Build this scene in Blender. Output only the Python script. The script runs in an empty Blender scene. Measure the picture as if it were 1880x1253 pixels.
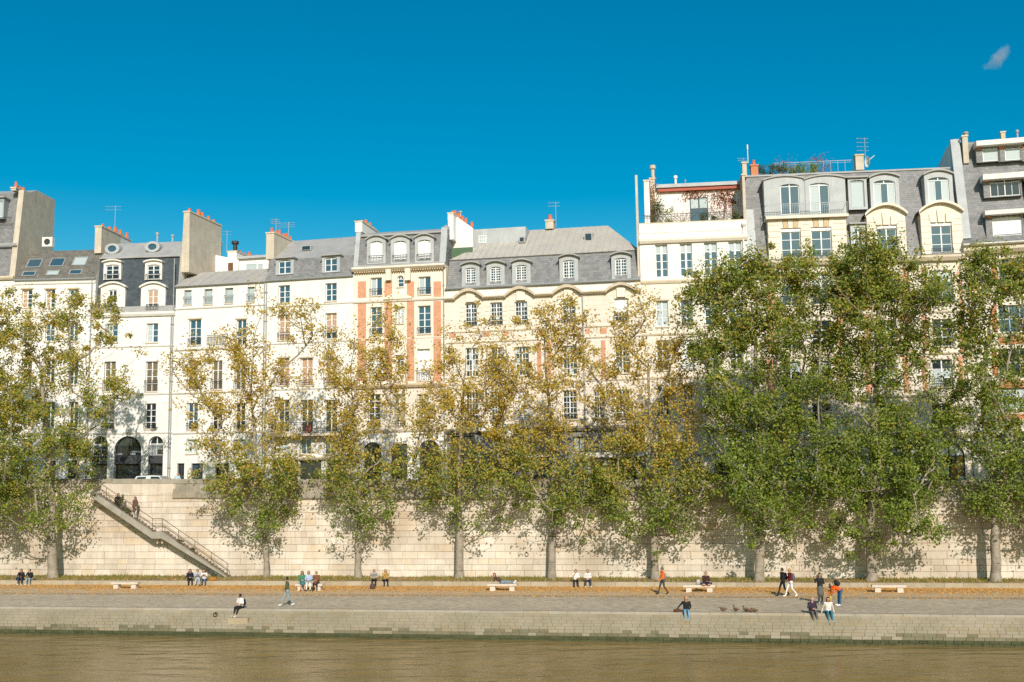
import bpy, math, random
import numpy as np
from mathutils import Vector, Matrix

# ------------------------------------------------------------------ camera, sky, sun, exposure
scene = bpy.context.scene
COL = scene.collection
random.seed(7)
rng = np.random.default_rng(11)

FPX, IMW, IMH = 2055.0, 1880.0, 1253.0           # focal length and frame in photograph pixels
PITCH, ROLL = math.atan((880 - 626.5) / FPX), -0.014
CAM = Vector((0.0, 0.0, 8.9))
CAMR = (Matrix.Rotation(math.pi / 2 + PITCH, 3, 'X') @ Matrix.Rotation(ROLL, 3, 'Z'))

cam_data = bpy.data.cameras.new('camera')
cam_data.sensor_fit = 'HORIZONTAL'
cam_data.sensor_width = 36.0
cam_data.lens = 36.0 * FPX / IMW
cam_data.clip_start = 0.5
cam_data.clip_end = 12000.0
cam = bpy.data.objects.new('camera', cam_data)
COL.objects.link(cam)
cam.matrix_world = Matrix.Translation(CAM) @ CAMR.to_4x4()
scene.camera = cam

SUN_ELEV, SUN_HEAD = math.radians(29.0), math.radians(-8.0)   # light travels towards heading (0 = straight away from the camera)
LIGHT = Vector((math.sin(SUN_HEAD) * math.cos(SUN_ELEV), math.cos(SUN_HEAD) * math.cos(SUN_ELEV), -math.sin(SUN_ELEV)))
world = bpy.data.worlds.new('World')
scene.world = world
world.use_nodes = True
wn, wl = world.node_tree.nodes, world.node_tree.links
for n_ in list(wn):
    wn.remove(n_)
w_out = wn.new('ShaderNodeOutputWorld')
w_bg = wn.new('ShaderNodeBackground')
w_bg.inputs['Strength'].default_value = 0.118
w_sky = wn.new('ShaderNodeTexSky')
w_sky.sky_type = 'NISHITA'
w_sky.sun_disc = False
w_sky.sun_elevation = SUN_ELEV
to_sun = -LIGHT
w_sky.sun_rotation = math.atan2(to_sun.x, to_sun.y)
w_sky.altitude = 100.0
w_sky.air_density = 1.0
w_sky.dust_density = 1.0
w_sky.ozone_density = 3.0
w_sat = wn.new('ShaderNodeHueSaturation')                  # the photograph's saturated print colour, over the whole sky alike
w_sat.inputs['Saturation'].default_value = 1.58
wl.new(w_sky.outputs['Color'], w_sat.inputs['Color'])
w_mul = wn.new('ShaderNodeMix')
w_mul.data_type = 'RGBA'; w_mul.blend_type = 'MULTIPLY'
w_mul.inputs['Factor'].default_value = 1.0
w_mul.inputs['B'].default_value = (1.0, 1.13, 0.84, 1.0)
wl.new(w_sat.outputs['Color'], w_mul.inputs['A'])
wl.new(w_mul.outputs['Result'], w_bg.inputs['Color'])
wl.new(w_bg.outputs['Background'], w_out.inputs['Surface'])

sun_data = bpy.data.lights.new('sun', 'SUN')
sun_data.energy = 4.5
sun_data.angle = math.radians(0.5)
sun_data.color = (1.0, 0.925, 0.85)
sun = bpy.data.objects.new('sun', sun_data)
COL.objects.link(sun)
sun.rotation_euler = LIGHT.to_track_quat('-Z', 'Y').to_euler()
sun.location = (0, -20, 60)

scene.view_settings.view_transform = 'Standard'
scene.view_settings.look = 'None'
scene.view_settings.exposure = 0.04
scene.view_settings.gamma = 1.0
scene.view_settings.use_curve_mapping = False
scene.cycles.max_bounces = 6
scene.cycles.diffuse_bounces = 3
scene.cycles.glossy_bounces = 3
scene.cycles.transmission_bounces = 3
scene.cycles.transparent_max_bounces = 6
scene.cycles.caustics_reflective = False
scene.cycles.caustics_refractive = False
scene.cycles.use_denoising = False

# ------------------------------------------------------------------ pixel rays of the photograph -> places in the world
def ray(px, py):
    return CAMR @ Vector(((px - IMW / 2) / FPX, -(py - IMH / 2) / FPX, -1.0))
def on_z(px, py, z):
    d = ray(px, py)
    return CAM + d * ((z - CAM.z) / d.z)
def at_depth(px, py, y):
    d = ray(px, py)
    return CAM + d * (y / d.y)
def on_wall(px, py, p0, n):
    d = ray(px, py)
    return CAM + d * ((p0 - CAM).dot(n) / d.dot(n))

# ------------------------------------------------------------------ materials
MATS = {}
def new_mat(name):
    m = bpy.data.materials.new(name)
    m.use_nodes = True
    MATS[name] = m
    return m, m.node_tree.nodes, m.node_tree.links, m.node_tree.nodes['Principled BSDF']
def ramp_node(n, stops):
    r = n.new('ShaderNodeValToRGB')
    e = r.color_ramp.elements
    while len(e) > len(stops):
        e.remove(e[-1])
    while len(e) < len(stops):
        e.new(0.5)
    for i, (p, c) in enumerate(stops):
        e[i].position = p
        e[i].color = (c[0], c[1], c[2], 1)
    return r
def mixrgb(n, l, a, b, fac, mode='MIX'):
    mx = n.new('ShaderNodeMix')
    mx.data_type = 'RGBA'; mx.blend_type = mode
    for key, val in (('A', a), ('B', b)):
        if isinstance(val, (tuple, list)):
            mx.inputs[key].default_value = (val[0], val[1], val[2], 1)
        else:
            l.new(val, mx.inputs[key])
    if isinstance(fac, (int, float)):
        mx.inputs['Factor'].default_value = fac
    else:
        l.new(fac, mx.inputs['Factor'])
    return mx.outputs['Result']
def noise_node(n, l, vec, scale, detail=4, rough=0.55):
    t = n.new('ShaderNodeTexNoise')
    t.inputs['Scale'].default_value = scale
    t.inputs['Detail'].default_value = detail
    t.inputs['Roughness'].default_value = rough
    if vec is not None:
        l.new(vec, t.inputs['Vector'])
    return t
def mapped(n, l, src, scale=(1, 1, 1), rot=(0, 0, 0)):
    mp = n.new('ShaderNodeMapping')
    mp.inputs['Scale'].default_value = scale
    mp.inputs['Rotation'].default_value = rot
    l.new(src, mp.inputs['Vector'])
    return mp.outputs['Vector']
def simple(name, col, rough=0.7, spec=0.3, metal=0.0):
    m, n, l, b = new_mat(name)
    b.inputs['Base Color'].default_value = (*col, 1)
    b.inputs['Roughness'].default_value = rough
    b.inputs['Specular IOR Level'].default_value = spec
    b.inputs['Metallic'].default_value = metal
    return m
def surface(name, col, col2, scale=1.2, rough=0.85, streak=0.0, dirt=None, bump=0.15, brick=None, per=0.0, grain=30.0, vary=0.05):
    """plaster, stone, slate: two tones of the same stuff, fine relief, rain streaks, optional courses and per-piece variation"""
    m, n, l, b = new_mat(name)
    tc = n.new('ShaderNodeTexCoord')
    vec = tc.outputs['Object'] if brick else n.new('ShaderNodeNewGeometry').outputs['Position']
    t1 = noise_node(n, l, vec, scale, 6, 0.6)
    rp = ramp_node(n, [(0.35, (0, 0, 0)), (0.66, (1, 1, 1))])
    l.new(t1.outputs['Fac'], rp.inputs['Fac'])
    c = mixrgb(n, l, col, col2, rp.outputs['Color'])
    if streak:
        st = noise_node(n, l, mapped(n, l, vec, (2.2, 2.2, 0.14)), 2.0, 5, 0.65)
        r2 = ramp_node(n, [(0.5, (0, 0, 0)), (0.78, (1, 1, 1))])
        l.new(st.outputs['Fac'], r2.inputs['Fac'])
        sc = n.new('ShaderNodeMath'); sc.operation = 'MULTIPLY'; sc.inputs[1].default_value = streak
        l.new(r2.outputs['Color'], sc.inputs[0])
        c = mixrgb(n, l, c, dirt or tuple(x * 0.6 for x in col), sc.outputs[0])
    height = noise_node(n, l, vec, grain, 4, 0.6).outputs['Fac']
    if brick:
        bw, bh, mort, mcol, off = brick
        bt = n.new('ShaderNodeTexBrick')
        bt.offset = off
        bt.inputs['Scale'].default_value = 1.0
        bt.inputs['Brick Width'].default_value = bw
        bt.inputs['Row Height'].default_value = bh
        bt.inputs['Mortar Size'].default_value = mort
        bt.inputs['Mortar Smooth'].default_value = 0.3
        bt.inputs['Bias'].default_value = 0.0
        bt.inputs['Color1'].default_value = (1 - vary, 1 - vary, 1 - vary, 1)
        bt.inputs['Color2'].default_value = (1 + vary * 0.6, 1 + vary * 0.6, 1 + vary * 0.6, 1)
        bt.inputs['Mortar'].default_value = (*mcol, 1)
        cx = n.new('ShaderNodeSeparateXYZ'); l.new(vec, cx.inputs[0])
        ad = n.new('ShaderNodeMath'); ad.operation = 'ADD'
        l.new(cx.outputs['X'], ad.inputs[0]); l.new(cx.outputs['Y'], ad.inputs[1])
        cb = n.new('ShaderNodeCombineXYZ')
        l.new(ad.outputs[0], cb.inputs['X']); l.new(cx.outputs['Z'], cb.inputs['Y'])
        l.new(cb.outputs[0], bt.inputs['Vector'])
        c = mixrgb(n, l, c, bt.outputs['Color'], 1.0, 'MULTIPLY')
        inv = n.new('ShaderNodeMath'); inv.operation = 'MULTIPLY_ADD'
        inv.inputs[1].default_value = -1.0
        l.new(bt.outputs['Fac'], inv.inputs[0]); l.new(height, inv.inputs[2])
        height = inv.outputs[0]
    if per:
        oi = n.new('ShaderNodeObjectInfo'); ge = n.new('ShaderNodeNewGeometry')
        ad = n.new('ShaderNodeMath'); ad.operation = 'ADD'
        l.new(oi.outputs['Random'], ad.inputs[0]); l.new(ge.outputs['Random Per Island'], ad.inputs[1])
        fr = n.new('ShaderNodeMath'); fr.operation = 'FRACT'; l.new(ad.outputs[0], fr.inputs[0])
        lo, hi = 1 - per, 1 + per * 0.5
        rr = ramp_node(n, [(0.0, (lo, lo * 0.98, lo * 0.95)), (0.3, (1, 0.99, 0.97)), (0.7, (hi, hi, hi)), (0.88, (1.0, 0.93, 0.82)), (1.0, (lo * 1.02, lo, lo * 0.99))])
        l.new(fr.outputs[0], rr.inputs['Fac'])
        c = mixrgb(n, l, c, rr.outputs['Color'], 1.0, 'MULTIPLY')
    l.new(c, b.inputs['Base Color'])
    bp = n.new('ShaderNodeBump')
    bp.inputs['Strength'].default_value = bump
    bp.inputs['Distance'].default_value = 0.03
    l.new(height, bp.inputs['Height'])
    l.new(bp.outputs['Normal'], b.inputs['Normal'])
    b.inputs['Roughness'].default_value = rough
    b.inputs['Specular IOR Level'].default_value = 0.25
    return m

surface('white_render', (0.82, 0.79, 0.74), (0.75, 0.715, 0.655), 0.7, streak=0.5, dirt=(0.52, 0.48, 0.41))
surface('white_ashlar', (0.82, 0.79, 0.74), (0.75, 0.715, 0.655), 0.8, streak=0.3, dirt=(0.52, 0.47, 0.40), brick=(1.1, 0.42, 0.008, (0.80, 0.77, 0.72), 0.5))
surface('cream_render', (0.78, 0.70, 0.59), (0.72, 0.63, 0.515), 0.8, streak=0.3, dirt=(0.48, 0.39, 0.28))
surface('cream_stone', (0.77, 0.69, 0.59), (0.71, 0.615, 0.505), 0.9, streak=0.35, dirt=(0.42, 0.33, 0.23), brick=(1.0, 0.38, 0.01, (0.72, 0.69, 0.64), 0.5))
surface('pale_stone', (0.80, 0.725, 0.61), (0.75, 0.655, 0.53), 1.0, streak=0.3, dirt=(0.45, 0.37, 0.27))
surface('brown_stone', (0.60, 0.46, 0.29), (0.52, 0.39, 0.24), 1.0, streak=0.4, dirt=(0.30, 0.23, 0.16))
surface('trim_stone', (0.68, 0.58, 0.44), (0.58, 0.48, 0.35), 1.5, streak=0.35, dirt=(0.33, 0.28, 0.22))
surface('white_trim', (0.80, 0.77, 0.71), (0.70, 0.66, 0.59), 1.5, streak=0.3, dirt=(0.45, 0.42, 0.37))
surface('red_brick', (0.60, 0.28, 0.165), (0.53, 0.235, 0.135), 2.0, brick=(0.22, 0.075, 0.012, (1.25, 1.5, 1.6), 0.5), vary=0.2)
surface('orange_brick', (0.56, 0.22, 0.10), (0.46, 0.17, 0.08), 2.0, brick=(0.22, 0.075, 0.012, (1.2, 1.4, 1.5), 0.5), vary=0.2)
surface('chimney_render', (0.60, 0.53, 0.42), (0.50, 0.43, 0.33), 1.2, streak=0.5, dirt=(0.34, 0.29, 0.23))
surface('slate_grey', (0.255, 0.25, 0.245), (0.20, 0.20, 0.20), 1.6, rough=0.55, streak=0.4, dirt=(0.24, 0.24, 0.235), brick=(0.30, 0.19, 0.014, (0.62, 0.62, 0.62), 0.5), vary=0.2)
surface('slate_dark', (0.055, 0.068, 0.080), (0.075, 0.088, 0.10), 1.2, rough=0.5, streak=0.4, dirt=(0.11, 0.12, 0.125), brick=(0.30, 0.19, 0.012, (0.7, 0.7, 0.7), 0.5), vary=0.2)
surface('slate_brown', (0.135, 0.125, 0.105), (0.18, 0.165, 0.14), 1.6, rough=0.7, streak=0.4, dirt=(0.22, 0.20, 0.17), brick=(0.30, 0.22, 0.012, (0.75, 0.75, 0.75), 0.5), vary=0.2)
surface('zinc', (0.38, 0.375, 0.36), (0.31, 0.305, 0.295), 1.0, rough=0.5, streak=0.5, dirt=(0.43, 0.39, 0.34), bump=0.08)
surface('zinc_warm', (0.50, 0.47, 0.42), (0.43, 0.41, 0.38), 0.6, rough=0.55, streak=0.6, dirt=(0.33, 0.31, 0.285), bump=0.08, per=0.12)
surface('zinc_pale', (0.46, 0.475, 0.47), (0.38, 0.395, 0.395), 1.2, rough=0.5, streak=0.4, dirt=(0.30, 0.30, 0.29), bump=0.06)
surface('quay_stone', (0.70, 0.625, 0.53), (0.48, 0.40, 0.31), 0.30, rough=0.9, streak=0.5, dirt=(0.36, 0.30, 0.23), bump=0.5, per=0.11, grain=14)
surface('mortar', (0.46, 0.40, 0.32), (0.38, 0.33, 0.26), 2.0, rough=0.95)
surface('parapet_stone', (0.36, 0.325, 0.26), (0.27, 0.24, 0.19), 0.9, rough=0.95, streak=0.6, dirt=(0.16, 0.145, 0.115), bump=0.5, per=0.12, grain=18)
surface('kerb_stone', (0.43, 0.365, 0.265), (0.35, 0.295, 0.205), 1.5, rough=0.9, bump=0.3, per=0.12)
surface('bench_stone', (0.62, 0.53, 0.43), (0.54, 0.45, 0.36), 2.5, rough=0.8, bump=0.2)
surface('bank_stone', (0.345, 0.29, 0.205), (0.27, 0.23, 0.15), 0.5, rough=0.85, streak=0.0, bump=0.5, per=0.05, grain=14)
surface('damp_stone', (0.21, 0.18, 0.11), (0.15, 0.135, 0.075), 0.8, rough=0.8, bump=0.5, per=0.12, grain=14)
surface('coping_stone', (0.40, 0.345, 0.26), (0.33, 0.285, 0.21), 1.0, rough=0.85, bump=0.3, per=0.08)
surface('concrete', (0.36, 0.325, 0.265), (0.28, 0.25, 0.20), 1.2, rough=0.9, streak=0.5, dirt=(0.20, 0.175, 0.14))
surface('algae_stone', (0.085, 0.085, 0.035), (0.055, 0.06, 0.025), 3.0, rough=0.75, bump=0.7, per=0.2, grain=16)
surface('sand_path', (0.60, 0.43, 0.25), (0.52, 0.36, 0.20), 0.9, rough=0.95, bump=0.3)
surface('terrace_soil', (0.20, 0.165, 0.095), (0.29, 0.22, 0.12), 0.8, rough=0.95, bump=0.5)
surface('asphalt', (0.055, 0.055, 0.055), (0.07, 0.068, 0.065), 1.5, rough=0.9)
surface('bank_bed', (0.31, 0.265, 0.18), (0.24, 0.205, 0.135), 2.0, rough=0.95)
surface('bark', (0.36, 0.305, 0.23), (0.22, 0.185, 0.14), 2.5, rough=0.95, bump=0.8, grain=9)
simple('white_frame', (0.76, 0.76, 0.74), 0.45, 0.4)
simple('grey_frame', (0.30, 0.34, 0.36), 0.5, 0.4)
simple('dark_frame', (0.05, 0.055, 0.06), 0.5, 0.4)
simple('iron', (0.030, 0.031, 0.032), 0.6, 0.4)
simple('rusty_rail', (0.13, 0.085, 0.05), 0.8, 0.3)
simple('grey_metal', (0.32, 0.34, 0.34), 0.45, 0.5)
simple('gutter_zinc', (0.27, 0.285, 0.28), 0.5, 0.4)
simple('terracotta', (0.60, 0.17, 0.07), 0.8, 0.2)
simple('shop_dark', (0.045, 0.048, 0.05), 0.5, 0.4)
simple('shop_grey', (0.22, 0.215, 0.205), 0.6, 0.3)
simple('white_paint', (0.80, 0.80, 0.78), 0.5, 0.4)
simple('red_paint', (0.40, 0.11, 0.075), 0.7, 0.3)
simple('green_mesh', (0.09, 0.15, 0.085), 0.8, 0.2)
simple('brown_awning', (0.16, 0.08, 0.04), 0.8, 0.2)
def glass(name, col, rough=0.04, spec=0.9, coat=0.0):
    m = simple(name, col, rough, spec)
    b = m.node_tree.nodes['Principled BSDF']
    b.inputs['Coat Weight'].default_value = coat
    b.inputs['Coat Roughness'].default_value = 0.05
    return m
glass('glass', (0.020, 0.028, 0.034))
glass('glass_blue', (0.035, 0.085, 0.12), 0.06, 1.0)
glass('glass_curtain', (0.42, 0.48, 0.48), 0.5, 0.3, 0.7)
glass('glass_warm', (0.16, 0.13, 0.09), 0.25, 0.4, 0.5)
glass('blind_tan', (0.46, 0.30, 0.20), 0.6, 0.2, 0.3)
glass('blind_olive', (0.33, 0.31, 0.19), 0.6, 0.2, 0.3)
glass('shutter_white', (0.80, 0.80, 0.79), 0.55, 0.3)

def mat_cobble():
    m, n, l, b = new_mat('cobbles')
    tc = n.new('ShaderNodeTexCoord')
    vor = n.new('ShaderNodeTexVoronoi'); vor.feature = 'F1'
    vor.inputs['Scale'].default_value = 6.0
    l.new(tc.outputs['Object'], vor.inputs['Vector'])
    big = noise_node(n, l, tc.outputs['Object'], 0.35, 5, 0.6)
    sm = noise_node(n, l, tc.outputs['Object'], 2.3, 4, 0.6)
    r1 = ramp_node(n, [(0.3, (0.48, 0.385, 0.265)), (0.7, (0.61, 0.49, 0.335))])
    l.new(big.outputs['Fac'], r1.inputs['Fac'])
    sv = n.new('ShaderNodeSeparateColor'); l.new(vor.outputs['Color'], sv.inputs[0])
    r2 = ramp_node(n, [(0.0, (0.55, 0.55, 0.55)), (1.0, (1.3, 1.3, 1.3))])
    l.new(sv.outputs[0], r2.inputs['Fac'])
    c = mixrgb(n, l, r1.outputs['Color'], r2.outputs['Color'], 0.4, 'MULTIPLY')
    r3 = ramp_node(n, [(0.35, (0.78, 0.78, 0.78)), (0.7, (1.1, 1.1, 1.1))])
    l.new(sm.outputs['Fac'], r3.inputs['Fac'])
    c = mixrgb(n, l, c, r3.outputs['Color'], 1.0, 'MULTIPLY')
    l.new(c, b.inputs['Base Color'])
    b.inputs['Roughness'].default_value = 0.85
    bp = n.new('ShaderNodeBump'); bp.inputs['Strength'].default_value = 0.4; bp.inputs['Distance'].default_value = 0.03
    bp.invert = True
    l.new(vor.outputs['Distance'], bp.inputs['Height'])
    l.new(bp.outputs['Normal'], b.inputs['Normal'])
mat_cobble()

def mat_water():
    m, n, l, b = new_mat('river_water')
    tc = n.new('ShaderNodeTexCoord')
    big = noise_node(n, l, mapped(n, l, tc.outputs['Object'], (0.10, 0.22, 1)), 1.0, 5, 0.6)
    rp = ramp_node(n, [(0.3, (0.23, 0.145, 0.045)), (0.7, (0.32, 0.205, 0.068))])
    l.new(big.outputs['Fac'], rp.inputs['Fac'])
    l.new(rp.outputs['Color'], b.inputs['Base Color'])
    b.inputs['Roughness'].default_value = 0.07
    b.inputs['IOR'].default_value = 1.33
    b.inputs['Specular IOR Level'].default_value = 0.5
    w1 = noise_node(n, l, mapped(n, l, tc.outputs['Object'], (0.38, 0.95, 1)), 1.0, 2, 0.45)
    w2 = noise_node(n, l, mapped(n, l, tc.outputs['Object'], (1.9, 4.2, 1), (0, 0, 0.22)), 1.0, 4, 0.6)
    ad = n.new('ShaderNodeMath'); ad.operation = 'MULTIPLY_ADD'; ad.inputs[1].default_value = 0.16
    l.new(w2.outputs['Fac'], ad.inputs[0]); l.new(w1.outputs['Fac'], ad.inputs[2])
    bp = n.new('ShaderNodeBump'); bp.inputs['Strength'].default_value = 1.0; bp.inputs['Distance'].default_value = 0.14
    l.new(ad.outputs[0], bp.inputs['Height'])
    l.new(bp.outputs['Normal'], b.inputs['Normal'])
mat_water()

def mat_leaf(name, greens, yellows, z_lo, z_hi, y_lo, y_hi):
    """leaf colour: a share of turned leaves that grows with height on the tree (autumn), each leaf its own tone"""
    m, n, l, b = new_mat(name)
    ge = n.new('ShaderNodeNewGeometry'); tc = n.new('ShaderNodeTexCoord')
    sx = n.new('ShaderNodeSeparateXYZ'); l.new(tc.outputs['Object'], sx.inputs[0])
    mr = n.new('ShaderNodeMapRange'); mr.inputs['From Min'].default_value = z_lo; mr.inputs['From Max'].default_value = z_hi
    mr.inputs['To Min'].default_value = y_lo; mr.inputs['To Max'].default_value = y_hi
    l.new(sx.outputs['Z'], mr.inputs['Value'])
    nz = noise_node(n, l, tc.outputs['Object'], 0.55, 3, 0.6)
    nm = n.new('ShaderNodeMath'); nm.operation = 'MULTIPLY_ADD'; nm.inputs[1].default_value = 1.3; nm.inputs[2].default_value = -0.65
    l.new(nz.outputs['Fac'], nm.inputs[0])
    share = n.new('ShaderNodeMath'); share.operation = 'ADD'
    l.new(nm.outputs[0], share.inputs[0]); l.new(mr.outputs[0], share.inputs[1])
    lt = n.new('ShaderNodeMath'); lt.operation = 'SUBTRACT'
    l.new(share.outputs[0], lt.inputs[0]); l.new(ge.outputs['Random Per Island'], lt.inputs[1])
    sm = n.new('ShaderNodeMapRange'); sm.inputs['From Min'].default_value = -0.25; sm.inputs['From Max'].default_value = 0.25
    l.new(lt.outputs[0], sm.inputs['Value'])
    f10 = n.new('ShaderNodeMath'); f10.operation = 'MULTIPLY'; f10.inputs[1].default_value = 17.3
    l.new(ge.outputs['Random Per Island'], f10.inputs[0])
    fr = n.new('ShaderNodeMath'); fr.operation = 'FRACT'; l.new(f10.outputs[0], fr.inputs[0])
    rg = ramp_node(n, [(0, greens[0]), (0.5, greens[1]), (1, greens[2])]); l.new(fr.outputs[0], rg.inputs['Fac'])
    ry = ramp_node(n, [(0, yellows[0]), (0.6, yellows[1]), (1, yellows[2])]); l.new(fr.outputs[0], ry.inputs['Fac'])
    c = mixrgb(n, l, rg.outputs['Color'], ry.outputs['Color'], sm.outputs[0])
    l.new(c, b.inputs['Base Color'])
    b.inputs['Roughness'].default_value = 0.5
    b.inputs['Specular IOR Level'].default_value = 0.35
    tr = n.new('ShaderNodeBsdfTranslucent'); l.new(c, tr.inputs['Color'])
    ms = n.new('ShaderNodeMixShader'); ms.inputs[0].default_value = 0.42
    out = n['Material Output']
    l.new(b.outputs[0], ms.inputs[1]); l.new(tr.outputs[0], ms.inputs[2]); l.new(ms.outputs[0], out.inputs['Surface'])
GREEN = [(0.09, 0.15, 0.016), (0.18, 0.245, 0.026), (0.34, 0.38, 0.06)]
YEL = [(0.38, 0.33, 0.05), (0.54, 0.39, 0.06), (0.64, 0.37, 0.055)]
mat_leaf('leaf_green', GREEN, YEL, 3, 19, -0.22, 0.22)
mat_leaf('leaf_turning', GREEN, YEL, 2.5, 13, -0.35, 1.15)
mat_leaf('leaf_mixed', GREEN, YEL, 2, 17, -0.15, 0.60)
mat_leaf('leaf_fallen', [(0.56, 0.30, 0.09), (0.64, 0.37, 0.12), (0.52, 0.34, 0.13)], [(0.72, 0.37, 0.08), (0.72, 0.43, 0.13), (0.54, 0.25, 0.07)], 0, 3, 0.4, 0.5)
mat_leaf('leaf_grass', [(0.16, 0.20, 0.035), (0.25, 0.25, 0.055), (0.34, 0.29, 0.08)], [(0.42, 0.30, 0.09), (0.50, 0.34, 0.10), (0.38, 0.24, 0.07)], 0, 3, 0.25, 0.35)
mat_leaf('leaf_shrub', [(0.045, 0.09, 0.02), (0.07, 0.12, 0.025), (0.11, 0.15, 0.035)], [(0.18, 0.15, 0.04), (0.26, 0.16, 0.05), (0.30, 0.13, 0.05)], 0, 3, 0.1, 0.3)
mat_leaf('leaf_vine', [(0.30, 0.06, 0.03), (0.38, 0.09, 0.04), (0.24, 0.13, 0.05)], [(0.36, 0.17, 0.06), (0.42, 0.12, 0.05), (0.20, 0.10, 0.04)], 0, 3, 0.2, 0.3)

# ------------------------------------------------------------------ mesh helpers
def set_tags(o, label=None, cat=None, group=None, kind=None):
    if label: o['label'] = label
    if cat: o['category'] = cat
    if group: o['group'] = group
    if kind: o['kind'] = kind
    return o
def empty(name, loc=(0, 0, 0), rz=0.0, label=None, cat=None, group=None):
    o = bpy.data.objects.new(name, None)
    o.empty_display_size = 0.3
    COL.objects.link(o)
    o.location = loc
    o.rotation_euler = (0, 0, rz)
    return set_tags(o, label, cat, group)
class MB:
    def __init__(self):
        self.v, self.f, self.m = [], [], []
    def add(self, vs, fs, mi=0):
        k = len(self.v)
        self.v += [tuple(p) for p in vs]
        self.f += [tuple(i + k for i in f) for f in fs]
        self.m += [mi] * len(fs)
        return self
    def box(self, x0, x1, y0, y1, z0, z1, mi=0):
        vs = [(x0, y0, z0), (x1, y0, z0), (x1, y1, z0), (x0, y1, z0), (x0, y0, z1), (x1, y0, z1), (x1, y1, z1), (x0, y1, z1)]
        return self.add(vs, [(0, 3, 2, 1), (4, 5, 6, 7), (0, 1, 5, 4), (1, 2, 6, 5), (2, 3, 7, 6), (3, 0, 4, 7)], mi)
    def quad(self, a, b, c, d, mi=0):
        return self.add([a, b, c, d], [(0, 1, 2, 3)], mi)
    def prism_x(self, prof, u0, u1, mats=None, cap=0):
        """closed (y, z) profile, counter-clockwise seen from +x, swept along x"""
        n = len(prof)
        vs = [(u0, y, z) for y, z in prof] + [(u1, y, z) for y, z in prof]
        k = len(self.v)
        self.v += vs
        for i in range(n):
            j = (i + 1) % n
            self.f.append((k + i, k + n + i, k + n + j, k + j))
            self.m.append(mats[i] if mats else 0)
        self.f.append(tuple(k + i for i in range(n))); self.m.append(cap)
        self.f.append(tuple(k + n + i for i in reversed(range(n)))); self.m.append(cap)
        return self
    def tube(self, p0, p1, r0, r1=None, n=6, mi=0, caps=True):
        r1 = r0 if r1 is None else r1
        a, b = Vector(p0), Vector(p1)
        d = (b - a)
        if d.length < 1e-6: return self
        d.normalize()
        x = d.orthogonal().normalized(); y = d.cross(x)
        k = len(self.v)
        for p, r in ((a, r0), (b, r1)):
            for i in range(n):
                t = 2 * math.pi * i / n
                self.v.append(tuple(p + (x * math.cos(t) + y * math.sin(t)) * r))
        for i in range(n):
            j = (i + 1) % n
            self.f.append((k + i, k + j, k + n + j, k + n + i)); self.m.append(mi)
        if caps:
            self.f.append(tuple(k + i for i in reversed(range(n)))); self.m.append(mi)
            self.f.append(tuple(k + n + i for i in range(n))); self.m.append(mi)
        return self
    def lathe(self, c, prof, n=10, mi=0):
        """prof: (r, z) from bottom to top about a vertical axis at c"""
        k = len(self.v)
        for r, z in prof:
            for i in range(n):
                t = 2 * math.pi * i / n
                self.v.append((c[0] + r * math.cos(t), c[1] + r * math.sin(t), c[2] + z))
        for s in range(len(prof) - 1):
            for i in range(n):
                j = (i + 1) % n
                self.f.append((k + s * n + i, k + s * n + j, k + (s + 1) * n + j, k + (s + 1) * n + i)); self.m.append(mi)
        self.f.append(tuple(k + i for i in reversed(range(n)))); self.m.append(mi)
        t0 = k + (len(prof) - 1) * n
        self.f.append(tuple(t0 + i for i in range(n))); self.m.append(mi)
        return self
    def mesh(self, name, mats, smooth=False):
        me = bpy.data.meshes.new(name)
        me.from_pydata(self.v, [], self.f)
        for mt in (mats if isinstance(mats, (list, tuple)) else [mats]):
            me.materials.append(MATS[mt])
        if len(me.polygons):
            me.polygons.foreach_set('material_index', self.m)
            if smooth:
                me.polygons.foreach_set('use_smooth', [True] * len(me.polygons))
        me.update()
        return me
    def build(self, name, mats, parent=None, loc=(0, 0, 0), smooth=False, label=None, kind=None):
        return link(name, self.mesh(name, mats, smooth), parent, loc, label, kind)
def link(name, me, parent=None, loc=(0, 0, 0), label=None, kind=None):
    o = bpy.data.objects.new(name, me)
    COL.objects.link(o)
    o.parent = parent
    o.location = loc
    if label: o['label'] = label
    if kind: o['kind'] = kind
    return o
def np_mesh(name, verts, faces, mat, smooth=False):
    """verts (n,3) array, faces (m,k) array of equal-sized polygons"""
    me = bpy.data.meshes.new(name)
    nv, (nf, k) = len(verts), faces.shape
    me.vertices.add(nv); me.vertices.foreach_set('co', np.asarray(verts, dtype=np.float32).ravel())
    me.loops.add(nf * k); me.loops.foreach_set('vertex_index', faces.astype(np.int32).ravel())
    me.polygons.add(nf)
    me.polygons.foreach_set('loop_start', np.arange(0, nf * k, k, dtype=np.int32))
    if smooth: me.polygons.foreach_set('use_smooth', np.ones(nf, dtype=bool))
    me.materials.append(MATS[mat])
    me.update(calc_edges=True)
    me.validate()
    return me

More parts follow.
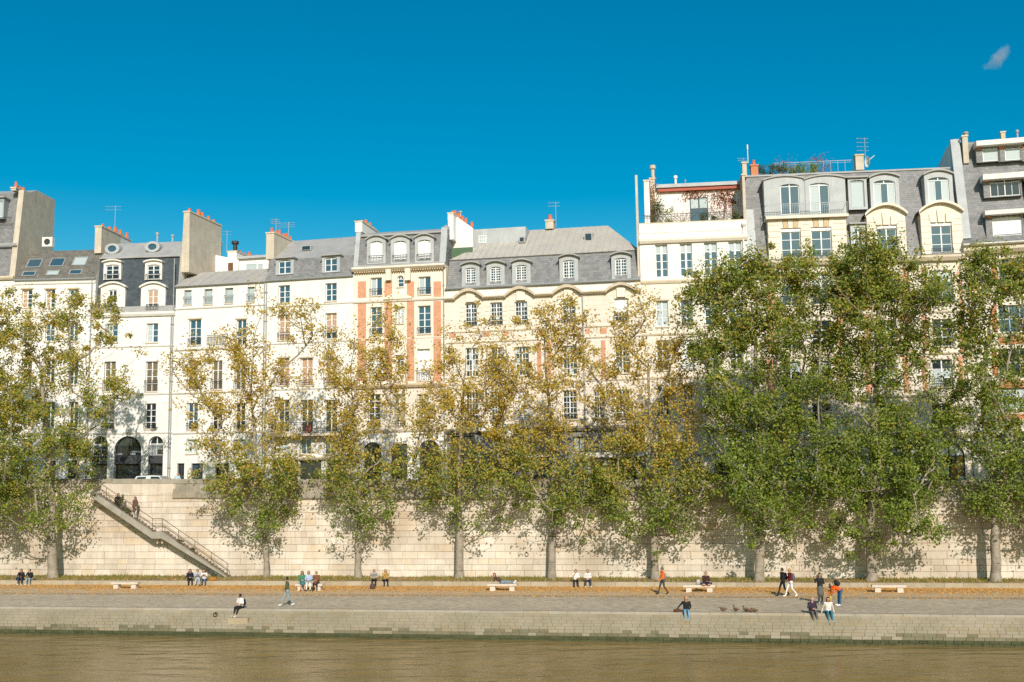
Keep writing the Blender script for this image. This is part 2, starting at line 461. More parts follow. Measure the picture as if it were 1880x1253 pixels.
# ------------------------------------------------------------------ the setting: river, bank, quay, embankment wall, street
QZ, KH = 1.4, 0.33
KZ = QZ + KH
XA, XB = -170.0, 2050.0                                  # the setting runs a little past both edges of the frame
def pxline(p, q, z):
    (x0, y0), (x1, y1) = p, q
    f = lambda x: y0 + (y1 - y0) * (x - x0) / (x1 - x0)
    return on_z(XA, f(XA), z), on_z(XB, f(XB), z)
WATER_A, WATER_B = pxline((0, 1164), (1880, 1188), 0.0)
LEDGE_A, LEDGE_B = pxline((0, 1114), (1880, 1130), QZ)
GUT_A, GUT_B = pxline((0, 1090.5), (1880, 1100), QZ)
KERB_A, KERB_B = pxline((0, 1074), (1880, 1081), QZ)
BASE_A, BASE_B = pxline((0, 1057), (1880, 1064), KZ)
def lerp(a, b, t): return a + (b - a) * t
def sheet(name, pts, mat, dz=0.0):
    mb = MB(); mb.add([(p[0], p[1], p[2] + dz) for p in pts], [tuple(range(len(pts)))])
    return set_tags(mb.build(name, mat), kind='structure')

water = MB().quad((-900, -500, 0), (900, -500, 0), (900, 75, 0), (-900, 75, 0)).build('water', 'river_water')
set_tags(water, kind='structure')

UPZ = Vector((0, 0, 1))
def stone_mesh(c, normal, bevel, proud, name, mat, only=False):
    """a block face: four corners in order, bevelled edge, standing proud of its bed"""
    cen = sum(c, Vector()) / 4
    vs, ring = [], []
    for p in c:
        vs.append(p - cen - normal * 0.03)
    for i, p in enumerate(c):
        a, b = (c[i - 1] - p).normalized(), (c[(i + 1) % 4] - p).normalized()
        vs.append(p - cen + normal * proud + (a + b) * bevel)
    fs = [(4, 5, 6, 7), (0, 1, 5, 4), (1, 2, 6, 5), (2, 3, 7, 6), (3, 0, 4, 7)]
    if only:
        return cen, vs, fs
    me = MB().add(vs, fs).mesh(name, mat)
    return cen, me

# sloping stone bank between the water and the quay edge
down_a, down_b = WATER_A + (WATER_A - LEDGE_A) * 0.8, WATER_B + (WATER_B - LEDGE_B) * 0.8   # goes on below the water
bank_n = (LEDGE_B - LEDGE_A).cross(LEDGE_A - WATER_A).normalized()
if bank_n.y > 0: bank_n = -bank_n
mb = MB()
off = bank_n * -0.06
for i in range(40):                                      # the bank is slightly twisted: short strips
    s0, s1_ = i / 40, (i + 1) / 40
    mb.quad(*(p + off for p in (lerp(down_a, down_b, s0), lerp(down_a, down_b, s1_), lerp(LEDGE_A, LEDGE_B, s1_), lerp(LEDGE_A, LEDGE_B, s0))))
bank = set_tags(mb.build('bank', 'bank_bed'), kind='structure')
bank_len = (LEDGE_B - LEDGE_A).length
rest, rest_algae, rest_damp, singles = MB(), MB(), MB(), 0
ROWS = 10
def bank_pt(s, t):
    return lerp(lerp(LEDGE_A, LEDGE_B, s), lerp(WATER_A, WATER_B, s), t)
t_edges = [0.085 + (1.16 - 0.085) * i / ROWS for i in range(ROWS + 1)]
for r in range(ROWS):
    s = 0.0
    while s < 1.0:
        w = random.uniform(0.38, 0.66) / bank_len
        s2 = min(s + w, 1.0)
        gap = 0.0015 + 0.0006 * r
        j, jt = gap / bank_len, gap * 0.6
        wob = lambda: random.uniform(-0.006, 0.006)
        c = [bank_pt(s + j, t_edges[r] + jt), bank_pt(s + j, t_edges[r + 1] - jt), bank_pt(s2 - j, t_edges[r + 1] - jt), bank_pt(s2 - j, t_edges[r] + jt)]
        algae = r >= ROWS - 3
        damp = r == ROWS - 4 and random.random() < 0.8 or (r == ROWS - 5 and random.random() < 0.35 + 0.35 * math.sin(s * 60))
        pr = random.uniform(0.0, 0.007) + (random.uniform(0, 0.02) if algae else 0)
        px_near = 0.20 < s < 0.93
        if px_near and not algae and not damp and r in (2, 3, 4) and singles < 300 and s > 0.38:
            cen, me = stone_mesh(c, bank_n, 0.003 + 0.0007 * r, pr, 'bank_stone', 'bank_stone')
            link('bank_stone', me, bank, cen); singles += 1
        else:
            cen, vs, fs = stone_mesh(c, bank_n, 0.003 + 0.0007 * r, pr, '', '', True)
            (rest_algae if algae else rest_damp if damp else rest).add([v + cen for v in vs], fs)
        s = s2
rest.build('bank_stones', 'bank_stone', bank, kind='stuff')
rest_damp.build('damp_stones', 'damp_stone', bank, kind='stuff')
rest_algae.build('algae_stones', 'algae_stone', bank, kind='stuff')

# quay: coping course at the edge, cobbles, gutter strip, sandy path, seat-high kerb, planted strip
edge_dir = (LEDGE_B - LEDGE_A).normalized()
back_dir = Vector((-edge_dir.y, edge_dir.x, 0))
if back_dir.y < 0: back_dir = -back_dir
sheet('quay_bed', [LEDGE_A - UPZ * 0.02, LEDGE_B - UPZ * 0.02, KERB_B - UPZ * 0.02, KERB_A - UPZ * 0.02], 'mortar')
sheet('cobble_pavement', [LEDGE_A + back_dir * 0.45, LEDGE_B + back_dir * 0.45, GUT_B, GUT_A], 'cobbles', -0.004)
gut2_a, gut2_b = GUT_A + back_dir * 0.9, GUT_B + back_dir * 0.9
sheet('gutter_strip', [GUT_A, GUT_B, gut2_b, gut2_a], 'kerb_stone', 0.004)
path = sheet('sand_path', [gut2_a, gut2_b, KERB_B + back_dir * 0.2, KERB_A + back_dir * 0.2], 'sand_path', 0.002)
s = 0.0
coping = set_tags(MB().add([(LEDGE_A + bank_n * -0.05), (LEDGE_B + bank_n * -0.05), LEDGE_B + back_dir * 0.45 - UPZ * 0.1, LEDGE_A + back_dir * 0.45 - UPZ * 0.1], [(0, 1, 2, 3)]).build('quay_coping', 'mortar'), kind='structure')
while s < 1.0:
    w = random.uniform(1.0, 1.5) / bank_len
    s2 = min(1.0, s + w)
    j = 0.007 / bank_len
    a, b = bank_pt(s + j, 0), bank_pt(s2 - j, 0)
    a2, b2 = bank_pt(s + j, 0.085), bank_pt(s2 - j, 0.085)
    dz = UPZ * random.uniform(0.0, 0.008)
    mid = (a + b) / 2
    m_ = MB()
    vs = [a2 - mid, b2 - mid, b + dz - mid, a + dz - mid, b + back_dir * 0.44 + dz - mid, a + back_dir * 0.44 + dz - mid, b + back_dir * 0.44 - UPZ * 0.1 - mid, a + back_dir * 0.44 - UPZ * 0.1 - mid]
    m_.add(vs, [(0, 1, 2, 3), (3, 2, 4, 5), (5, 4, 6, 7), (1, 6, 4, 2), (0, 3, 5, 7)])
    link('coping_stone', m_.mesh('coping_stone', 'coping_stone'), coping, mid)
    s = s2
kerb = set_tags(MB().add([KERB_A + back_dir * 0.05, KERB_B + back_dir * 0.05, KERB_B + back_dir * 0.05 + UPZ * (KH - 0.02), KERB_A + back_dir * 0.05 + UPZ * (KH - 0.02)], [(0, 1, 2, 3)]).build('kerb', 'mortar'), kind='structure')
klen = (KERB_B - KERB_A).length
kdir = (KERB_B - KERB_A).normalized()
kback = Vector((-kdir.y, kdir.x, 0))
s = 0.0
while s < klen:
    w = random.uniform(1.1, 1.7)
    e = min(s + w, klen)
    rz = math.atan2(kdir.y, kdir.x)
    o = MB().box(0.006, e - s - 0.006, 0, 0.36, -0.02, KH + random.uniform(-0.006, 0.006)).build('kerb_stone', 'kerb_stone', kerb, KERB_A + kdir * s)
    o.rotation_euler = (0, 0, rz)
    s = e
sheet('planted_strip', [KERB_A + back_dir * 0.3 + UPZ * (KH - 0.01), KERB_B + back_dir * 0.3 + UPZ * (KH - 0.01), BASE_B + back_dir * 0.3, BASE_A + back_dir * 0.3], 'terrace_soil')

# embankment wall
wall_t = (BASE_B - BASE_A).normalized()
wall_n = Vector((wall_t.y, -wall_t.x, 0))                # towards the camera
WALL_LEN = (BASE_B - BASE_A).length
wall_rz = math.atan2(wall_t.y, wall_t.x)
def wq(px, py, dep=0.0):
    """photo pixel -> (u along the wall, height above its foot) on the wall plane moved dep metres towards the camera"""
    p = on_wall(px, py, BASE_A + wall_n * dep, wall_n)
    return (p - BASE_A).dot(wall_t), p.z - KZ
u1, zt1 = wq(230, 879.5); u2, zt2 = wq(1400, 881.5)
def z_top(u): return zt1 + (zt2 - zt1) * (u - u1) / (u2 - u1)
um1, zm1 = wq(450, 916.5); um2, zm2 = wq(1500, 920.5)
def z_mol(u): return zm1 + (zm2 - zm1) * (u - um1) / (um2 - um1)
U_MOL = wq(318, 905)[0]
U_STEP = wq(170, 880)[0]
wall = empty('embankment_wall', BASE_A, wall_rz, 'long pale limestone embankment wall behind the row of trees', 'wall')
m_ = MB()
za_, zb_ = z_top(0) - 0.95, z_top(WALL_LEN) - 0.95
m_.add([(0, 0.03, -1), (WALL_LEN, 0.03, -1), (WALL_LEN, 0.03, zb_), (0, 0.03, za_), (0, 2, -1), (WALL_LEN, 2, -1), (WALL_LEN, 2, zb_), (0, 2, za_)], [(0, 1, 2, 3), (3, 2, 6, 7), (4, 7, 6, 5), (0, 3, 7, 4), (1, 5, 6, 2)])
m_.build('wall_core', 'mortar', wall)
heights, z = [], 0.0
while z < 7.4:
    h = random.choice((0.42, 0.46, 0.5, 0.54)); heights.append((z, z + h)); z += h
rest, singles = MB(), 0
NW = Vector((0, -1, 0))
for ci, (z0, z1) in enumerate(heights):
    u = random.uniform(-1.0, 0.0)
    while u < WALL_LEN:
        w = random.uniform(0.75, 1.75)
        ua, ub = max(u, 0) + 0.007, min(u + w, WALL_LEN) - 0.007
        u += w
        um = (ua + ub) / 2
        top = z_mol(um) if um > U_MOL else z_top(um) - 0.42
        if z0 + 0.1 > top or ub - ua < 0.1: continue
        zz = min(z1, top) - 0.007
        c = [Vector((ua, 0, z0 + 0.005)), Vector((ub, 0, z0 + 0.005)), Vector((ub, 0, zz)), Vector((ua, 0, zz))]
        pr = random.uniform(0.008, 0.026)
        if ci < 7 and singles < 300 and (ci < 4 or 0.42 < um / WALL_LEN < 0.93) and 0.05 < um / WALL_LEN < 0.95:
            cen, me = stone_mesh(c, NW, 0.012, pr, 'stone', 'quay_stone')
            link('stone', me, wall, cen); singles += 1
        else:
            cen, vs, fs = stone_mesh(c, NW, 0.012, pr, '', '', True)
            rest.add([v + cen for v in vs], fs)
rest.build('upper_stones', 'quay_stone', wall, kind='stuff')
# string course, parapet blocks and cap stones
u = U_MOL
while u < WALL_LEN:
    e = min(u + random.uniform(2.0, 2.8), WALL_LEN)
    zm = z_mol((u + e) / 2)
    p = [(0.02, zm), (-0.06, zm), (-0.14, zm + 0.09), (-0.14, zm + 0.40), (-0.10, zm + 0.44), (0.02, zm + 0.44)]
    MB().prism_x([(y, z) for y, z in reversed(p)], u + 0.004, e - 0.004).build('string_course_stone', 'parapet_stone', wall)
    u = e
u = 0.0
while u < WALL_LEN:
    e = min(u + random.uniform(1.6, 2.4), WALL_LEN)
    if u < U_MOL < e: e = U_MOL
    um = (u + e) / 2
    zt = z_top(um)
    z0 = z_mol(um) + 0.44 if um > U_MOL - 0.01 else zt - 1.1
    MB().box(u + 0.004, e - 0.004, -0.02 - random.uniform(0, 0.012), 0.42, z0, zt - 0.36).build('parapet_stone', 'parapet_stone' if um > U_MOL else 'quay_stone', wall)
    p = [(0.48, zt - 0.36), (-0.07, zt - 0.36), (-0.07, zt - 0.06), (0.0, zt), (0.41, zt), (0.48, zt - 0.06)]
    MB().prism_x(list(reversed(p)), u + 0.004, e - 0.004).build('cap_stone', 'parapet_stone', wall)
    u = e
# street behind the parapet, falling gently to the right like the parapet
wback = -wall_n
zs = lambda u: KZ + z_top(u) - 1.1
sa = BASE_A + wback * 0.4; sb = BASE_B + wback * 0.4
sheet('street', [(sa.x, sa.y, zs(0)), (sb.x, sb.y, zs(WALL_LEN)), (sb.x + 30, sb.y + 90, zs(WALL_LEN)), (sa.x - 30, sa.y + 90, zs(0))], 'asphalt')
sheet('ground', [(-4000, 150, 6.5), (4000, 150, 6.5), (4000, 6000, 6.5), (-4000, 6000, 6.5)], 'asphalt')
def street_z(p):
    return zs((Vector((p[0], p[1], 0)) - Vector((BASE_A.x, BASE_A.y, 0))).dot(wall_t))

# ------------------------------------------------------------------ houses
PANES = {}
def pane_mesh(mat):
    if mat not in PANES:
        PANES[mat] = MB().box(-0.5, 0.5, -0.5, 0.5, -0.5, 0.5).mesh('pane', mat)
    return PANES[mat]
class House:
    """local axes: x along the front from its left corner, y into the house, z up from the street"""
    def __init__(self, name, left, right, label, cat='house', depth=11.0):
        (xa, ya), (xb, yb) = left, right                 # (photo column, distance) of the two front corners
        a, b = at_depth(xa, 760, ya), at_depth(xb, 760, yb)
        self.z0 = min(street_z(a), street_z(b)) - 0.3
        self.a = Vector((a.x, a.y, self.z0))
        self.t = Vector((b.x - a.x, b.y - a.y, 0)); self.W = self.t.length; self.t.normalize()
        self.n = Vector((self.t.y, -self.t.x, 0))
        self.D = depth
        self.root = empty(name, self.a, math.atan2(self.t.y, self.t.x), label, cat)
        self.open = []
    def q(self, px, py, dep=0.0):
        p = on_wall(px, py, self.a - self.n * dep, self.n)
        return (p - self.a).dot(self.t), p.z - self.z0
    def rect(self, x0, x1, y0, y1, dep=0.0):
        xm, ym = (x0 + x1) / 2, (y0 + y1) / 2
        return self.q(x0, ym, dep)[0], self.q(x1, ym, dep)[0], self.q(xm, y1, dep)[1], self.q(xm, y0, dep)[1]
    def z(self, px, py, dep=0.0): return self.q(px, py, dep)[1]
    def u(self, px, py, dep=0.0): return self.q(px, py, dep)[0]
    # -- window: frame mesh plus single panes
    def glaze(self, parent, u0, u1, z0, z1, y, nx, ny, pane, frame, names, rows=None, arch=0.0, stile=0.10, fw=0.07):
        fr = MB()
        zs_ = z1 - arch                                   # springing line of an arched head
        fr.box(u0, u0 + fw, y, y + 0.07, z0, zs_); fr.box(u1 - fw, u1, y, y + 0.07, z0, zs_)
        fr.box(u0 + fw, u1 - fw, y + 0.001, y + 0.07, z0, z0 + fw)
        if not arch: fr.box(u0 + fw, u1 - fw, y + 0.001, y + 0.07, z1 - fw, z1)
        iu0, iu1, iz0, iz1 = u0 + fw, u1 - fw, z0 + fw, (z1 - fw if not arch else zs_)
        cw = (iu1 - iu0) / nx
        bars = []
        for i in range(1, nx):
            half = (stile if (nx % 2 == 0 and i == nx // 2) or nx == 3 and False else 0.035) / 2
            bars.append((iu0 + cw * i, half))
            fr.box(iu0 + cw * i - half, iu0 + cw * i + half, y - (0.015 if half > 0.03 else -0.004), y + 0.06, iz0, iz1)
        rows = rows or [j / ny for j in range(1, ny)]
        zb = [iz0] + [iz0 + (iz1 - iz0) * r for r in rows] + [iz1]
        for zz in zb[1:-1]:
            fr.box(iu0, iu1, y + 0.008, y + 0.055, zz - 0.025, zz + 0.025)
        if arch:
            N = 10
            cu, hw = (u0 + u1) / 2, (u1 - u0) / 2
            for i in range(N):
                t0, t1 = math.pi * (1 - i / N), math.pi * (1 - (i + 1) / N)
                o0, o1 = (cu + hw * math.cos(t0), zs_ + arch * math.sin(t0)), (cu + hw * math.cos(t1), zs_ + arch * math.sin(t1))
                k = 1 - fw / hw
                p0, p1 = (cu + k * hw * math.cos(t0), zs_ + k * arch * math.sin(t0)), (cu + k * hw * math.cos(t1), zs_ + k * arch * math.sin(t1))
                fr.add([(o0[0], y, o0[1]), (o1[0], y, o1[1]), (p1[0], y, p1[1]), (p0[0], y, p0[1]),
                        (o0[0], y + 0.07, o0[1]), (o1[0], y + 0.07, o1[1]), (p1[0], y + 0.07, p1[1]), (p0[0], y + 0.07, p0[1])],
                       [(3, 2, 1, 0), (4, 5, 6, 7), (2, 3, 7, 6), (0, 1, 5, 4)])
            fr.box(cu - 0.04, cu + 0.04, y - 0.01, y + 0.06, zs_, zs_ + arch - 0.03)
            fr.box(iu0, iu1, y - 0.004, y + 0.06, zs_ - 0.04, zs_ + 0.02)
        w = fr.build(names[0], frame, parent)
        holder = w if names[1] else parent
        xs = [iu0] + [b[0] for b in bars] + [iu1]
        for i in range(nx):
            for j in range(len(zb) - 1):
                mt = pane if isinstance(pane, str) else pane(i, j, nx, len(zb) - 1)
                o = link('pane', pane_mesh(mt), holder, ((xs[i] + xs[i + 1]) / 2, y + 0.045, (zb[j] + zb[j + 1]) / 2))
                o.scale = (xs[i + 1] - xs[i] - 0.02, 0.012, zb[j + 1] - zb[j] - 0.02)
                o.rotation_euler = (random.uniform(-0.006, 0.006), 0, random.uniform(-0.008, 0.008))
        if arch:
            mt = pane if isinstance(pane, str) else pane(0, 99, nx, 99)
            for sgn in (0, 1):
                am = MB()
                pts = []
                for i in range(7):
                    t = math.pi / 2 * i / 6
                    c_, s_ = math.cos(t), math.sin(t)
                    pts.append((cu + (1 if sgn else -1) * (hw - fw) * c_, zs_ + (arch - fw) * s_))
                pts.append((cu, zs_))
                if not sgn: pts = list(reversed(pts))
                am.add([(p[0], y + 0.04, p[1]) for p in pts] + [(p[0], y + 0.05, p[1]) for p in pts], [tuple(range(len(pts))), tuple(reversed(range(len(pts), 2 * len(pts))))])
                am.build('pane', mt, holder)
        return w
    def win(self, x0, x1, y0, y1, nx=2, ny=3, pane='glass', frame='white_frame', rail=None, sill=True, arch=0, rows=None, deep=0.2, lintel=None, hole=True, railcol='iron', stile=0.10):
        u0, u1, z0, z1 = self.rect(x0, x1, y0, y1)
        ar = (u1 - u0) / 2 * arch
        if hole: self.open.append((u0, u1, z0, z1, ar))
        w = self.glaze(self.root, u0, u1, z0, z1, deep if hole else -0.02, nx, ny, pane, frame, ('window', True), rows, ar, stile)
        if sill:
            MB().box(u0 - 0.08, u1 + 0.08, -0.09, 0.2, z0 - 0.10, z0 - 0.003).build('sill', 'trim_stone', w)
        if lintel:
            MB().box(u0 - 0.12, u1 + 0.12, -0.08, 0.02, z1 + 0.03, z1 + 0.16).build('lintel', lintel, w)
        if rail:
            self.rail(w, u0 - 0.05, u1 + 0.05, z0 + 0.02, z0 + rail, -0.10, railcol)
        return w
    def rail(self, parent, u0, u1, z0, z1, y, mat='iron', step=0.14, returns=0.1):
        r = MB()
        r.box(u0, u1, y - 0.02, y + 0.02, z1 - 0.04, z1)
        r.box(u0, u1, y - 0.012, y + 0.012, z0, z0 + 0.025)
        r.box(u0, u1, y - 0.012, y + 0.012, z1 - 0.20, z1 - 0.18)
        n = max(2, int((u1 - u0) / step))
        for i in range(n + 1):
            x = u0 + (u1 - u0) * i / n
            r.box(x - 0.011, x + 0.011, y - 0.011, y + 0.011, z0, z1 - 0.04)
        for x in (u0, u1):
            r.box(x - 0.015, x + 0.015, y, y + returns, z1 - 0.035, z1 - 0.005)
        return r.build('railing', mat, parent)
    def wall(self, z_top_left, z_top_right=None, mat='white_render', z_bot=0.0, bands=None, name='front_wall', reveal=0.26):
        """front wall with real openings; bands = [(z, material), ...] from the bottom, side and rear walls too"""
        z_top_right = z_top_left if z_top_right is None else z_top_right
        zt = z_top_left
        mats = [mat] if not bands else [b[1] for b in bands]
        lims = [] if not bands else [b[0] for b in bands][1:]
        us = sorted({0.0, self.W, *[o[0] for o in self.open], *[o[1] for o in self.open]})
        zz = sorted({z_bot, zt, *[min(o[2], zt) for o in self.open], *[min(o[3], zt) for o in self.open], *lims})
        us = [u for u in us if -1e-6 <= u <= self.W + 1e-6]; zz = [z for z in zz if z_bot - 1e-6 <= z <= zt + 1e-6]
        mb = MB()
        def mi(z): return sum(1 for l_ in lims if z >= l_)
        for i in range(len(us) - 1):
            for j in range(len(zz) - 1):
                cu, cz = (us[i] + us[i + 1]) / 2, (zz[j] + zz[j + 1]) / 2
                if any(o[0] < cu < o[1] and o[2] < cz < o[3] for o in self.open): continue
                mb.quad((us[i], 0, zz[j]), (us[i + 1], 0, zz[j]), (us[i + 1], 0, zz[j + 1]), (us[i], 0, zz[j + 1]), mi(cz))
        for (u0, u1, z0, z1, ar) in self.open:
            k = mi((z0 + z1) / 2); R = reveal
            zsp = z1 - ar
            mb.quad((u0, 0, z0), (u0, 0, zsp), (u0, R, zsp), (u0, R, z0), k)
            mb.quad((u1, 0, z0), (u1, R, z0), (u1, R, zsp), (u1, 0, zsp), k)
            mb.quad((u0, 0, z0), (u0, R, z0), (u1, R, z0), (u1, 0, z0), k)
            if ar:
                N, cu, hw = 12, (u0 + u1) / 2, (u1 - u0) / 2
                P = [(cu + hw * math.cos(math.pi * (1 - i / N)), zsp + ar * math.sin(math.pi * (1 - i / N))) for i in range(N + 1)]
                for i in range(N):
                    (a, za), (b, zb) = P[i], P[i + 1]
                    mb.quad((a, 0, za), (b, 0, zb), (b, 0, z1), (a, 0, z1), k)
                    mb.quad((a, 0, za), (a, R, za), (b, R, zb), (b, 0, zb), k)
            else:
                mb.quad((u0, 0, z1), (u1, 0, z1), (u1, R, z1), (u0, R, z1), k)
        W, D = self.W, self.D
        mb.quad((0, D, z_bot), (0, 0, z_bot), (0, 0, zt), (0, D, zt), len(mats) - 1)
        mb.quad((W, 0, z_bot), (W, D, z_bot), (W, D, zt), (W, 0, zt), len(mats) - 1)
        mb.quad((W, D, z_bot), (0, D, z_bot), (0, D, zt), (W, D, zt), len(mats) - 1)
        return mb.build(name, mats, self.root)
    def band(self, px, py, h=0.16, out=0.08, mat='trim_stone', u0=0.0, u1=None, name='string_course', z=None):
        z1 = self.z(px, py) if z is None else z
        u1 = self.W if u1 is None else u1
        p = [(0.02, z1 - h), (-out * 0.6, z1 - h), (-out, z1 - h * 0.5), (-out, z1 - 0.02), (0.02, z1)]
        return MB().prism_x(list(reversed(p)), u0, u1).build(name, mat, self.root)
    def panel(self, x0, x1, y0, y1, mat, out=0.03, name='panel', parent=None, thick=None):
        u0, u1, z0, z1 = self.rect(x0, x1, y0, y1)
        return MB().box(u0, u1, -out, 0.02 if thick is None else thick, z0, z1).build(name, mat, parent or self.root)
    def roof(self, prof, mats, cap=0, u0=None, u1=None, name='roof', over=0.0):
        """prof: list of (depth, z) from the eaves back; closed down to the wall head"""
        zb = min(p[1] for p in prof) - 0.05
        pts = list(prof) + [(self.D, prof[-1][1]), (self.D, zb), (prof[0][0], zb)]
        names = mats[1]
        seg = mats[0] + [mats[0][-1]] * (len(pts) - len(mats[0]))
        pts_r = list(reversed(pts))
        n = len(pts)
        seg_r = [seg[(n - 2 - i) % n] for i in range(n)]
        return MB().prism_x(pts_r, (0 if u0 is None else u0) - over, (self.W if u1 is None else u1) + over, seg_r, cap).build(name, names, self.root)
    def gutter(self, px, py, mat='gutter_zinc', out=0.22, u0=-0.0, u1=None, z=None, dep=0.0):
        zz = self.z(px, py) if z is None else z
        u1 = self.W if u1 is None else u1
        p = [(dep + 0.05, zz - 0.10), (dep - out * 0.7, zz - 0.14), (dep - out, zz - 0.05), (dep - out, zz + 0.03), (dep - out + 0.03, zz + 0.03), (dep + 0.05, zz + 0.02)]
        return MB().prism_x(list(reversed(p)), u0, u1).build('gutter', mat, self.root)
    def dormer(self, wx0, wx1, wy0, wy1, bx0, bx1, by0, by1, front=0.2, back=2.2, head='arch', mat='zinc_pale', hood='zinc', nx=2, ny=4, pane='glass', frame='white_frame', rail=None, arch=0.18, name='dormer', rows=None, hoodout=0.22, hoodh=0.12, rise=None, stile=0.10):
        u0, u1, z0, z1 = self.rect(wx0, wx1, wy0, wy1, front)
        b0, b1, c0, c1 = self.rect(bx0, bx1, by0, by1, front)
        mb = MB()
        ar = (u1 - u0) / 2 * arch
        for (a, b, c, d) in ((b0, u0, c0, c1), (u1, b1, c0, c1), (u0, u1, c0, z0), (u0, u1, z1, c1)):
            if b - a > 0.01 and d - c > 0.01:
                mb.quad((a, front, c), (b, front, c), (b, front, d), (a, front, d))
        R = front + 0.16
        mb.quad((u0, front, z0), (u0, front, z1), (u0, R, z1), (u0, R, z0)); mb.quad((u1, front, z0), (u1, R, z0), (u1, R, z1), (u1, front, z1))
        mb.quad((u0, front, z0), (u0, R, z0), (u1, R, z0), (u1, front, z0)); mb.quad((u0, front, z1), (u1, front, z1), (u1, R, z1), (u0, R, z1))
        if ar:
            N, cu, hw = 8, (u0 + u1) / 2, (u1 - u0) / 2
            zsp = z1 - ar
            P = [(cu + hw * math.cos(math.pi * (1 - i / N)), zsp + ar * math.sin(math.pi * (1 - i / N))) for i in range(N + 1)]
            for i in range(N):
                (a, za), (b, zb) = P[i], P[i + 1]
                mb.quad((a, front, za), (b, front, zb), (b, front, z1), (a, front, z1))
                mb.quad((a, front, za), (a, R, za), (b, R, zb), (b, front, zb))
        mb.quad((b0, back, c0), (b0, front, c0), (b0, front, c1), (b0, back, c1)); mb.quad((b1, front, c0), (b1, back, c0), (b1, back, c1), (b1, front, c1))
        mb.quad((b0, front, c1), (b1, front, c1), (b1, back, c1), (b0, back, c1))
        # hood
        w = b1 - b0
        e = 0.10
        if head == 'arch':
            rise = w * 0.14 if rise is None else rise
            N, cu, hw = 10, (b0 + b1) / 2, w / 2 + e
            P = [(cu + hw * (2 * i / N - 1), c1 + rise * (1 - (2 * i / N - 1) ** 2)) for i in range(N + 1)]
            for i in range(N):
                (a, za), (b, zb) = P[i], P[i + 1]
                f, r = front - hoodout, back + 0.3
                mb.add([(a, f, za), (b, f, zb), (b, f, zb + hoodh), (a, f, za + hoodh), (a, r, za), (b, r, zb), (b, r, zb + hoodh), (a, r, za + hoodh)],
                       [(0, 1, 2, 3), (3, 2, 6, 7), (1, 0, 4, 5)], 1)
                mb.quad((a, front, c1 - 0.001), (b, front, c1 - 0.001), (b, front, zb), (a, front, za))
            for (a, za), s in ((P[0], 1), (P[-1], -1)):
                f, r = front - hoodout, back + 0.3
                q = [(a, f, za), (a, f, za + hoodh), (a, r, za + hoodh), (a, r, za)]
                mb.add(q if s > 0 else q[::-1], [(0, 1, 2, 3)], 1)
        else:
            mb.box(b0 - e, b1 + e, front - hoodout, back + 0.3, c1, c1 + hoodh, 1)
        d = mb.build(name, [mat, hood], self.root)
        self.glaze(d, u0, u1, z0, z1, R - 0.05, nx, ny, pane, frame, ('window_frame', False), rows, ar, stile)
        if rail:
            self.rail(d, u0 - 0.08, u1 + 0.08, z0 + 0.02, z0 + rail, front - 0.12)
        return d
    def chimney(self, x0, x1, y0, y1, dep, length, mat='chimney_render', pots=4, pot=0.16, cap='trim_stone', poth=0.5, taper=0.0):
        u0, u1, z0, z1 = self.rect(x0, x1, y0, y1, dep)
        mb = MB()
        k = taper
        mb.add([(u0 - k, dep - k, z0), (u1 + k, dep - k, z0), (u1 + k, dep + length, z0), (u0 - k, dep + length, z0), (u0, dep, z1), (u1, dep, z1), (u1, dep + length, z1), (u0, dep + length, z1)],
               [(0, 3, 2, 1), (4, 5, 6, 7), (0, 1, 5, 4), (1, 2, 6, 5), (2, 3, 7, 6), (3, 0, 4, 7)])
        ch = mb.build('chimney', mat, self.root)
        MB().box(u0 - 0.06, u1 + 0.06, dep - 0.06, dep + length + 0.06, z1, z1 + 0.12).build('chimney_cap', cap, ch)
        for i in range(pots):
            yy = dep + length * (i + 0.7 + random.uniform(-0.3, 0.3)) / (pots + 0.4)
            r = pot * random.uniform(0.85, 1.1); h = poth * random.uniform(0.55, 1.25)
            MB().lathe(((u0 + u1) / 2 + random.uniform(-0.03, 0.03), yy, z1 + 0.12), [(r, 0), (r * 0.92, h * 0.3), (r * 0.72, h * 0.85), (r * 0.85, h * 0.9), (r * 0.8, h)], 8).build('chimney_pot', 'terracotta', ch, smooth=False)
        return ch
    def pipe(self, px, y0, y1, r=0.055, mat='gutter_zinc', u=None):
        uu = self.u(px, (y0 + y1) / 2) if u is None else u
        za, zb = max(0.0, self.z(px, y1)), self.z(px, y0)
        mb = MB().tube((uu, -0.09, za), (uu, -0.09, zb), r, n=8)
        k = za
        while k < zb:
            mb.box(uu - r * 1.5, uu + r * 1.5, -0.14, 0.0, k + 1.0, k + 1.05); k += 2.6
        return mb.build('downpipe', mat, self.root)
    def aerial(self, px, y0, y1, dep, arms=3, lean=0.0, w=0.7):
        u, z1 = self.q(px, y0, dep); z0 = self.z(px, y1, dep)
        mb = MB().tube((u, dep, z0), (u + lean, dep, z1), 0.025, n=5)
        for i in range(arms):
            zz = z1 - 0.05 - i * (z1 - z0) * 0.13
            mb.tube((u - w, dep, zz), (u + w * 0.5, dep + 0.2, zz), 0.014, n=4)
            for k in range(4):
                x = u - w + k * w * 0.42
                mb.tube((x, dep - 0.28, zz), (x, dep + 0.28, zz), 0.010, n=4)
        return mb.build('aerial', 'grey_metal', self.root)
    def flue(self, px, y0, y1, dep, r=0.13, mat='grey_metal'):
        u, z1 = self.q(px, y0, dep); z0 = self.z(px, y1, dep)
        return MB().lathe((u, dep, z0), [(r * 0.7, 0), (r * 0.7, (z1 - z0) * 0.72), (r * 1.25, (z1 - z0) * 0.74), (r * 1.25, z1 - z0 - 0.05), (r * 0.9, z1 - z0)], 8).build('flue', mat, self.root)
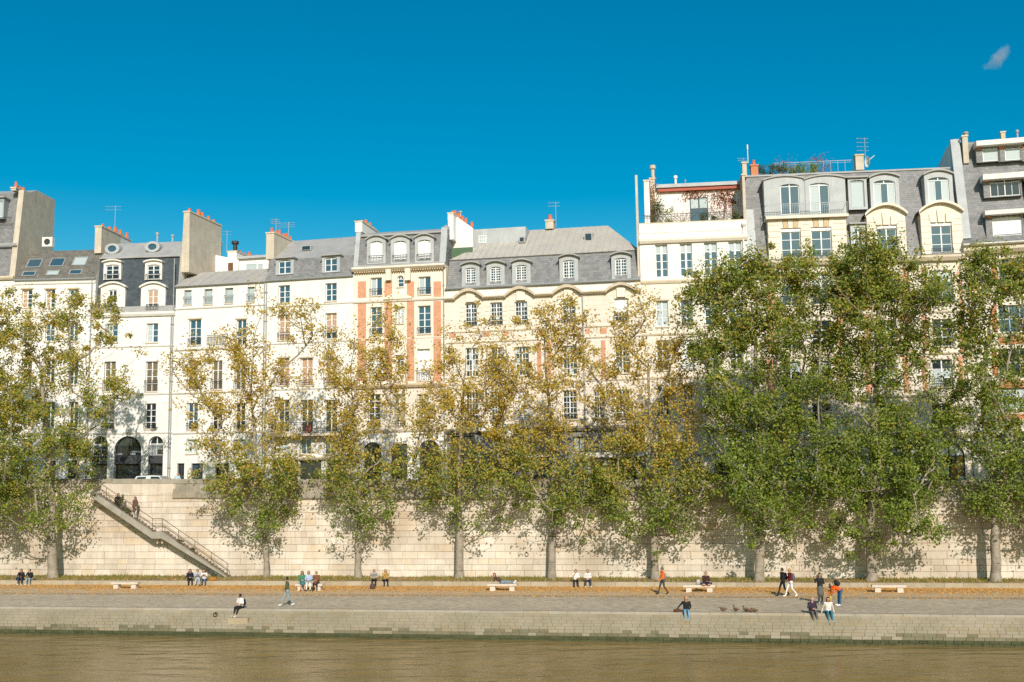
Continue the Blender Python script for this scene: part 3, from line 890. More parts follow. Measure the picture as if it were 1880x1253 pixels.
def blinds(p_low, p_high, k=0.5):
    """upper panes screened by a blind, lower ones clear"""
    return lambda i, j, nx, ny: p_high if (j + 0.5) / ny > k else p_low
def sides(a, b):
    return lambda i, j, nx, ny: a if i < nx / 2 else b
def mixed(a, b, k):
    return lambda i, j, nx, ny: b if random.random() < k else a

Z_ = {-190: 103.0, 17: 102.3, 168: 101.9, 318: 101.1, 485: 99.1, 648: 97.0, 820: 95.4, 1183: 92.0, 1385: 90.9, 1787: 89.1, 2030: 86.8}
def house(name, xa, xb, label, depth=11.0):
    return House(name, (xa, Z_[xa]), (xb, Z_[xb]), label, 'house', depth)

# --- far left house, mostly out of the frame: grey attic with broad chimney wall
h = house('slate_house', -190, 17, 'grey attic house cut off by the left edge of the picture', 7.2)
for x in (-120, -70, -25):
    for y0, y1 in ((560, 605), (640, 690), (730, 780)):
        h.win(x - 10, x + 10, y0, y1, rail=0.8)
zc = h.z(0, 508)
h.wall(zc, mat='white_render')
h.band(0, 508, 0.35, 0.35, 'trim_stone', name='cornice')
h.roof([(0.2, zc), (0.5, h.z(0, 452, 0.5)), (0.9, h.z(0, 447, 0.9)), (1.3, h.z(0, 412, 1.3)), (2.0, h.z(0, 356, 2.0)), (3.5, h.z(0, 352, 3.5))], ([0, 1, 0, 0, 1, 1], ['slate_grey', 'zinc', 'chimney_render']), 2)
h.band(0, 450, 0.18, 0.05, 'zinc', z=h.z(0, 449, 0.4))
h.dormer(-14, 4.5, 369, 399, -18, 7, 364, 402, 0.8, 2.4, 'flat', 'grey_frame', 'zinc', 1, 1, 'glass_curtain')
h.rail(h.root, h.u(-60, 400), h.u(15, 400), h.z(0, 409, 0.5), h.z(0, 399, 0.5), 0.5)
zt_ = h.z(25, 350, 1.0)
ue_ = h.W
MB().prism_x(list(reversed([(-0.1, zc - 0.2), (1.0, zt_), (3.2, zt_ + 0.1), (3.2, zt_ - 0.6), (7.2, zt_ - 1.2), (7.2, zc - 0.2)])), ue_ - 0.5, ue_ + 0.02).build('party_wall', 'chimney_render', h.root)
h.chimney(20, 29, 346, 350, 1.0, 3.0, pots=4, pot=0.2)
h.chimney(46, 52, 361, 368, 3.6, 2.0, pots=3, pot=0.2)
h.chimney(-60, -40, 330, 400, 3, 3.0, pots=3)

# --- house with six roof windows in a brown slate slope
h = house('white_house', 17, 168, 'narrow white house with six roof windows in a brown slate slope')
for x0, x1 in ((40, 59), (83, 101), (126, 144)):
    h.win(x0, x1, 532, 565, 2, 4, 'glass_blue' if x0 > 100 else sides('blind_tan', 'glass'), lintel='brown_stone')
    h.win(x0, x1 - 1, 594, 627, 2, 3, 'glass_blue', lintel='brown_stone')
    h.win(x0, x1 - 1, 661, 706, 2, 3, 'glass', lintel='brown_stone')
    h.win(x0, x1 - 1, 738, 786, 2, 3, 'glass')
    h.win(x0, x1, 806, 835, 2, 2, 'glass')
    h.win(x0 - 2, x1 + 1, 846, 884, 2, 2, 'glass', 'dark_frame')
zc = h.z(92, 513)
h.wall(zc, mat='white_render')
h.band(92, 518, 0.22, 0.12, 'white_trim', name='cornice')
for y in (796, 640, 580): h.band(92, y, 0.14, 0.06, 'white_trim')
zr = h.z(92, 461, 2.3)
h.roof([(-0.15, zc), (2.3, zr), (4.5, zr + 0.25)], ([0, 1], ['slate_brown', 'zinc', 'white_render']), 2)
h.gutter(92, 513)
slope = math.atan2(zr - zc, 2.45)
for (x0, x1, y0, y1, mt) in ((51, 77, 476, 494, 'glass_blue'), (93, 119, 474, 492, 'glass_blue'), (135, 160, 472, 490, 'glass_curtain'),
                             (42, 66, 499, 509, 'glass_blue'), (86, 109, 497.5, 507.5, 'glass_curtain'), (128, 151, 496, 506, 'glass_blue')):
    ym = (y0 + y1) / 2
    fr_ = (513 - ym) / 52
    dep = -0.15 + 2.45 * fr_
    u0, u1, z0, z1 = h.rect(x0, x1, y0, y1, dep)
    zm = (z0 + z1) / 2
    o = MB()
    w_, l_ = (u1 - u0) / 2, (z1 - z0) / 2 / math.sin(slope)
    for (a, b, c, d) in ((-w_, w_, -l_, -l_ + 0.08), (-w_, w_, l_ - 0.08, l_), (-w_, -w_ + 0.08, -l_ + 0.08, l_ - 0.08), (w_ - 0.08, w_, -l_ + 0.08, l_ - 0.08)):
        o.box(a, b, c, d, 0.0, 0.12)
    f = o.build('roof_window', 'grey_metal', h.root, ((u0 + u1) / 2, dep, zm))
    f.rotation_euler = (slope, 0, 0)
    p = link('pane', pane_mesh(mt), f, (0, 0, 0.06)); p.scale = (2 * w_ - 0.16, 2 * l_ - 0.16, 0.02)
ac = h.u(93, 440, 4.0)
m_ = MB().box(ac - 0.55, ac + 0.45, 3.4, 3.9, h.z(93, 455, 4.0), h.z(93, 438, 4.0))
acp = m_.build('air_conditioner', 'white_trim', h.root)
MB().lathe((0, 0, 0), [(0.30, 0), (0.30, 0.02)], 14).build('fan_grille', 'iron', acp, (ac - 0.05, 3.385, h.z(93, 446.5, 4.0))).rotation_euler = (math.pi / 2, 0, 0)
h.pipe(164, 512, 880)

# --- house with dark mansard, two oculus windows and ground-floor arches
h = house('arcade_house', 168, 318, 'white house with dark blue slate attic, two oculus windows and street arcade')
zc = h.z(245, 577)
for x0, x1 in ((195, 216), (269, 290)):
    h.win(x0, x1, 594, 629, 2, 3, sides('glass_curtain', 'glass_blue'), rail=None)
for x0, x1 in ((191, 212), (267, 289)):
    h.win(x0, x1, 664, 719, 2, 4, 'glass_warm', rail=1.0)
for x0, x1 in ((188, 209), (266, 286)):
    h.win(x0, x1, 741, 788, 2, 4, 'blind_olive' if x0 < 200 else 'glass', rail=0.5)
# arcade: arched openings with a mezzanine band
for x0, x1 in ((166.5, 197), (209, 259), (272, 299)):
    u0, u1, z0, z1 = h.rect(x0, x1, 801, 886)
    u0 = max(u0, 0.15)
    z0 = 0.05
    ar = (u1 - u0) / 2
    h.open.append((u0, u1, z0, z1, ar))
    zb0, zb1 = h.z(234, 852), h.z(234, 837)
    w = h.glaze(h.root, u0, u1, zb1, z1, 0.3, 2 if x1 - x0 < 40 else 4, 2, mixed('glass', 'glass_curtain', 0.45), 'dark_frame' if x1 - x0 > 40 else 'white_frame', ('window', True), None, ar)
    h.rail(w, u0, u1, zb1 + 0.05, zb1 + 0.9, 0.16)
    MB().box(u0, u1, 0.12, 0.6, zb0, zb1).build('mezzanine_band', 'shop_dark', h.root)
    h.glaze(h.root, u0, u1, z0, zb0, 0.45, 2, 2, 'glass', 'dark_frame', ('shop_window', True))
h.wall(zc, mat='white_ashlar', reveal=0.6)
for y in (634, 722, 793): h.band(245, y, 0.2, 0.1, 'white_trim')
h.band(245, 574, 0.4, 0.28, 'white_trim', name='cornice')
zb, zr = h.z(245, 475, 0.75), h.z(245, 447, 3.2)
h.roof([(0.12, zc), (0.75, zb), (0.55, zb + 0.02), (0.55, zb + 0.16), (0.8, zb + 0.2), (3.2, zr), (4.4, zr)], ([0, 1, 1, 1, 1, 1], ['slate_dark', 'zinc', 'white_render']), 2)
MB().box(0.1, h.W - 0.1, 0.05, 0.35, zc, h.z(245, 563, 0.1)).build('zinc_apron', 'zinc', h.root)
for x0, x1 in ((194, 218), (270, 293)):
    h.dormer(x0, x1, 486, 513, x0 - 4, x1 + 4, 482.5, 514, 0.35, 1.6, 'arch', 'white_trim', 'white_trim', 2, 3, 'glass', rail=0.5, rise=0.18)
for x0, x1, p in ((199, 214, 'glass'), (271, 290, 'blind_tan')):
    xm = (x0 + x1) / 2
    h.dormer(x0, x1, 532, 569, xm - 22, xm + 23, 529, 570, 0.08, 1.2, 'arch', 'white_trim', 'white_trim', 2, 3, p, rail=0.5, rise=0.42, hoodh=0.16)
for xc, yc in ((210.5, 459), (284, 455.5)):
    u, z = h.q(xc, yc, 1.9)
    k = MB()
    N = 18
    for i in range(N):
        a0, a1 = 2 * math.pi * i / N, 2 * math.pi * (i + 1) / N
        pts = []
        for rr, yy in ((0.72, 1.35), (0.42, 1.35), (0.42, 1.5), (0.72, 3.0)):
            for a in (a0, a1): pts.append((u + rr * math.cos(a), yy, z + rr * 0.72 * math.sin(a)))
        k.add(pts, [(0, 1, 3, 2), (2, 3, 5, 4), (1, 0, 6, 7)])
    o = k.build('oculus', 'zinc_pale', h.root, smooth=False)
    g = MB(); g.add([(u + 0.42 * math.cos(2 * math.pi * i / N), 1.46, z + 0.30 * math.sin(2 * math.pi * i / N)) for i in range(N)], [tuple(range(N))])
    g.build('pane', 'glass_blue', o)
h.chimney(174, 186, 417, 465, 1.6, 4.0, pots=3, pot=0.19)
h.chimney(205, 212, 430, 452, 6.0, 3.4, pots=4, pot=0.18, mat='white_render')
h.aerial(212, 378, 425, 5.8, 2, w=1.0)
h.flue(289, 427, 446, 4); h.flue(318 - 1, 431, 446, 4)
h.pipe(316.5, 475, 880)
h.pipe(309, 580, 880, u=h.W - 0.35)

# --- low white house with four small top windows
h = house('low_white_house', 318, 485, 'low white house with four small top-floor windows under a flat zinc roof')
zc = h.z(400, 522)
for x0, x1, y0, y1 in ((338, 351.5, 533, 560), (375, 390, 531, 559), (413, 428, 529, 557), (454, 467, 527, 555)):
    h.win(x0, x1, y0, y1, 1, 2, 'glass_curtain', 'grey_frame', rail=0.75, railcol='grey_metal')
for x0, x1 in ((347, 369), (434, 452)):
    h.win(x0, x1, 587, 634, 2, 3, 'glass_blue', rail=0.6, lintel='trim_stone')
for x0, x1 in ((344, 363), (389, 408), (431, 450)):
    h.win(x0, x1, 662, 715, 2, 3, 'glass_warm', rail=0.9)
    h.win(x0, x1, 740, 789, 2, 3, 'glass_blue' if x0 < 360 else 'glass', rail=0.6)
    h.win(x0 - 2, x1, 807, 833, 2, 1, 'glass_curtain')
for x0, x1, p in ((325, 338, 'glass'), (351, 372, 'glass_blue'), (395, 420, 'glass'), (440, 470, 'glass')):
    h.win(x0, x1, 851, 890, 2, 1, p, 'dark_frame', sill=False)
h.wall(zc, mat='white_render')
for y, o in ((562, 0.12), (638, 0.16), (718, 0.12), (792, 0.12)): h.band(400, y, 0.18, o, 'white_trim')
h.panel(384, 415, 616, 634, 'white_trim', 0.05, 'balcony_panel')
h.rail(h.root, *[h.rect(383, 416, 616, 634)[i] for i in range(4)], -0.3)
zr = h.z(400, 499, 3.4)
h.roof([(-0.25, zc), (3.4, zr), (6, zr)], ([0, 0], ['zinc_warm', 'white_render']), 1)
h.gutter(400, 522)
k = 0
for x in range(330, 484, 19):
    u0 = h.u(x, 520)
    o = MB().box(u0 - 0.02, u0 + 0.02, 0, math.hypot(3.6, zr - zc), 0, 0.05).build('roof_seam', 'zinc_pale', h.root, (0, -0.22, zc + 0.01))
    o.rotation_euler = (math.atan2(zr - zc, 3.65), 0, 0)
h.chimney(336.5, 347, 390, 500, 1.2, 6.2, pots=5, pot=0.2, taper=0.12)
# penthouse rooms behind the ridge
uA, uB = h.u(386, 480, 6.2), h.u(438, 480, 6.2)
zA, zB, zC = h.z(386, 467, 6.2), h.z(436, 477, 6.2), h.z(400, 500, 6.2)
pr = MB(); pr.add([(uA, 6.2, zC), (uB, 6.2, zC), (uB, 6.2, zB), (uA, 6.2, zA), (uA, 10, zC), (uB, 10, zC), (uB, 10, zB), (uA, 10, zA)], [(0, 1, 2, 3), (3, 2, 6, 7), (1, 5, 6, 2), (4, 0, 3, 7)])
pr = pr.build('roof_room', 'white_render', h.root)
MB().box(*[h.rect(419, 428, 483, 499, 6.2)[i] for i in (0, 1)], 6.15, 6.3, *[h.rect(419, 428, 483, 499, 6.2)[i] for i in (2, 3)]).build('doorway', 'brown_awning', pr)
r_ = h.rect(439, 484, 475, 504, 4.6)
g2 = MB().box(r_[0], r_[1] + 0.5, 4.6, 9.0, r_[2], r_[3]).build('garden_room', 'white_render', h.root)
r_ = h.rect(451, 473, 484, 503, 4.6); h.glaze(g2, r_[0], r_[1], r_[2], r_[3], 4.55, 1, 1, 'glass_curtain', 'white_frame', ('window_frame', False))
r_ = h.rect(473, 484, 484, 503, 4.6); h.glaze(g2, r_[0], r_[1], r_[2], r_[3], 4.55, 1, 1, 'glass_curtain', 'white_frame', ('window_frame', False))
r_ = h.rect(436, 486, 471.5, 475, 4.5); MB().box(r_[0], r_[1] + 0.5, 4.3, 9.1, r_[2], r_[3] + 0.05).build('flat_roof', 'zinc_pale', h.root)
h.chimney(387, 399, 444, 468, 9.0, 1.0, pots=1, pot=0.2); h.chimney(418, 434, 463, 480, 8.0, 8.0, pots=8, pot=0.2, mat='white_render')
h.flue(432, 443, 464, 8.5, 0.3, 'iron')
h.aerial(417, 424, 466, 8.8, 2, w=0.8)
h.pipe(484, 515, 880)

# --- white house with grey mansard and two box dormers, balcony low down
h = house('grey_mansard_house', 485, 648, 'white house with grey mansard, two box dormers and blinds in its windows')
zc = h.z(566, 511)
for x0, x1, y0, y1 in ((511, 532, 524, 557), (597, 618, 520, 553)):
    h.win(x0, x1, y0, y1, 2, 3, 'glass_blue', rail=None)
for x0, x1, y0, y1 in ((511, 532, 578, 625), (597, 618, 575, 622)):
    h.win(x0, x1, y0, y1, 2, 4, blinds('glass', 'blind_tan', 0.22) if x0 > 550 else 'blind_tan', rail=0.7)
for x0, x1 in ((510, 531), (552, 574), (596, 619)):
    h.win(x0, x1, 658, 708, 2, 3, 'blind_tan', rail=0.5, lintel='trim_stone')
    h.win(x0, x1, 735, 794, 2, 3, 'glass', lintel='white_trim', sill=False)
    h.win(x0 - 1, x1 - 3, 806, 834, 2, 1, 'glass_curtain' if x0 < 520 else 'glass_blue')
for x0, x1 in ((500, 540), (550, 590), (600, 636)):
    h.win(x0, x1, 846, 892, 2, 1, 'glass', 'dark_frame', sill=False)
h.wall(zc, mat='white_render')
for y in (558, 627, 712): h.band(566, y, 0.16, 0.09, 'white_trim')
h.band(566, 839, 0.3, 0.35, 'trim_stone')
b0, b1 = h.u(500, 797), h.u(638, 797)
zs1 = h.z(566, 797)
bal = MB().box(b0, b1, -0.95, 0.02, zs1 - 0.22, zs1).build('balcony', 'trim_stone', h.root)
h.rail(bal, b0 + 0.03, b1 - 0.03, zs1 + 0.02, zs1 + 1.0, -0.88, returns=0.9)
u_ = h.u(571, 785)
MB().box(u_ - 0.22, u_ + 0.22, -0.55, -0.5, zs1 + 0.05, zs1 + 0.85).build('folded_chair', 'red_paint', bal)
zb, zr = h.z(566, 474, 0.8), h.z(566, 441, 4.6)
h.roof([(-0.05, zc), (0.8, zb), (4.6, zr), (5.5, zr)], ([0, 1, 1], ['slate_grey', 'zinc', 'white_render']), 2)
h.gutter(566, 511)
for x0, x1, y0, y1 in ((511, 534, 478, 503), (596, 619, 473, 499)):
    h.dormer(x0, x1, y0, y1, x0 - 5, x1 + 5, y0 - 3, y1 + 1.5, 0.05, 2.6, 'flat', 'zinc_pale', 'zinc', 2, 2, 'glass_blue', hoodout=0.25, hoodh=0.1)
h.chimney(488.5, 503, 429, 476, 0.9, 4.6, pots=6, pot=0.17)
r_ = h.rect(557, 574, 453, 461, 2.6)
rw = MB().box(r_[0], r_[1], 2.2, 2.7, r_[2], r_[3]).build('roof_window', 'zinc_pale', h.root)
o = link('pane', pane_mesh('glass'), rw, ((r_[0] + r_[1]) / 2, 2.18, (r_[2] + r_[3]) / 2)); o.scale = (r_[1] - r_[0] - 0.15, 0.03, r_[3] - r_[2] - 0.1)
h.aerial(507, 402, 430, 2.5, 3, w=0.5); h.aerial(530, 408, 437, 4.0, 3, w=1.1)
h.pipe(486, 520, 880, u=0.12)

# --- brick and stone house
h = house('brick_house', 648, 820, 'narrow cream stone house with vertical red brick panels and three arched dormers')
zc = h.z(734, 490)
h.win(680, 701, 510, 543, 2, 1, sides('glass_curtain', 'glass_blue'), rail=0.6)
h.win(768, 790.5, 508, 541, 2, 1, sides('glass_curtain', 'glass_blue'), rail=0.6)
h.win(729, 741, 506, 527, 1, 2, 'glass_blue', arch=1.0)
h.win(680, 701, 564, 615, 2, 4, 'glass_blue', rail=0.55); h.win(767, 790.5, 561.5, 613, 2, 4, 'glass_blue', rail=0.55)
h.win(728, 741, 563, 594, 2, 3, 'glass_curtain')
h.win(677, 699, 643, 700, 2, 3, 'shutter_white', rail=0.9); h.win(766, 789, 641, 699, 2, 3, 'shutter_white', rail=0.9)
h.win(727, 741, 652, 681, 2, 3, 'glass')
for x0, x1 in ((676, 698), (721, 744), (766, 787)):
    h.win(x0, x1, 724, 784, 2, 5, 'blind_olive' if x0 > 700 else 'glass', rail=0.5, sill=False)
h.win(668, 700, 812, 890, 2, 3, 'glass', 'dark_frame', arch=0.9, sill=False)
h.win(770, 806, 808, 890, 2, 3, 'glass', 'dark_frame', arch=0.9, sill=False)
h.win(718, 748, 815, 890, 2, 3, 'glass', 'dark_frame', sill=False)
h.wall(zc, bands=[(0, 'white_ashlar'), (h.z(734, 788), 'cream_stone'), (h.z(734, 704), 'pale_stone')])
for x0, x1 in ((657, 672), (706, 720), (747, 760.5), (796, 810)):
    for y0, y1 in ((517, 547), (553, 621), (622, 700)):
        if y0 == 517 or True:
            h.panel(x0, x1, y0, y1, 'red_brick', 0.025, 'brick_panel')
h.band(734, 549, 0.24, 0.16, 'pale_stone'); h.band(734, 705, 0.35, 0.3, 'brown_stone', name='cornice'); h.band(734, 788, 0.25, 0.15, 'trim_stone'); h.band(734, 621, 0.1, 0.05, 'pale_stone')
h.band(734, 489, 0.35, 0.55, 'pale_stone', name='cornice')
for i in range(38):                                      # dentils under the cornice
    u_ = 0.25 + (h.W - 0.5) * i / 37
    MB().box(u_ - 0.06, u_ + 0.06, -0.3, 0.01, h.z(734, 499), h.z(734, 494)).build('dentil', 'brown_stone', h.root)
for x0, x1 in ((710.5, 719.5), (745.5, 755)):
    h.panel(x0, x1, 494, 516, 'pale_stone', 0.4, 'bracket')
u0, u1, z0, z1 = h.rect(705, 757, 536, 550)
um = (u0 + u1) / 2
MB().add([(u0, -0.25, z0), (u1, -0.25, z0), (u1, -0.25, z0 + 0.15), (um, -0.25, z1), (u0, -0.25, z0 + 0.15), (u0, 0.02, z0), (u1, 0.02, z0), (u1, 0.02, z0 + 0.15), (um, 0.02, z1), (u0, 0.02, z0 + 0.15)],
         [(0, 1, 2, 3, 4), (4, 3, 8, 9), (3, 2, 7, 8), (0, 5, 6, 1)]).build('pediment', 'pale_stone', h.root)
zb, zr = h.z(734, 433, 0.9), h.z(734, 425, 2.0)
h.roof([(-0.3, zc + 0.05), (0.15, zc + 0.35), (0.9, zb), (0.7, zb + 0.05), (0.7, zb + 0.2), (2.0, zr), (4, zr)], ([1, 0, 1, 1, 1, 1], ['slate_grey', 'zinc', 'zinc_pale']), 2)
for x0, x1, y0, y1 in ((679.5, 702, 443, 481), (723, 746, 442.5, 480), (767.5, 790.5, 440.5, 478)):
    h.dormer(x0, x1, y0, y1, x0 - 6, x1 + 6, y0 - 2, y1 + 4, 0.1, 1.5, 'arch', 'zinc_pale', 'zinc', 2, 3, 'shutter_white', rail=0.55, arch=0.35, rise=0.35)
for ua, ub in ((0.0, 0.42), (h.W - 0.55, h.W)):          # zinc-clad party walls
    MB().prism_x(list(reversed([(-0.1, zc), (0.7, zb + 0.45), (2.6, zr + 0.5), (4, zr + 0.5), (4, zc)])), ua, ub).build('party_wall', 'zinc_pale', h.root)
h.chimney(652, 665, 408, 426, 0.9, 4.6, pots=0, mat='white_render'); h.chimney(660, 676, 414, 427, 3.4, 2.2, pots=2, mat='white_render')
h.flue(657, 405, 410, 1.4, 0.2, 'iron')
h.chimney(822.5, 832.5, 393, 440, 1.5, 5.0, pots=5, pot=0.17, mat='white_render')
h.flue(845, 388, 400, 3, 0.15)
h.pipe(815, 495, 880, u=h.W - 0.18)

# --- wide house with hipped zinc roof and curved pediments
h = house('pediment_house', 820, 1183, 'wide cream stone house with hipped zinc roof and four curved pediments')
zc = h.z(1000, 522)
COLS6 = [(853.6, 875), (900, 922), (945, 968), (1032, 1056), (1128, 1153)]
T6 = lambda x, y: y + (x - 865) * -0.033               # the floors rise to the right in the picture
for i, (x0, x1) in enumerate(COLS6):
    d = T6((x0 + x1) / 2, 0)
    h.win(x0, x1, 557 + d, 599 + d, 4, 5, mixed('glass', 'glass_curtain', 0.12) if i < 4 else blinds('glass', 'shutter_white', 0.45), rail=0.5, sill=False)
    d *= 0.7
    h.win(x0 + 1, x1 + 3, 639 + d, 692 + d, 4, 5, mixed('glass', 'glass_curtain', 0.3), sill=True)
    d *= 0.7
    h.win(x0 + 1, x1 + 3, 720 + d, 773 + d, 4, 5, 'glass' if i != 2 else 'shutter_white', rail=0.4)
h.win(1090, 1110, 716, 768, 4, 5, 'glass')
h.win(828, 872, 800, 892, 2, 2, 'glass', 'dark_frame', sill=False)
h.win(1082, 1111, 845, 892, 1, 1, 'glass', 'white_frame', sill=False)
h.win(1052, 1074, 802, 830, 2, 1, 'glass_curtain', 'dark_frame'); h.win(1118, 1146, 800, 828, 2, 1, 'glass', 'dark_frame'); h.win(1156, 1180, 800, 828, 2, 1, 'glass_warm', 'dark_frame')
h.win(1125, 1175, 845, 892, 3, 1, 'glass', 'dark_frame', sill=False)
h.win(960, 1015, 850, 892, 3, 1, 'glass', 'dark_frame', sill=False); h.win(895, 945, 830, 892, 2, 1, 'glass', 'dark_frame', sill=False)
h.wall(zc, bands=[(0, 'shop_grey'), (h.z(1000, 790), 'cream_stone')])
for y in (606, 626, 704): h.band(1000, y - 4, 0.14, 0.08, 'trim_stone')
h.band(1000, 784, 0.4, 0.35, 'shop_grey', name='shop_cornice')
for x0, x1 in ((986, 994), (1004, 1012), (1104, 1112)):
    for y0, y1 in ((630, 700),):
        h.panel(x0, x1, y0 + T6(x0, 0) * 0.6, y1 + T6(x0, 0) * 0.5, 'red_brick', 0.02, 'brick_panel')
for x0, x1 in ((825, 837), (888, 899), (924, 932), (986, 996), (1075, 1083), (1102, 1114)):
    h.panel(x0, x1, 609 + T6(x0, 0) * 0.8, 619 + T6(x0, 0) * 0.8, 'red_brick', 0.03, 'brick_panel')
for (x0, x1) in COLS6:                                   # rusticated jamb blocks and a keystone at each top-floor window
    d = T6((x0 + x1) / 2, 0)
    for k in range(5):
        y = 558 + d + k * 8.2
        for a, b in ((x0 - 9, x0 - 1), (x1 + 1, x1 + 9)):
            h.panel(a, b, y, y + 7.4, 'pale_stone', 0.06, 'quoin')
    if x0 not in (900,):
        h.panel((x0 + x1) / 2 - 8, (x0 + x1) / 2 + 8, 536 + d, 555 + d, 'pale_stone', 0.16, 'keystone')
# cornice broken by segmental pediments
ARC = [(834, 889, 531, 546), (927, 983, 527, 541), (1014, 1069, 524, 537), (1112, 1168, 520, 533.5)]
zcor = h.z(1000, 539)
edges_ = [0.0]
for (x0, x1, yt, yb) in ARC:
    u0, u1, z0, z1 = h.rect(x0, x1, yt, yb)
    edges_ += [u0 + 0.1, u1 - 0.1]
    N = 14
    mb = MB()
    um, hw, rise = (u0 + u1) / 2, (u1 - u0) / 2, (z1 - zcor)
    for i in range(N):
        a, b = 2 * i / N - 1, 2 * (i + 1) / N - 1
        za, zb_ = zcor + rise * (math.cos(a * math.pi / 2) ** 0.9 if abs(a) < 1 else 0), zcor + rise * (math.cos(b * math.pi / 2) ** 0.9 if abs(b) < 1 else 0)
        th = 0.24
        mb.add([(um + a * hw, -0.45, za - th), (um + b * hw, -0.45, zb_ - th), (um + b * hw, -0.5, zb_), (um + a * hw, -0.5, za),
                (um + a * hw, 0.02, za - th), (um + b * hw, 0.02, zb_ - th), (um + b * hw, 0.02, zb_), (um + a * hw, 0.02, za)],
               [(0, 1, 2, 3), (3, 2, 6, 7), (1, 0, 4, 5)])
    mb.build('curved_pediment', 'trim_stone', h.root)
edges_.append(h.W)
for i in range(0, len(edges_), 2):
    h.band(0, 0, 0.26, 0.42, 'trim_stone', edges_[i], edges_[i + 1], 'cornice', z=zcor)
MB().box(0, h.W, -0.03, 0.02, zcor + 0.02, zc - 0.16).build('attic_frieze', 'white_trim', h.root)
zb = h.z(1000, 470, 0.9)
zr = h.z(1025, 420, 6.5)
rl, rr_ = h.u(936, 424, 6.5), h.u(1116, 415, 6.5)
mb = MB()
W = h.W
mb.quad((0.1, 0, zc), (W, 0, zc), (W, 0.9, zb), (0.1, 0.9, zb), 0)
mb.quad((0.1, 0.9, zb), (W, 0.9, zb), (W, 0.75, zb + 0.05), (0.1, 0.75, zb + 0.05), 1)
u_l, u_r = h.u(849, 475, 0.9), h.u(1150, 463, 0.9)
mb.quad((0.1, 0.75, zb + 0.05), (W - 0.1, 0.75, zb + 0.05), (rr_, 6.5, zr), (rl, 6.5, zr), 1)
mb.add([(0.1, 0.75, zb + 0.05), (rl, 6.5, zr), (0.1, 11, zb)], [(0, 1, 2)], 1)
mb.add([(W - 0.1, 0.75, zb + 0.05), (W - 0.1, 11, zb), (rr_, 6.5, zr)], [(0, 1, 2)], 1)
mb.quad((0.1, 0.9, zb), (0.1, 11, zb), (0.1, 11, zc), (0.1, 0, zc), 0)
mb.quad((W, 0, zc), (W, 11, zc), (W, 11, zb), (W, 0.9, zb), 0)
roof6 = mb.build('roof', ['slate_grey', 'zinc_warm'], h.root)
nrm = Vector((0, -(zr - zb), 5.75)).normalized()
for i in range(29):                                      # standing seams
    f = (i + 0.5) / 29
    a = Vector((0.1 + (W - 0.2) * f, 0.75, zb + 0.05))
    ub = rl + (rr_ - rl) * f
    # seams run straight up the slope until they meet a hip
    ru = a.x
    if ru < rl: t_ = (ru - 0.1) / (rl - 0.1)
    elif ru > rr_: t_ = (W - 0.1 - ru) / (W - 0.1 - rr_)
    else: t_ = 1.0
    b = Vector((ru, 0.75 + 5.75 * t_, zb + 0.05 + (zr - zb - 0.05) * t_))
    if t_ > 0.05:
        MB().add([a + Vector((-0.025, 0, 0)) , a + Vector((0.025, 0, 0)), b + Vector((0.025, 0, 0)), b + Vector((-0.025, 0, 0)),
                  a + Vector((-0.025, 0, 0)) + nrm * 0.06, a + Vector((0.025, 0, 0)) + nrm * 0.06, b + Vector((0.025, 0, 0)) + nrm * 0.06, b + Vector((-0.025, 0, 0)) + nrm * 0.06],
                 [(4, 5, 6, 7), (0, 4, 7, 3), (1, 2, 6, 5), (0, 1, 5, 4)]).build('roof_seam', 'zinc_pale', roof6)
h.gutter(1000, 522, z=zc, out=0.3)
for (x0, x1, y0, y1) in ((854.6, 873.5, 492, 524), (900, 919.5, 490, 521.5), (947, 967, 487, 519), (1034, 1054.5, 478, 516.5), (1129.5, 1151, 474, 512)):
    h.dormer(x0, x1, y0, y1, x0 - 7, x1 + 7, y0 - 4, y1 + 2, 0.05, 1.6, 'arch', 'zinc_pale', 'zinc', 4, 6, mixed('glass', 'glass_blue', 0.4), arch=0.25, rise=0.25, hoodout=0.28)
for (x0, x1, y0, y1) in ((955, 962, 437, 444), (1075, 1086, 430, 443)):
    r_ = h.rect(x0, x1, y0, y1, 3.5)
    hatch = MB().box(r_[0] - 0.1, r_[1] + 0.1, 3.4, 4.6, r_[2] - 0.1, r_[3] + 0.1).build('roof_hatch', 'zinc', h.root)
    o = link('pane', pane_mesh('glass'), hatch, ((r_[0] + r_[1]) / 2, 3.39, (r_[2] + r_[3]) / 2)); o.scale = (r_[1] - r_[0], 0.03, r_[3] - r_[2])
h.chimney(1001.5, 1016, 406, 420, 6.0, 0.9, pots=1, pot=0.25, poth=0.55)
h.aerial(1020, 371, 418, 6.4, 2, w=0.7)
h.pipe(1072, 540, 790, r=0.05)
# rooftop studio beside the hipped roof, with green netting
r_ = h.rect(868, 905, 421, 466, 4.0)
st = MB().box(r_[0], r_[1] + 3, 4.0, 9.0, r_[2], r_[3]).build('roof_studio', 'zinc_pale', h.root)
r2 = h.rect(879, 893, 433, 447, 4.0); h.glaze(st, r2[0], r2[1], r2[2], r2[3], 3.95, 3, 2, 'glass_curtain', 'white_frame', ('window_frame', False), stile=0.035)
r2 = h.rect(828, 868, 455, 473, 2.2); MB().box(r2[0], r2[1], 2.18, 2.22, r2[2], r2[3]).build('netting', 'green_mesh', h.root)
r2 = h.rect(860, 867, 436, 456, 4.4); MB().box(r2[0], r2[1], 4.35, 4.45, r2[2], r2[3]).build('studio_door', 'brown_awning', h.root)
pts_ = [h.q(px, py, 2.6) for px, py in ((822, 470), (868, 470), (868, 419), (833, 394), (822, 393))]
strip_ = MB(); n_ = len(pts_)
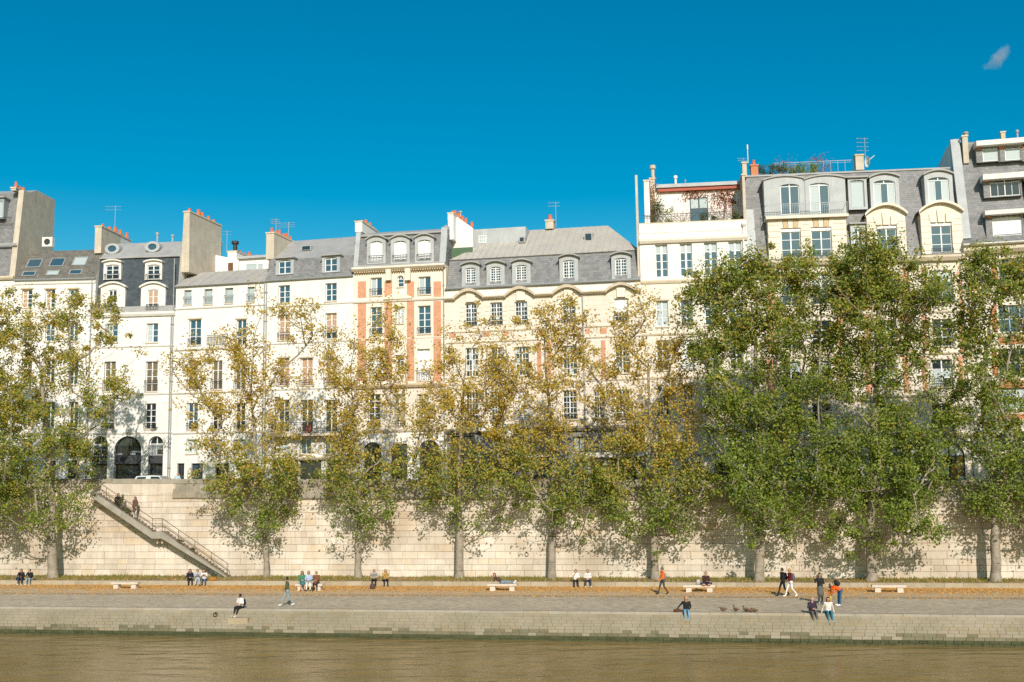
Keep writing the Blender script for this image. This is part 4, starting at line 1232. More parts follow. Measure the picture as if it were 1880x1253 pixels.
strip_.add([(u, 2.6, z) for u, z in pts_] + [(u, 3.1, z) for u, z in pts_], [tuple(range(n_)), tuple(range(2 * n_ - 1, n_ - 1, -1))] + [((i + 1) % n_, i, n_ + i, n_ + (i + 1) % n_) for i in range(n_)])
wg_ = strip_.build('white_gable', 'white_render', h.root)
for px, py in ((842, 400), (849, 405), (855, 409), (866, 416)):
    u, z = h.q(px, py, 2.8); MB().lathe((u, 2.85, z - 0.05), [(.15, 0), (.12, .35), (.14, .38), (.13, .45)], 8).build('chimney_pot', 'terracotta', wg_)
# shop fronts
r_ = h.rect(881, 944, 780, 812)
hd = MB(); hd.add([(r_[0], -0.5, r_[3]), (r_[1], -0.5, r_[3]), (r_[1], -0.5, r_[2]), ((r_[0] + r_[1]) / 2 + 0.4, -0.5, r_[2] + 0.35), (r_[0], -0.5, r_[2] + 1.0),
                   (r_[0], -0.44, r_[3]), (r_[1], -0.44, r_[3]), (r_[1], -0.44, r_[2]), ((r_[0] + r_[1]) / 2 + 0.4, -0.44, r_[2] + 0.35), (r_[0], -0.44, r_[2] + 1.0)],
                  [(4, 3, 2, 1, 0), (5, 6, 7, 8, 9), (0, 1, 6, 5), (1, 2, 7, 6), (2, 3, 8, 7), (3, 4, 9, 8), (4, 0, 5, 9)])
m, n, l, b = new_mat('hoarding_print')
tc = n.new('ShaderNodeTexCoord'); nz = noise_node(n, l, mapped(n, l, tc.outputs['Object'], (0.8, 1, 1.3)), 1.0, 5, 0.65)
rp = ramp_node(n, [(0.5, (0.80, 0.81, 0.80)), (0.62, (0.55, 0.62, 0.66)), (0.72, (0.25, 0.30, 0.34))]); l.new(nz.outputs['Fac'], rp.inputs['Fac']); l.new(rp.outputs['Color'], b.inputs['Base Color'])
hd.build('hoarding', 'hoarding_print', h.root)
MB().tube((r_[0] - 0.1, -0.52, r_[2] + 1.0), (r_[1] - 0.6, -0.52, r_[2] + 0.2), 0.05).build('hoarding_rail', 'brown_awning', h.root)
h.panel(947, 1020, 803, 838, 'shop_grey', 0.35, 'shop_awning'); h.panel(945, 1022, 836, 840, 'white_trim', 0.5, 'awning_valance')
h.panel(1068, 1188 - 5, 831, 840, 'white_trim', 0.6, 'shop_fascia')
for a, b in ((1079, 1083), (1110, 1114)): h.panel(a, b, 846, 890, 'white_trim', 0.12, 'door_post')
h.panel(1079, 1114, 842, 847, 'white_trim', 0.13, 'door_head')

# --- house with roof terrace
h = house('terrace_house', 1183, 1385, 'cream house with four tall top windows and a planted roof terrace')
zc = h.z(1284, 408)
X7 = ((1203.5, 1226), (1248.5, 1271), (1293, 1317), (1338, 1362))
for i, (x0, x1) in enumerate(X7):
    h.win(x0, x1, 449.5 - i * 1.9, 509 - i * 1.9, 2, 4, blinds('glass_blue', 'glass_curtain', 0.75), sill=False, stile=0.16, rows=[0.24, 0.49, 0.74])
    h.win(x0 + 1, x1 + 1, 553 - i * 1.5, 600 - i * 1.5, 2, 3, 'glass_curtain' if i == 0 else 'glass_blue', lintel='trim_stone')
    h.win(x0 + 2, x1 + 2, 625 - i, 680 - i, 2, 3, 'shutter_white' if i == 1 else 'glass', rail=0.5)
    h.win(x0 + 3, x1 + 2, 707, 764, 2, 4, 'glass', rail=0.4)
    h.win(x0 + 3, x1 + 2, 792, 824, 2, 2, 'glass' if i != 2 else 'glass_curtain')
for x0, x1 in ((1206, 1232), (1255, 1290), (1312, 1350)):
    h.win(x0, x1, 846, 892, 2, 2, 'glass', 'dark_frame', arch=0.5, sill=False)
h.wall(zc, bands=[(0, 'cream_render'), (h.z(1284, 511), 'white_render')])
h.band(1284, 512, 0.3, 0.14, 'trim_stone'); h.band(1284, 436, 0.4, 0.3, 'pale_stone', name='cornice'); h.band(1284, 423, 0.12, 0.04, 'white_trim')
for y in (610, 690, 772): h.band(1284, y, 0.2, 0.09, 'trim_stone')
h.band(1284, 832, 0.25, 0.12, 'trim_stone')
ter = MB().box(0, h.W, 0.02, h.D, zc - 1.2, zc - 0.4).build('roof_terrace', 'zinc', h.root)
MB().box(0, h.W, 0.0, 0.35, zc, zc + 0.1).build('parapet_cap', 'trim_stone', h.root)
h.rail(h.root, 0.2, h.W - 1.6, zc + 0.08, zc + 0.85, 0.25, step=0.25)
dz_ = h.z(1284, 347, 3.4)
u0, u1 = h.u(1190, 380, 3.4), h.u(1362, 380, 3.4)
tw = MB().box(u0, u1, 3.4, 9.0, zc - 0.5, dz_ + 0.1).build('terrace_room', 'white_render', h.root)
r_ = h.rect(1207, 1357, 347, 352, 3.3); MB().box(r_[0], u1, 3.05, 3.4, dz_ - 0.18, dz_ + 0.12).build('red_fascia', 'red_paint', h.root)
MB().box(r_[0] - 0.1, u1 + 0.1, 2.9, 9.1, dz_ + 0.12, dz_ + 0.42).build('terrace_roof', 'zinc_pale', h.root)
r_ = h.rect(1267, 1300, 363, 408, 3.4); h.glaze(tw, r_[0], r_[1], r_[2], r_[3], 3.34, 2, 1, blinds('glass_blue', 'glass_curtain', 0.5), 'dark_frame', ('door_frame', False), rows=[0.55])
for x in (1234, 1332): 
    r_ = h.rect(x - 2, x + 3, 379, 388, 3.4); MB().box(r_[0], r_[1], 3.36, 3.42, r_[2], r_[3]).build('vent', 'grey_metal', tw)
# side walls, posts and flues of the terrace
h.chimney(1183, 1193, 333, 410, 0.4, 3.2, pots=0, mat='white_render'); h.chimney(1194, 1203, 329, 400, 2.4, 0.9, pots=0, mat='chimney_render')
h.flue(1198, 304, 330, 2.6, 0.22, 'chimney_render'); h.flue(1240, 323, 342, 4, 0.14, 'white_trim'); h.flue(1258, 330, 341, 4, 0.06)
u_ = -0.12
MB().box(u_ - 0.1, u_ + 0.1, 0.1, 0.5, 0, h.z(1177, 322, 0.2)).build('corner_post', 'chimney_render', h.root)
h.chimney(1364, 1369, 322, 410, 0.6, 3.4, pots=0, mat='chimney_render'); h.chimney(1363, 1371, 300, 325, 1.5, 0.8, pots=0, mat='chimney_render')
h.flue(1372, 266, 300, 2, 0.05, 'white_trim'); h.aerial(1365, 290, 320, 2, 2, w=0.5)
# hopper and downpipe
u_ = h.u(1366, 430)
MB().lathe((u_, -0.15, h.z(1366, 418)), [(0.07, 0), (0.2, 0.2), (0.2, 0.35)], 8).tube((u_, -0.15, h.z(1366, 418)), (h.W - 0.35, -0.15, h.z(1375, 427)), 0.07).tube((h.W - 0.35, -0.15, h.z(1375, 427)), (h.W - 0.35, -0.15, 0.2), 0.07).build('downpipe', 'white_trim', h.root)
terrace = h

# --- big stone house with slate attic
h = house('attic_house', 1385, 1787, 'large cream stone house with tall slate attic and rusticated dormers')
zc = h.z(1585, 476)
CX = ((1434.6, 1470.5), (1490, 1527), (1610, 1647), (1711, 1749))
for i, (x0, x1) in enumerate(CX):
    d = -i * 2.2
    h.win(x0, x1, 503 + d, 561 + d, 2, 3, blinds('glass_blue', 'glass_curtain', 0.8), rail=0.6, lintel=None)
    d *= 0.6
    h.win(x0 + 1, x1, 590 + d, 640 + d, 2, 3, 'glass', rail=0.5); h.win(x0 + 1, x1, 664 + d, 715 + d, 2, 3, mixed('glass', 'glass_curtain', 0.3), rail=0.5)
    h.win(x0 + 1, x1, 741, 786, 2, 3, 'glass', rail=0.8)
for x0, x1 in ((1405, 1460), (1508, 1568), (1612, 1660), (1718, 1772)):
    h.win(x0, x1, 812, 894, 4, 3, mixed('glass', 'glass_curtain', 0.3), 'dark_frame', arch=0.95, sill=False)
h.win(1553, 1582, 497, 550, 2, 3, 'glass_blue', rail=0.5)
h.wall(zc, mat='cream_stone')
for y in (574, 650, 727): h.band(1585, y, 0.2, 0.12, 'trim_stone')
h.band(1585, 797, 0.35, 0.3, 'trim_stone')
h.band(1585, 472.5, 0.55, 0.5, 'trim_stone', name='cornice')
for x0, x1 in ((1405, 1425), (1534, 1552), (1585, 1603), (1655, 1672), (1690, 1704), (1757, 1772)):
    for y0, y1 in ((490, 570), (578, 646), (654, 722)):
        h.panel(x0 + 3, x1 - 3, y0, y1, 'red_brick', 0.02, 'brick_panel')
for i, (x0, x1) in enumerate(CX):
    for k in range(9):
        y = 500 - i * 2.2 + k * 8.0
        for a, b in ((x0 - 11, x0 - 1), (x1 + 1, x1 + 11)):
            h.panel(a, b - (2 if k % 2 else 0), y, y + 7.2, 'pale_stone', 0.05, 'quoin')
zt = h.z(1585, 318, 2.1)
h.roof([(-0.25, zc + 0.02), (0.0, zc + 0.25), (0.35, zc + 0.5), (1.15, h.z(1585, 395, 1.15)), (2.1, zt), (2.0, zt + 0.05), (2.0, zt + 0.18), (5, zt + 0.35)], ([1, 1, 0, 0, 1, 1, 1], ['slate_grey', 'zinc', 'zinc_pale']), 2)
h.gutter(1585, 470, z=zc + 0.1, out=0.5)
# double stone dormer with zinc storey and balcony above it
def stone_dormer(bx0, bx1, y_top, y_bot, wins, dep_f, back, rows_n, ped=None):
    b0, b1, c0, c1 = h.rect(bx0, bx1, y_top, y_bot, dep_f)
    ws = [h.rect(*w, dep_f) for w in wins]
    mb = MB()
    us = sorted({b0, b1, *[w[0] for w in ws], *[w[1] for w in ws]}); zz = sorted({c0, c1, *[w[2] for w in ws], *[w[3] for w in ws]})
    for i in range(len(us) - 1):
        for j in range(len(zz) - 1):
            cu, cz = (us[i] + us[i + 1]) / 2, (zz[j] + zz[j + 1]) / 2
            if any(w[0] < cu < w[1] and w[2] < cz < w[3] for w in ws): continue
            mb.quad((us[i], dep_f, zz[j]), (us[i + 1], dep_f, zz[j]), (us[i + 1], dep_f, zz[j + 1]), (us[i], dep_f, zz[j + 1]))
    for w in ws:
        R = dep_f + 0.22
        mb.quad((w[0], dep_f, w[2]), (w[0], dep_f, w[3]), (w[0], R, w[3]), (w[0], R, w[2])); mb.quad((w[1], dep_f, w[2]), (w[1], R, w[2]), (w[1], R, w[3]), (w[1], dep_f, w[3]))
        mb.quad((w[0], dep_f, w[3]), (w[1], dep_f, w[3]), (w[1], R, w[3]), (w[0], R, w[3])); mb.quad((w[0], dep_f, w[2]), (w[0], R, w[2]), (w[1], R, w[2]), (w[1], dep_f, w[2]))
    mb.quad((b0, back, c0), (b0, dep_f, c0), (b0, dep_f, c1), (b0, back, c1)); mb.quad((b1, dep_f, c0), (b1, back, c0), (b1, back, c1), (b1, dep_f, c1)); mb.quad((b0, dep_f, c1), (b1, dep_f, c1), (b1, back, c1), (b0, back, c1))
    d = mb.build('stone_dormer', 'trim_stone', h.root)
    for w in ws:
        hb = w[3] - (w[3] - w[2]) * 0.10
        MB().box(w[0], w[1], dep_f + 0.05, dep_f + 0.2, hb, w[3]).build('blind_box', 'white_paint', d)
        h.glaze(d, w[0], w[1], w[2], hb, dep_f + 0.16, 2, 3, 'glass_blue', 'white_frame', ('window_frame', False), rows=[0.33, 0.72])
        h.rail(d, w[0] - 0.05, w[1] + 0.05, w[2] + 0.02, w[2] + 0.45, dep_f - 0.08, step=0.6)
    # rusticated blocks between and beside the windows
    spans = [(b0, ws[0][0])] + [(ws[i][1], ws[i + 1][0]) for i in range(len(ws) - 1)] + [(ws[-1][1], b1)]
    hh = (c1 - c0) / rows_n
    for (a, b) in spans:
        for k in range(rows_n):
            MB().box(a + 0.02, b - 0.02, dep_f - 0.06, dep_f + 0.02, c0 + k * hh + 0.015, c0 + (k + 1) * hh - 0.015).build('block', 'pale_stone', d)
    return d, (b0, b1, c0, c1), ws
d, (b0, b1, c0, c1), ws = stone_dormer(1410, 1555, 402, 478, [(1434.6, 1470.5, 420, 476), (1490, 1527, 418, 475)], 0.1, 2.0, 7)
for w in ws:                                             # splayed flat-arch stones over each window
    for k in range(-2, 3):
        cx = (w[0] + w[1]) / 2 + k * (w[1] - w[0]) * 0.24
        s_ = k * 0.06
        MB().add([(cx - 0.17, 0.02, w[3] + 0.03), (cx + 0.17, 0.02, w[3] + 0.03), (cx + 0.2 + s_, 0.02, c1 - 0.05), (cx - 0.2 + s_, 0.02, c1 - 0.05),
                  (cx - 0.17, 0.12, w[3] + 0.03), (cx + 0.17, 0.12, w[3] + 0.03), (cx + 0.2 + s_, 0.12, c1 - 0.05), (cx - 0.2 + s_, 0.12, c1 - 0.05)],
                 [(0, 1, 2, 3), (0, 3, 7, 4), (1, 5, 6, 2), (0, 4, 5, 1), (3, 2, 6, 7)]).build('arch_stone', 'brown_stone' if k % 2 else 'pale_stone', d)
MB().box(b0 - 0.15, b1 + 0.15, -0.35, 1.6, c1, c1 + 0.22).build('balcony_slab', 'pale_stone', d)
h.rail(d, b0 - 0.1, b1 + 0.1, c1 + 0.25, c1 + 1.25, -0.28, mat='grey_metal', returns=0.9)
h.dormer(1433, 1468, 338, 394, 1403, 1478, 331, 397, 0.55, 2.6, 'arch', 'zinc_pale', 'zinc', 2, 1, 'glass_blue', 'white_frame', arch=0.25, rise=0.3, rows=None, hoodout=0.15)
h.dormer(1487, 1523, 336, 393, 1478.5, 1553, 329.5, 396, 0.55, 2.6, 'arch', 'zinc_pale', 'zinc', 2, 1, sides('glass_curtain', 'glass_blue'), 'white_frame', arch=0.25, rise=0.3, hoodout=0.15)
h.dormer(1562, 1587, 331, 381, 1557.5, 1592, 327, 385, 0.7, 2.4, 'flat', 'zinc_pale', 'zinc', 1, 1, 'glass_curtain', 'grey_frame')
h.dormer(1568, 1584, 417, 453, 1562, 1590, 412, 456, 0.35, 1.8, 'flat', 'zinc_pale', 'zinc', 2, 3, 'glass_blue')
h.dormer(1604, 1644, 331, 380, 1598, 1651, 327, 383, 0.7, 2.6, 'arch', 'zinc_pale', 'zinc', 3, 1, lambda i, j, nx, ny: 'glass_blue' if i == 1 or j == 99 else 'glass_curtain', arch=0.3, rise=0.35, stile=0.05)
h.dormer(1704, 1743, 325.5, 376, 1698, 1750, 321.5, 379, 0.7, 2.6, 'arch', 'zinc_pale', 'zinc', 3, 1, lambda i, j, nx, ny: 'glass_blue' if i == 1 or j == 99 else 'glass_curtain', arch=0.3, rise=0.35, stile=0.05)
for bx0, bx1, y0, y1, w, cx in ((1592, 1664, 397, 474, (1610, 1647, 414, 468), 1628), (1691, 1767, 392, 471, (1710, 1748, 409, 466), 1729)):
    d, (b0, b1, c0, c1), ws = stone_dormer(bx0, bx1, y0, y1, [w], 0.1, 1.9, 7)
    N, um, hw, rise = 12, (b0 + b1) / 2, (b1 - b0) / 2 + 0.15, 0.85
    mb = MB()
    for i in range(N):
        a, b = 2 * i / N - 1, 2 * (i + 1) / N - 1
        za, zb_ = c1 + rise * math.cos(a * math.pi / 2) ** 0.8 if abs(a) < 1 else c1, c1 + rise * math.cos(b * math.pi / 2) ** 0.8 if abs(b) < 1 else c1
        mb.add([(um + a * hw, -0.3, za), (um + b * hw, -0.3, zb_), (um + b * hw, -0.3, zb_ + 0.2), (um + a * hw, -0.3, za + 0.2), (um + a * hw, 1.9, za), (um + b * hw, 1.9, zb_), (um + b * hw, 1.9, zb_ + 0.2), (um + a * hw, 1.9, za + 0.2)],
               [(0, 1, 2, 3), (3, 2, 6, 7), (1, 0, 4, 5)])
        mb.quad((um + a * hw, 0.1, c1), (um + b * hw, 0.1, c1), (um + b * hw, 0.1, zb_), (um + a * hw, 0.1, za))
    mb.build('curved_pediment', 'pale_stone', d)
    for k, (wd, hgt) in enumerate(((-0.62, 0.62), (0.0, 0.95), (0.62, 0.62))):
        cx_ = um + wd
        s_ = wd * 0.12
        MB().add([(cx_ - 0.24, -0.02, ws[0][3] + 0.02), (cx_ + 0.24, -0.02, ws[0][3] + 0.02), (cx_ + 0.3 + s_, -0.02, ws[0][3] + 0.1 + hgt), (cx_ - 0.3 + s_, -0.02, ws[0][3] + 0.1 + hgt),
                  (cx_ - 0.24, 0.1, ws[0][3] + 0.02), (cx_ + 0.24, 0.1, ws[0][3] + 0.02), (cx_ + 0.3 + s_, 0.1, ws[0][3] + 0.1 + hgt), (cx_ - 0.3 + s_, 0.1, ws[0][3] + 0.1 + hgt)],
                 [(0, 1, 2, 3), (0, 3, 7, 4), (1, 5, 6, 2), (0, 4, 5, 1), (3, 2, 6, 7)]).build('keystone', 'pale_stone', d)
MB().prism_x(list(reversed([(0.0, zc), (1.2, h.z(1390, 395, 1.2)), (2.3, zt), (4, zt), (4, zc)])), 0.0, 0.75).build('zinc_flank', 'zinc_pale', h.root)
# roof garden rail, chimney and dish
h.rail(h.root, h.u(1420, 310, 4), h.u(1565, 310, 4), h.z(1490, 318, 4), h.z(1490, 297, 4), 4.0, 'grey_metal', 0.6)
h.chimney(1571, 1586, 286, 312, 3.2, 0.8, pots=0, mat='chimney_render', cap='brown_stone'); h.chimney(1379, 1392, 305, 322, 2.0, 0.8, pots=1, mat='orange_brick', cap='orange_brick')
h.aerial(1587, 253, 310, 3.4, 4, w=0.7)
u_, z_ = h.q(1592, 297, 3.0)
dish = MB()
for k, (r, y) in enumerate(((0.02, 0.16), (0.22, 0.1), (0.36, 0.0))):
    for i in range(12):
        t = 2 * math.pi * i / 12
        dish.v.append((u_ + r * 0.4 * math.cos(t) + y, 3.0 - r * 0.9 * math.cos(t), z_ + r * 1.4 * math.sin(t)))
for k in range(2):
    for i in range(12):
        j = (i + 1) % 12
        dish.f.append((k * 12 + i, k * 12 + j, (k + 1) * 12 + j, (k + 1) * 12 + i)); dish.m.append(0)
dish.build('satellite_dish', 'white_paint', h.root)
MB().tube((u_, 3.0, z_), (u_ + 0.6, 2.8, z_ + 0.45), 0.03).build('dish_arm', 'white_paint', h.root)
h.pipe(1783, 482, 880, u=h.W - 0.2, mat='white_trim', r=0.09)
attic = h

# --- right-hand house with three tiers of dormers
h = house('tall_slate_house', 1787, 2030, 'tall grey slate house with brick trim at the right edge')
zc = h.z(1850, 449)
for x0, x1 in ((1833, 1895), (1915, 1960)):
    for y0, y1, p in ((474, 515, 'glass_blue'), (560, 610, 'glass_blue'), (640, 690, 'glass'), (705, 752, 'glass_curtain')):
        h.win(x0, x1, y0, y1, 3, 2, p, sill=True)
        h.panel(x0 - 12, x0 - 2, y0, y1, 'orange_brick', 0.03, 'brick_panel'); h.panel(x0, x1, y1 + 8, y1 + 22, 'orange_brick', 0.03, 'brick_panel')
h.win(1827, 1890, 788, 828, 3, 1, 'glass', 'white_frame', arch=0.8, sill=False)
h.win(1826, 1884, 852, 894, 3, 1, 'glass_blue', 'dark_frame', sill=False)
h.panel(1824, 1890, 832, 836, 'orange_brick', 0.05, 'brick_band')
h.wall(zc, mat='pale_stone')
h.band(1850, 842, 0.3, 0.2, 'white_trim'); h.band(1850, 770, 0.3, 0.2, 'trim_stone')
h.band(1850, 453, 0.5, 0.6, 'trim_stone', name='cornice')
zt = h.z(1850, 256, 3.0)
h.roof([(-0.6, zc + 0.05), (0.3, zc + 0.75), (3.0, zt), (5, zt + 0.3)], ([0, 0, 1], ['slate_grey', 'zinc', 'white_trim']), 2)
h.gutter(1850, 449, z=zc + 0.1, out=0.65, mat='white_trim')
MB().prism_x(list(reversed([(0.05, zc + 0.7), (2.8, zt + 0.3), (3.3, zt + 0.3), (3.3, zc)])), -0.02, 0.7).build('party_wall', 'zinc_pale', h.root)
def wide_dormer(wins, hx0, hx1, hy0, hy1, front, back, pane, nx, brick=True):
    for k, (x0, x1, y0, y1) in enumerate(wins):
        h.dormer(x0, x1, y0, y1, x0 - 12, x1 + (12 if k == len(wins) - 1 else 3), y0 - 2, y1 + 2, front, back, 'flat', 'slate_grey', 'white_trim', nx, 1, pane, hoodout=0.05, hoodh=0.03, stile=0.07)
        h_ = h.rect(x0 - 11, x0 - 1.5, y0 - 1, y0 + 5, front)
        MB().box(h_[0], h_[1], front - 0.05, front + 0.02, h_[2], h_[3]).build('brick_panel', 'orange_brick', h.root)
    r_ = h.rect(hx0, hx1, hy0, hy1, front)
    MB().prism_x(list(reversed([(front - 0.6, r_[2]), (front - 0.6, r_[3] - 0.1), (back, r_[3] + 0.25), (back, r_[2])])), r_[0], r_[1]).build('dormer_hood', 'white_trim', h.root)
wide_dormer([(1804, 1833, 271, 296), (1845, 1874, 270, 294), (1888, 1917, 269, 293)], 1790, 1935, 255, 266, 1.8, 4.0, blinds('glass_curtain', 'glass_blue', 0.85), 1)
wide_dormer([(1817.5, 1873, 330, 360), (1895, 1940, 329, 358)], 1802, 1960, 316, 328, 0.9, 3.4, 'glass', 4)
wide_dormer([(1822, 1877, 396, 433), (1897, 1945, 394, 431)], 1806, 1960, 383, 393, 0.2, 2.6, 'shutter_white', 1)
h.chimney(1749, 1764, 262, 312, 3.4, 2.6, pots=1, mat='brown_stone', cap='brown_stone'); h.chimney(1768, 1778, 251, 300, 2.2, 0.7, pots=0, mat='chimney_render'); h.flue(1773, 243, 252, 2.3, 0.18, 'brown_stone')
h.chimney(1838, 1846, 244, 257, 4, 0.6, pots=0, mat='chimney_render'); h.flue(1867, 239, 257, 4, 0.12)

# ------------------------------------------------------------------ trees
def leaf_quads(centers, n_each, sigma, size, bias=(0.1, -0.8, 0.55), spread=0.8, flat=0.0):
    """many small leaf-shaped faces scattered round the given centres"""
    c = np.repeat(np.asarray(centers, dtype=float), n_each, axis=0)
    n = len(c)
    c = c + rng.normal(0, 1, (n, 3)) * np.asarray(sigma)
    nrm = rng.normal(0, 1, (n, 3)) * spread + np.asarray(bias)
    nrm /= np.linalg.norm(nrm, axis=1, keepdims=True) + 1e-9
    t = rng.normal(0, 1, (n, 3)); t -= (t * nrm).sum(1, keepdims=True) * nrm
    t /= np.linalg.norm(t, axis=1, keepdims=True) + 1e-9
    b = np.cross(nrm, t)
    L = (size * rng.uniform(0.7, 1.3, n))[:, None]
    v = np.empty((n, 4, 3))
    v[:, 0] = c - t * L * 0.5
    v[:, 1] = c + b * L * 0.36 + nrm * L * 0.05
    v[:, 2] = c + t * L * 0.55
    v[:, 3] = c - b * L * 0.36 + nrm * L * 0.05
    return v.reshape(-1, 3), np.arange(n * 4).reshape(n, 4)

def make_tree(label, base_px, trunk_px, outline, leaf, n_bough, per_bough, n_leaf, base_r, dens=None, seed=0, size=0.175, group='trees along the quay'):
    """outline: (photo row, left column, right column, density) rows of the crown; boughs, twigs and leaves grow inside it"""
    r = np.random.default_rng(100 + seed)
    foot = on_z(base_px[0], base_px[1], KZ)
    yd = foot.y
    def loc(px, py):
        p = at_depth(px, py, yd)
        return p.x - foot.x, p.z - foot.z
    rows = []
    for (py, xl, xr, d) in outline:
        xa, z = loc(xl, py); xb, _ = loc(xr, py)
        rows.append((z, xa, xb, d))
    rows.sort()
    zz = np.array([q[0] for q in rows]); xa = np.array([q[1] for q in rows]); xb = np.array([q[2] for q in rows]); dd = np.array([q[3] for q in rows])
    zmin, zmax = zz[0], zz[-1]
    grid = np.linspace(zmin, zmax, 200)
    wgt = (np.interp(grid, zz, xb) - np.interp(grid, zz, xa)) * np.interp(grid, zz, dd)
    cdf = np.cumsum(wgt); cdf /= cdf[-1]
    top_of_wall = z_top((foot - BASE_A).dot(wall_t)) - 0.3
    def sample(n):
        z = np.interp(r.random(n), cdf, grid)
        a, b = np.interp(z, zz, xa), np.interp(z, zz, xb)
        x = a + (b - a) * r.random(n)
        hw = np.minimum((b - a) / 2, 4.0)
        y = r.normal(0, 0.30, n) * hw - 0.8
        y = np.where(z < top_of_wall + 1.5, np.minimum(y - 0.7, 0.9), y)
        return np.stack([x, y, z], 1)
    boughs = sample(n_bough)
    tips = np.repeat(boughs, per_bough, axis=0) + r.normal(0, 1, (n_bough * per_bough, 3)) * np.array([0.55, 0.5, 0.62])
    extra = sample(int(n_bough * per_bough * 0.3))
    tips = np.concatenate([tips, extra])
    lim = np.where(tips[:, 2] < top_of_wall, 0.85, 9.0)
    tips[:, 1] = np.minimum(tips[:, 1], lim)
    tips = tips[tips[:, 2] > 1.2]
    # trunk
    nodes, par = [np.array([0.0, 0.0, 0.0])], [-1]
    pts = [loc(*p) for p in trunk_px]
    tz = np.array([0.0] + [p[1] for p in pts]); tx = np.array([0.0] + [p[0] for p in pts])
    o = np.argsort(tz); tz, tx = tz[o], tx[o]
    z = 0.6
    while z < tz[-1]:
        nodes.append(np.array([np.interp(z, tz, tx) + r.normal(0, 0.02), r.normal(0, 0.02) - 0.02 * z, z])); par.append(len(nodes) - 2)
        z += 0.6
    n_trunk = len(nodes)
    def attach(targets, steps, up):
        for t in targets:
            P = np.array(nodes)
            d = t - P
            dist = np.linalg.norm(d, axis=1)
            horiz = np.linalg.norm(d[:, :2], axis=1)
            cost = dist + np.where(d[:, 2] < up * horiz, 3.0 + 3 * (up * horiz - d[:, 2]), 0) + np.where(P[:, 2] < 2.7, 50, 0)
            k = int(np.argmin(cost))
            a = P[k]
            prev = k
            L = dist[k]
            m = max(1, int(L / steps))
            for i in range(1, m + 1):
                f = i / m
                p = a + (t - a) * f
                bow = math.sin(f * math.pi) * 0.10 * L
                p = p + np.array([0, 0, -bow]) + r.normal(0, 0.05, 3) * (f < 1)
                nodes.append(p); par.append(prev); prev = len(nodes) - 1
    order = np.argsort(np.linalg.norm(boughs - np.array([0, 0, zmin]), axis=1))
    attach(boughs[order], 0.7, 0.75)
    attach(tips, 0.5, 0.1)
    P = np.array(nodes)
    load = np.zeros(len(nodes))
    child = np.zeros(len(nodes), int)
    for i in range(len(nodes) - 1, 0, -1):
        load[i] += 1.0 if child[i] == 0 else 0
        load[par[i]] += load[i]; child[par[i]] += 1
    rad = 0.012 * np.maximum(load, 1) ** 0.52
    k = base_r / rad[0]
    rad = np.where(rad > 0.03, 0.03 + (rad - 0.03) * max(0.3, (base_r - 0.03) / (rad[0] - 0.03)), rad)
    flare = np.exp(-P[:, 2] / 0.35) * 0.35 + 1
    root = empty('poplar_tree', foot, 0, label, 'tree', group)
    V, Fc = [], []
    for i in range(1, len(nodes)):
        a, b = Vector(P[par[i]]), Vector(P[i])
        ra, rb = rad[par[i]], rad[i]
        if par[i] >= n_trunk or i >= n_trunk:
            cap_ = 0.045 if P[i][2] < 6.0 else 0.07
            ra, rb = min(ra, cap_, rb * 1.6), min(rb, cap_)
        else: ra, rb = ra * flare[par[i]], rb * flare[i]
        n = 12 if ra > 0.12 else (6 if ra > 0.04 else 4)
        d = (b - a)
        if d.length < 1e-4: continue
        d.normalize(); b = b + d * (0.02 if i >= n_trunk else 0)
        x = Vector((1, 0, 0)) if abs(d.z) > 0.6 else d.orthogonal()
        x = (x - d * x.dot(d)).normalized(); y = d.cross(x)
        s0 = len(V)
        for p, rr in ((a, ra), (b, rb)):
            for q in range(n):
                t = 2 * math.pi * q / n
                V.append(p + (x * math.cos(t) + y * math.sin(t)) * rr)
        for q in range(n):
            w = (q + 1) % n
            Fc.append((s0 + q, s0 + w, s0 + n + w, s0 + n + q))
    me = bpy.data.meshes.new('trunk'); me.from_pydata(V, [], Fc); me.materials.append(MATS['bark'])
    me.polygons.foreach_set('use_smooth', [True] * len(me.polygons))
    link('trunk', me, root)
    ne = max(4, int(n_leaf / len(tips)))
    # uneven tufts: some heavy, some nearly bare
    w = r.gamma(1.4, 1.0, len(tips)); cnt = np.maximum(1, np.minimum(w / w.mean(), 2.4) * ne).astype(int)
    centers = np.repeat(tips, cnt, axis=0)
    sg = np.repeat(r.uniform(0.14, 0.46, (len(tips), 1)), cnt, axis=0) * np.array([1.0, 0.9, 0.85])
    v, f = leaf_quads(centers, 1, sg, size)
    if len(v):
        yb = v[:, 1].reshape(-1, 4).max(1); zb = v[:, 2].reshape(-1, 4).min(1)
        keep = (zb > 0.5) & ~((yb > 1.15) & (zb < top_of_wall + 0.5))
        v = v.reshape(-1, 4, 3)[keep].reshape(-1, 3); f = np.arange(len(v)).reshape(-1, 4)
    link('crown', np_mesh('crown', v, f, leaf), root)
    return root

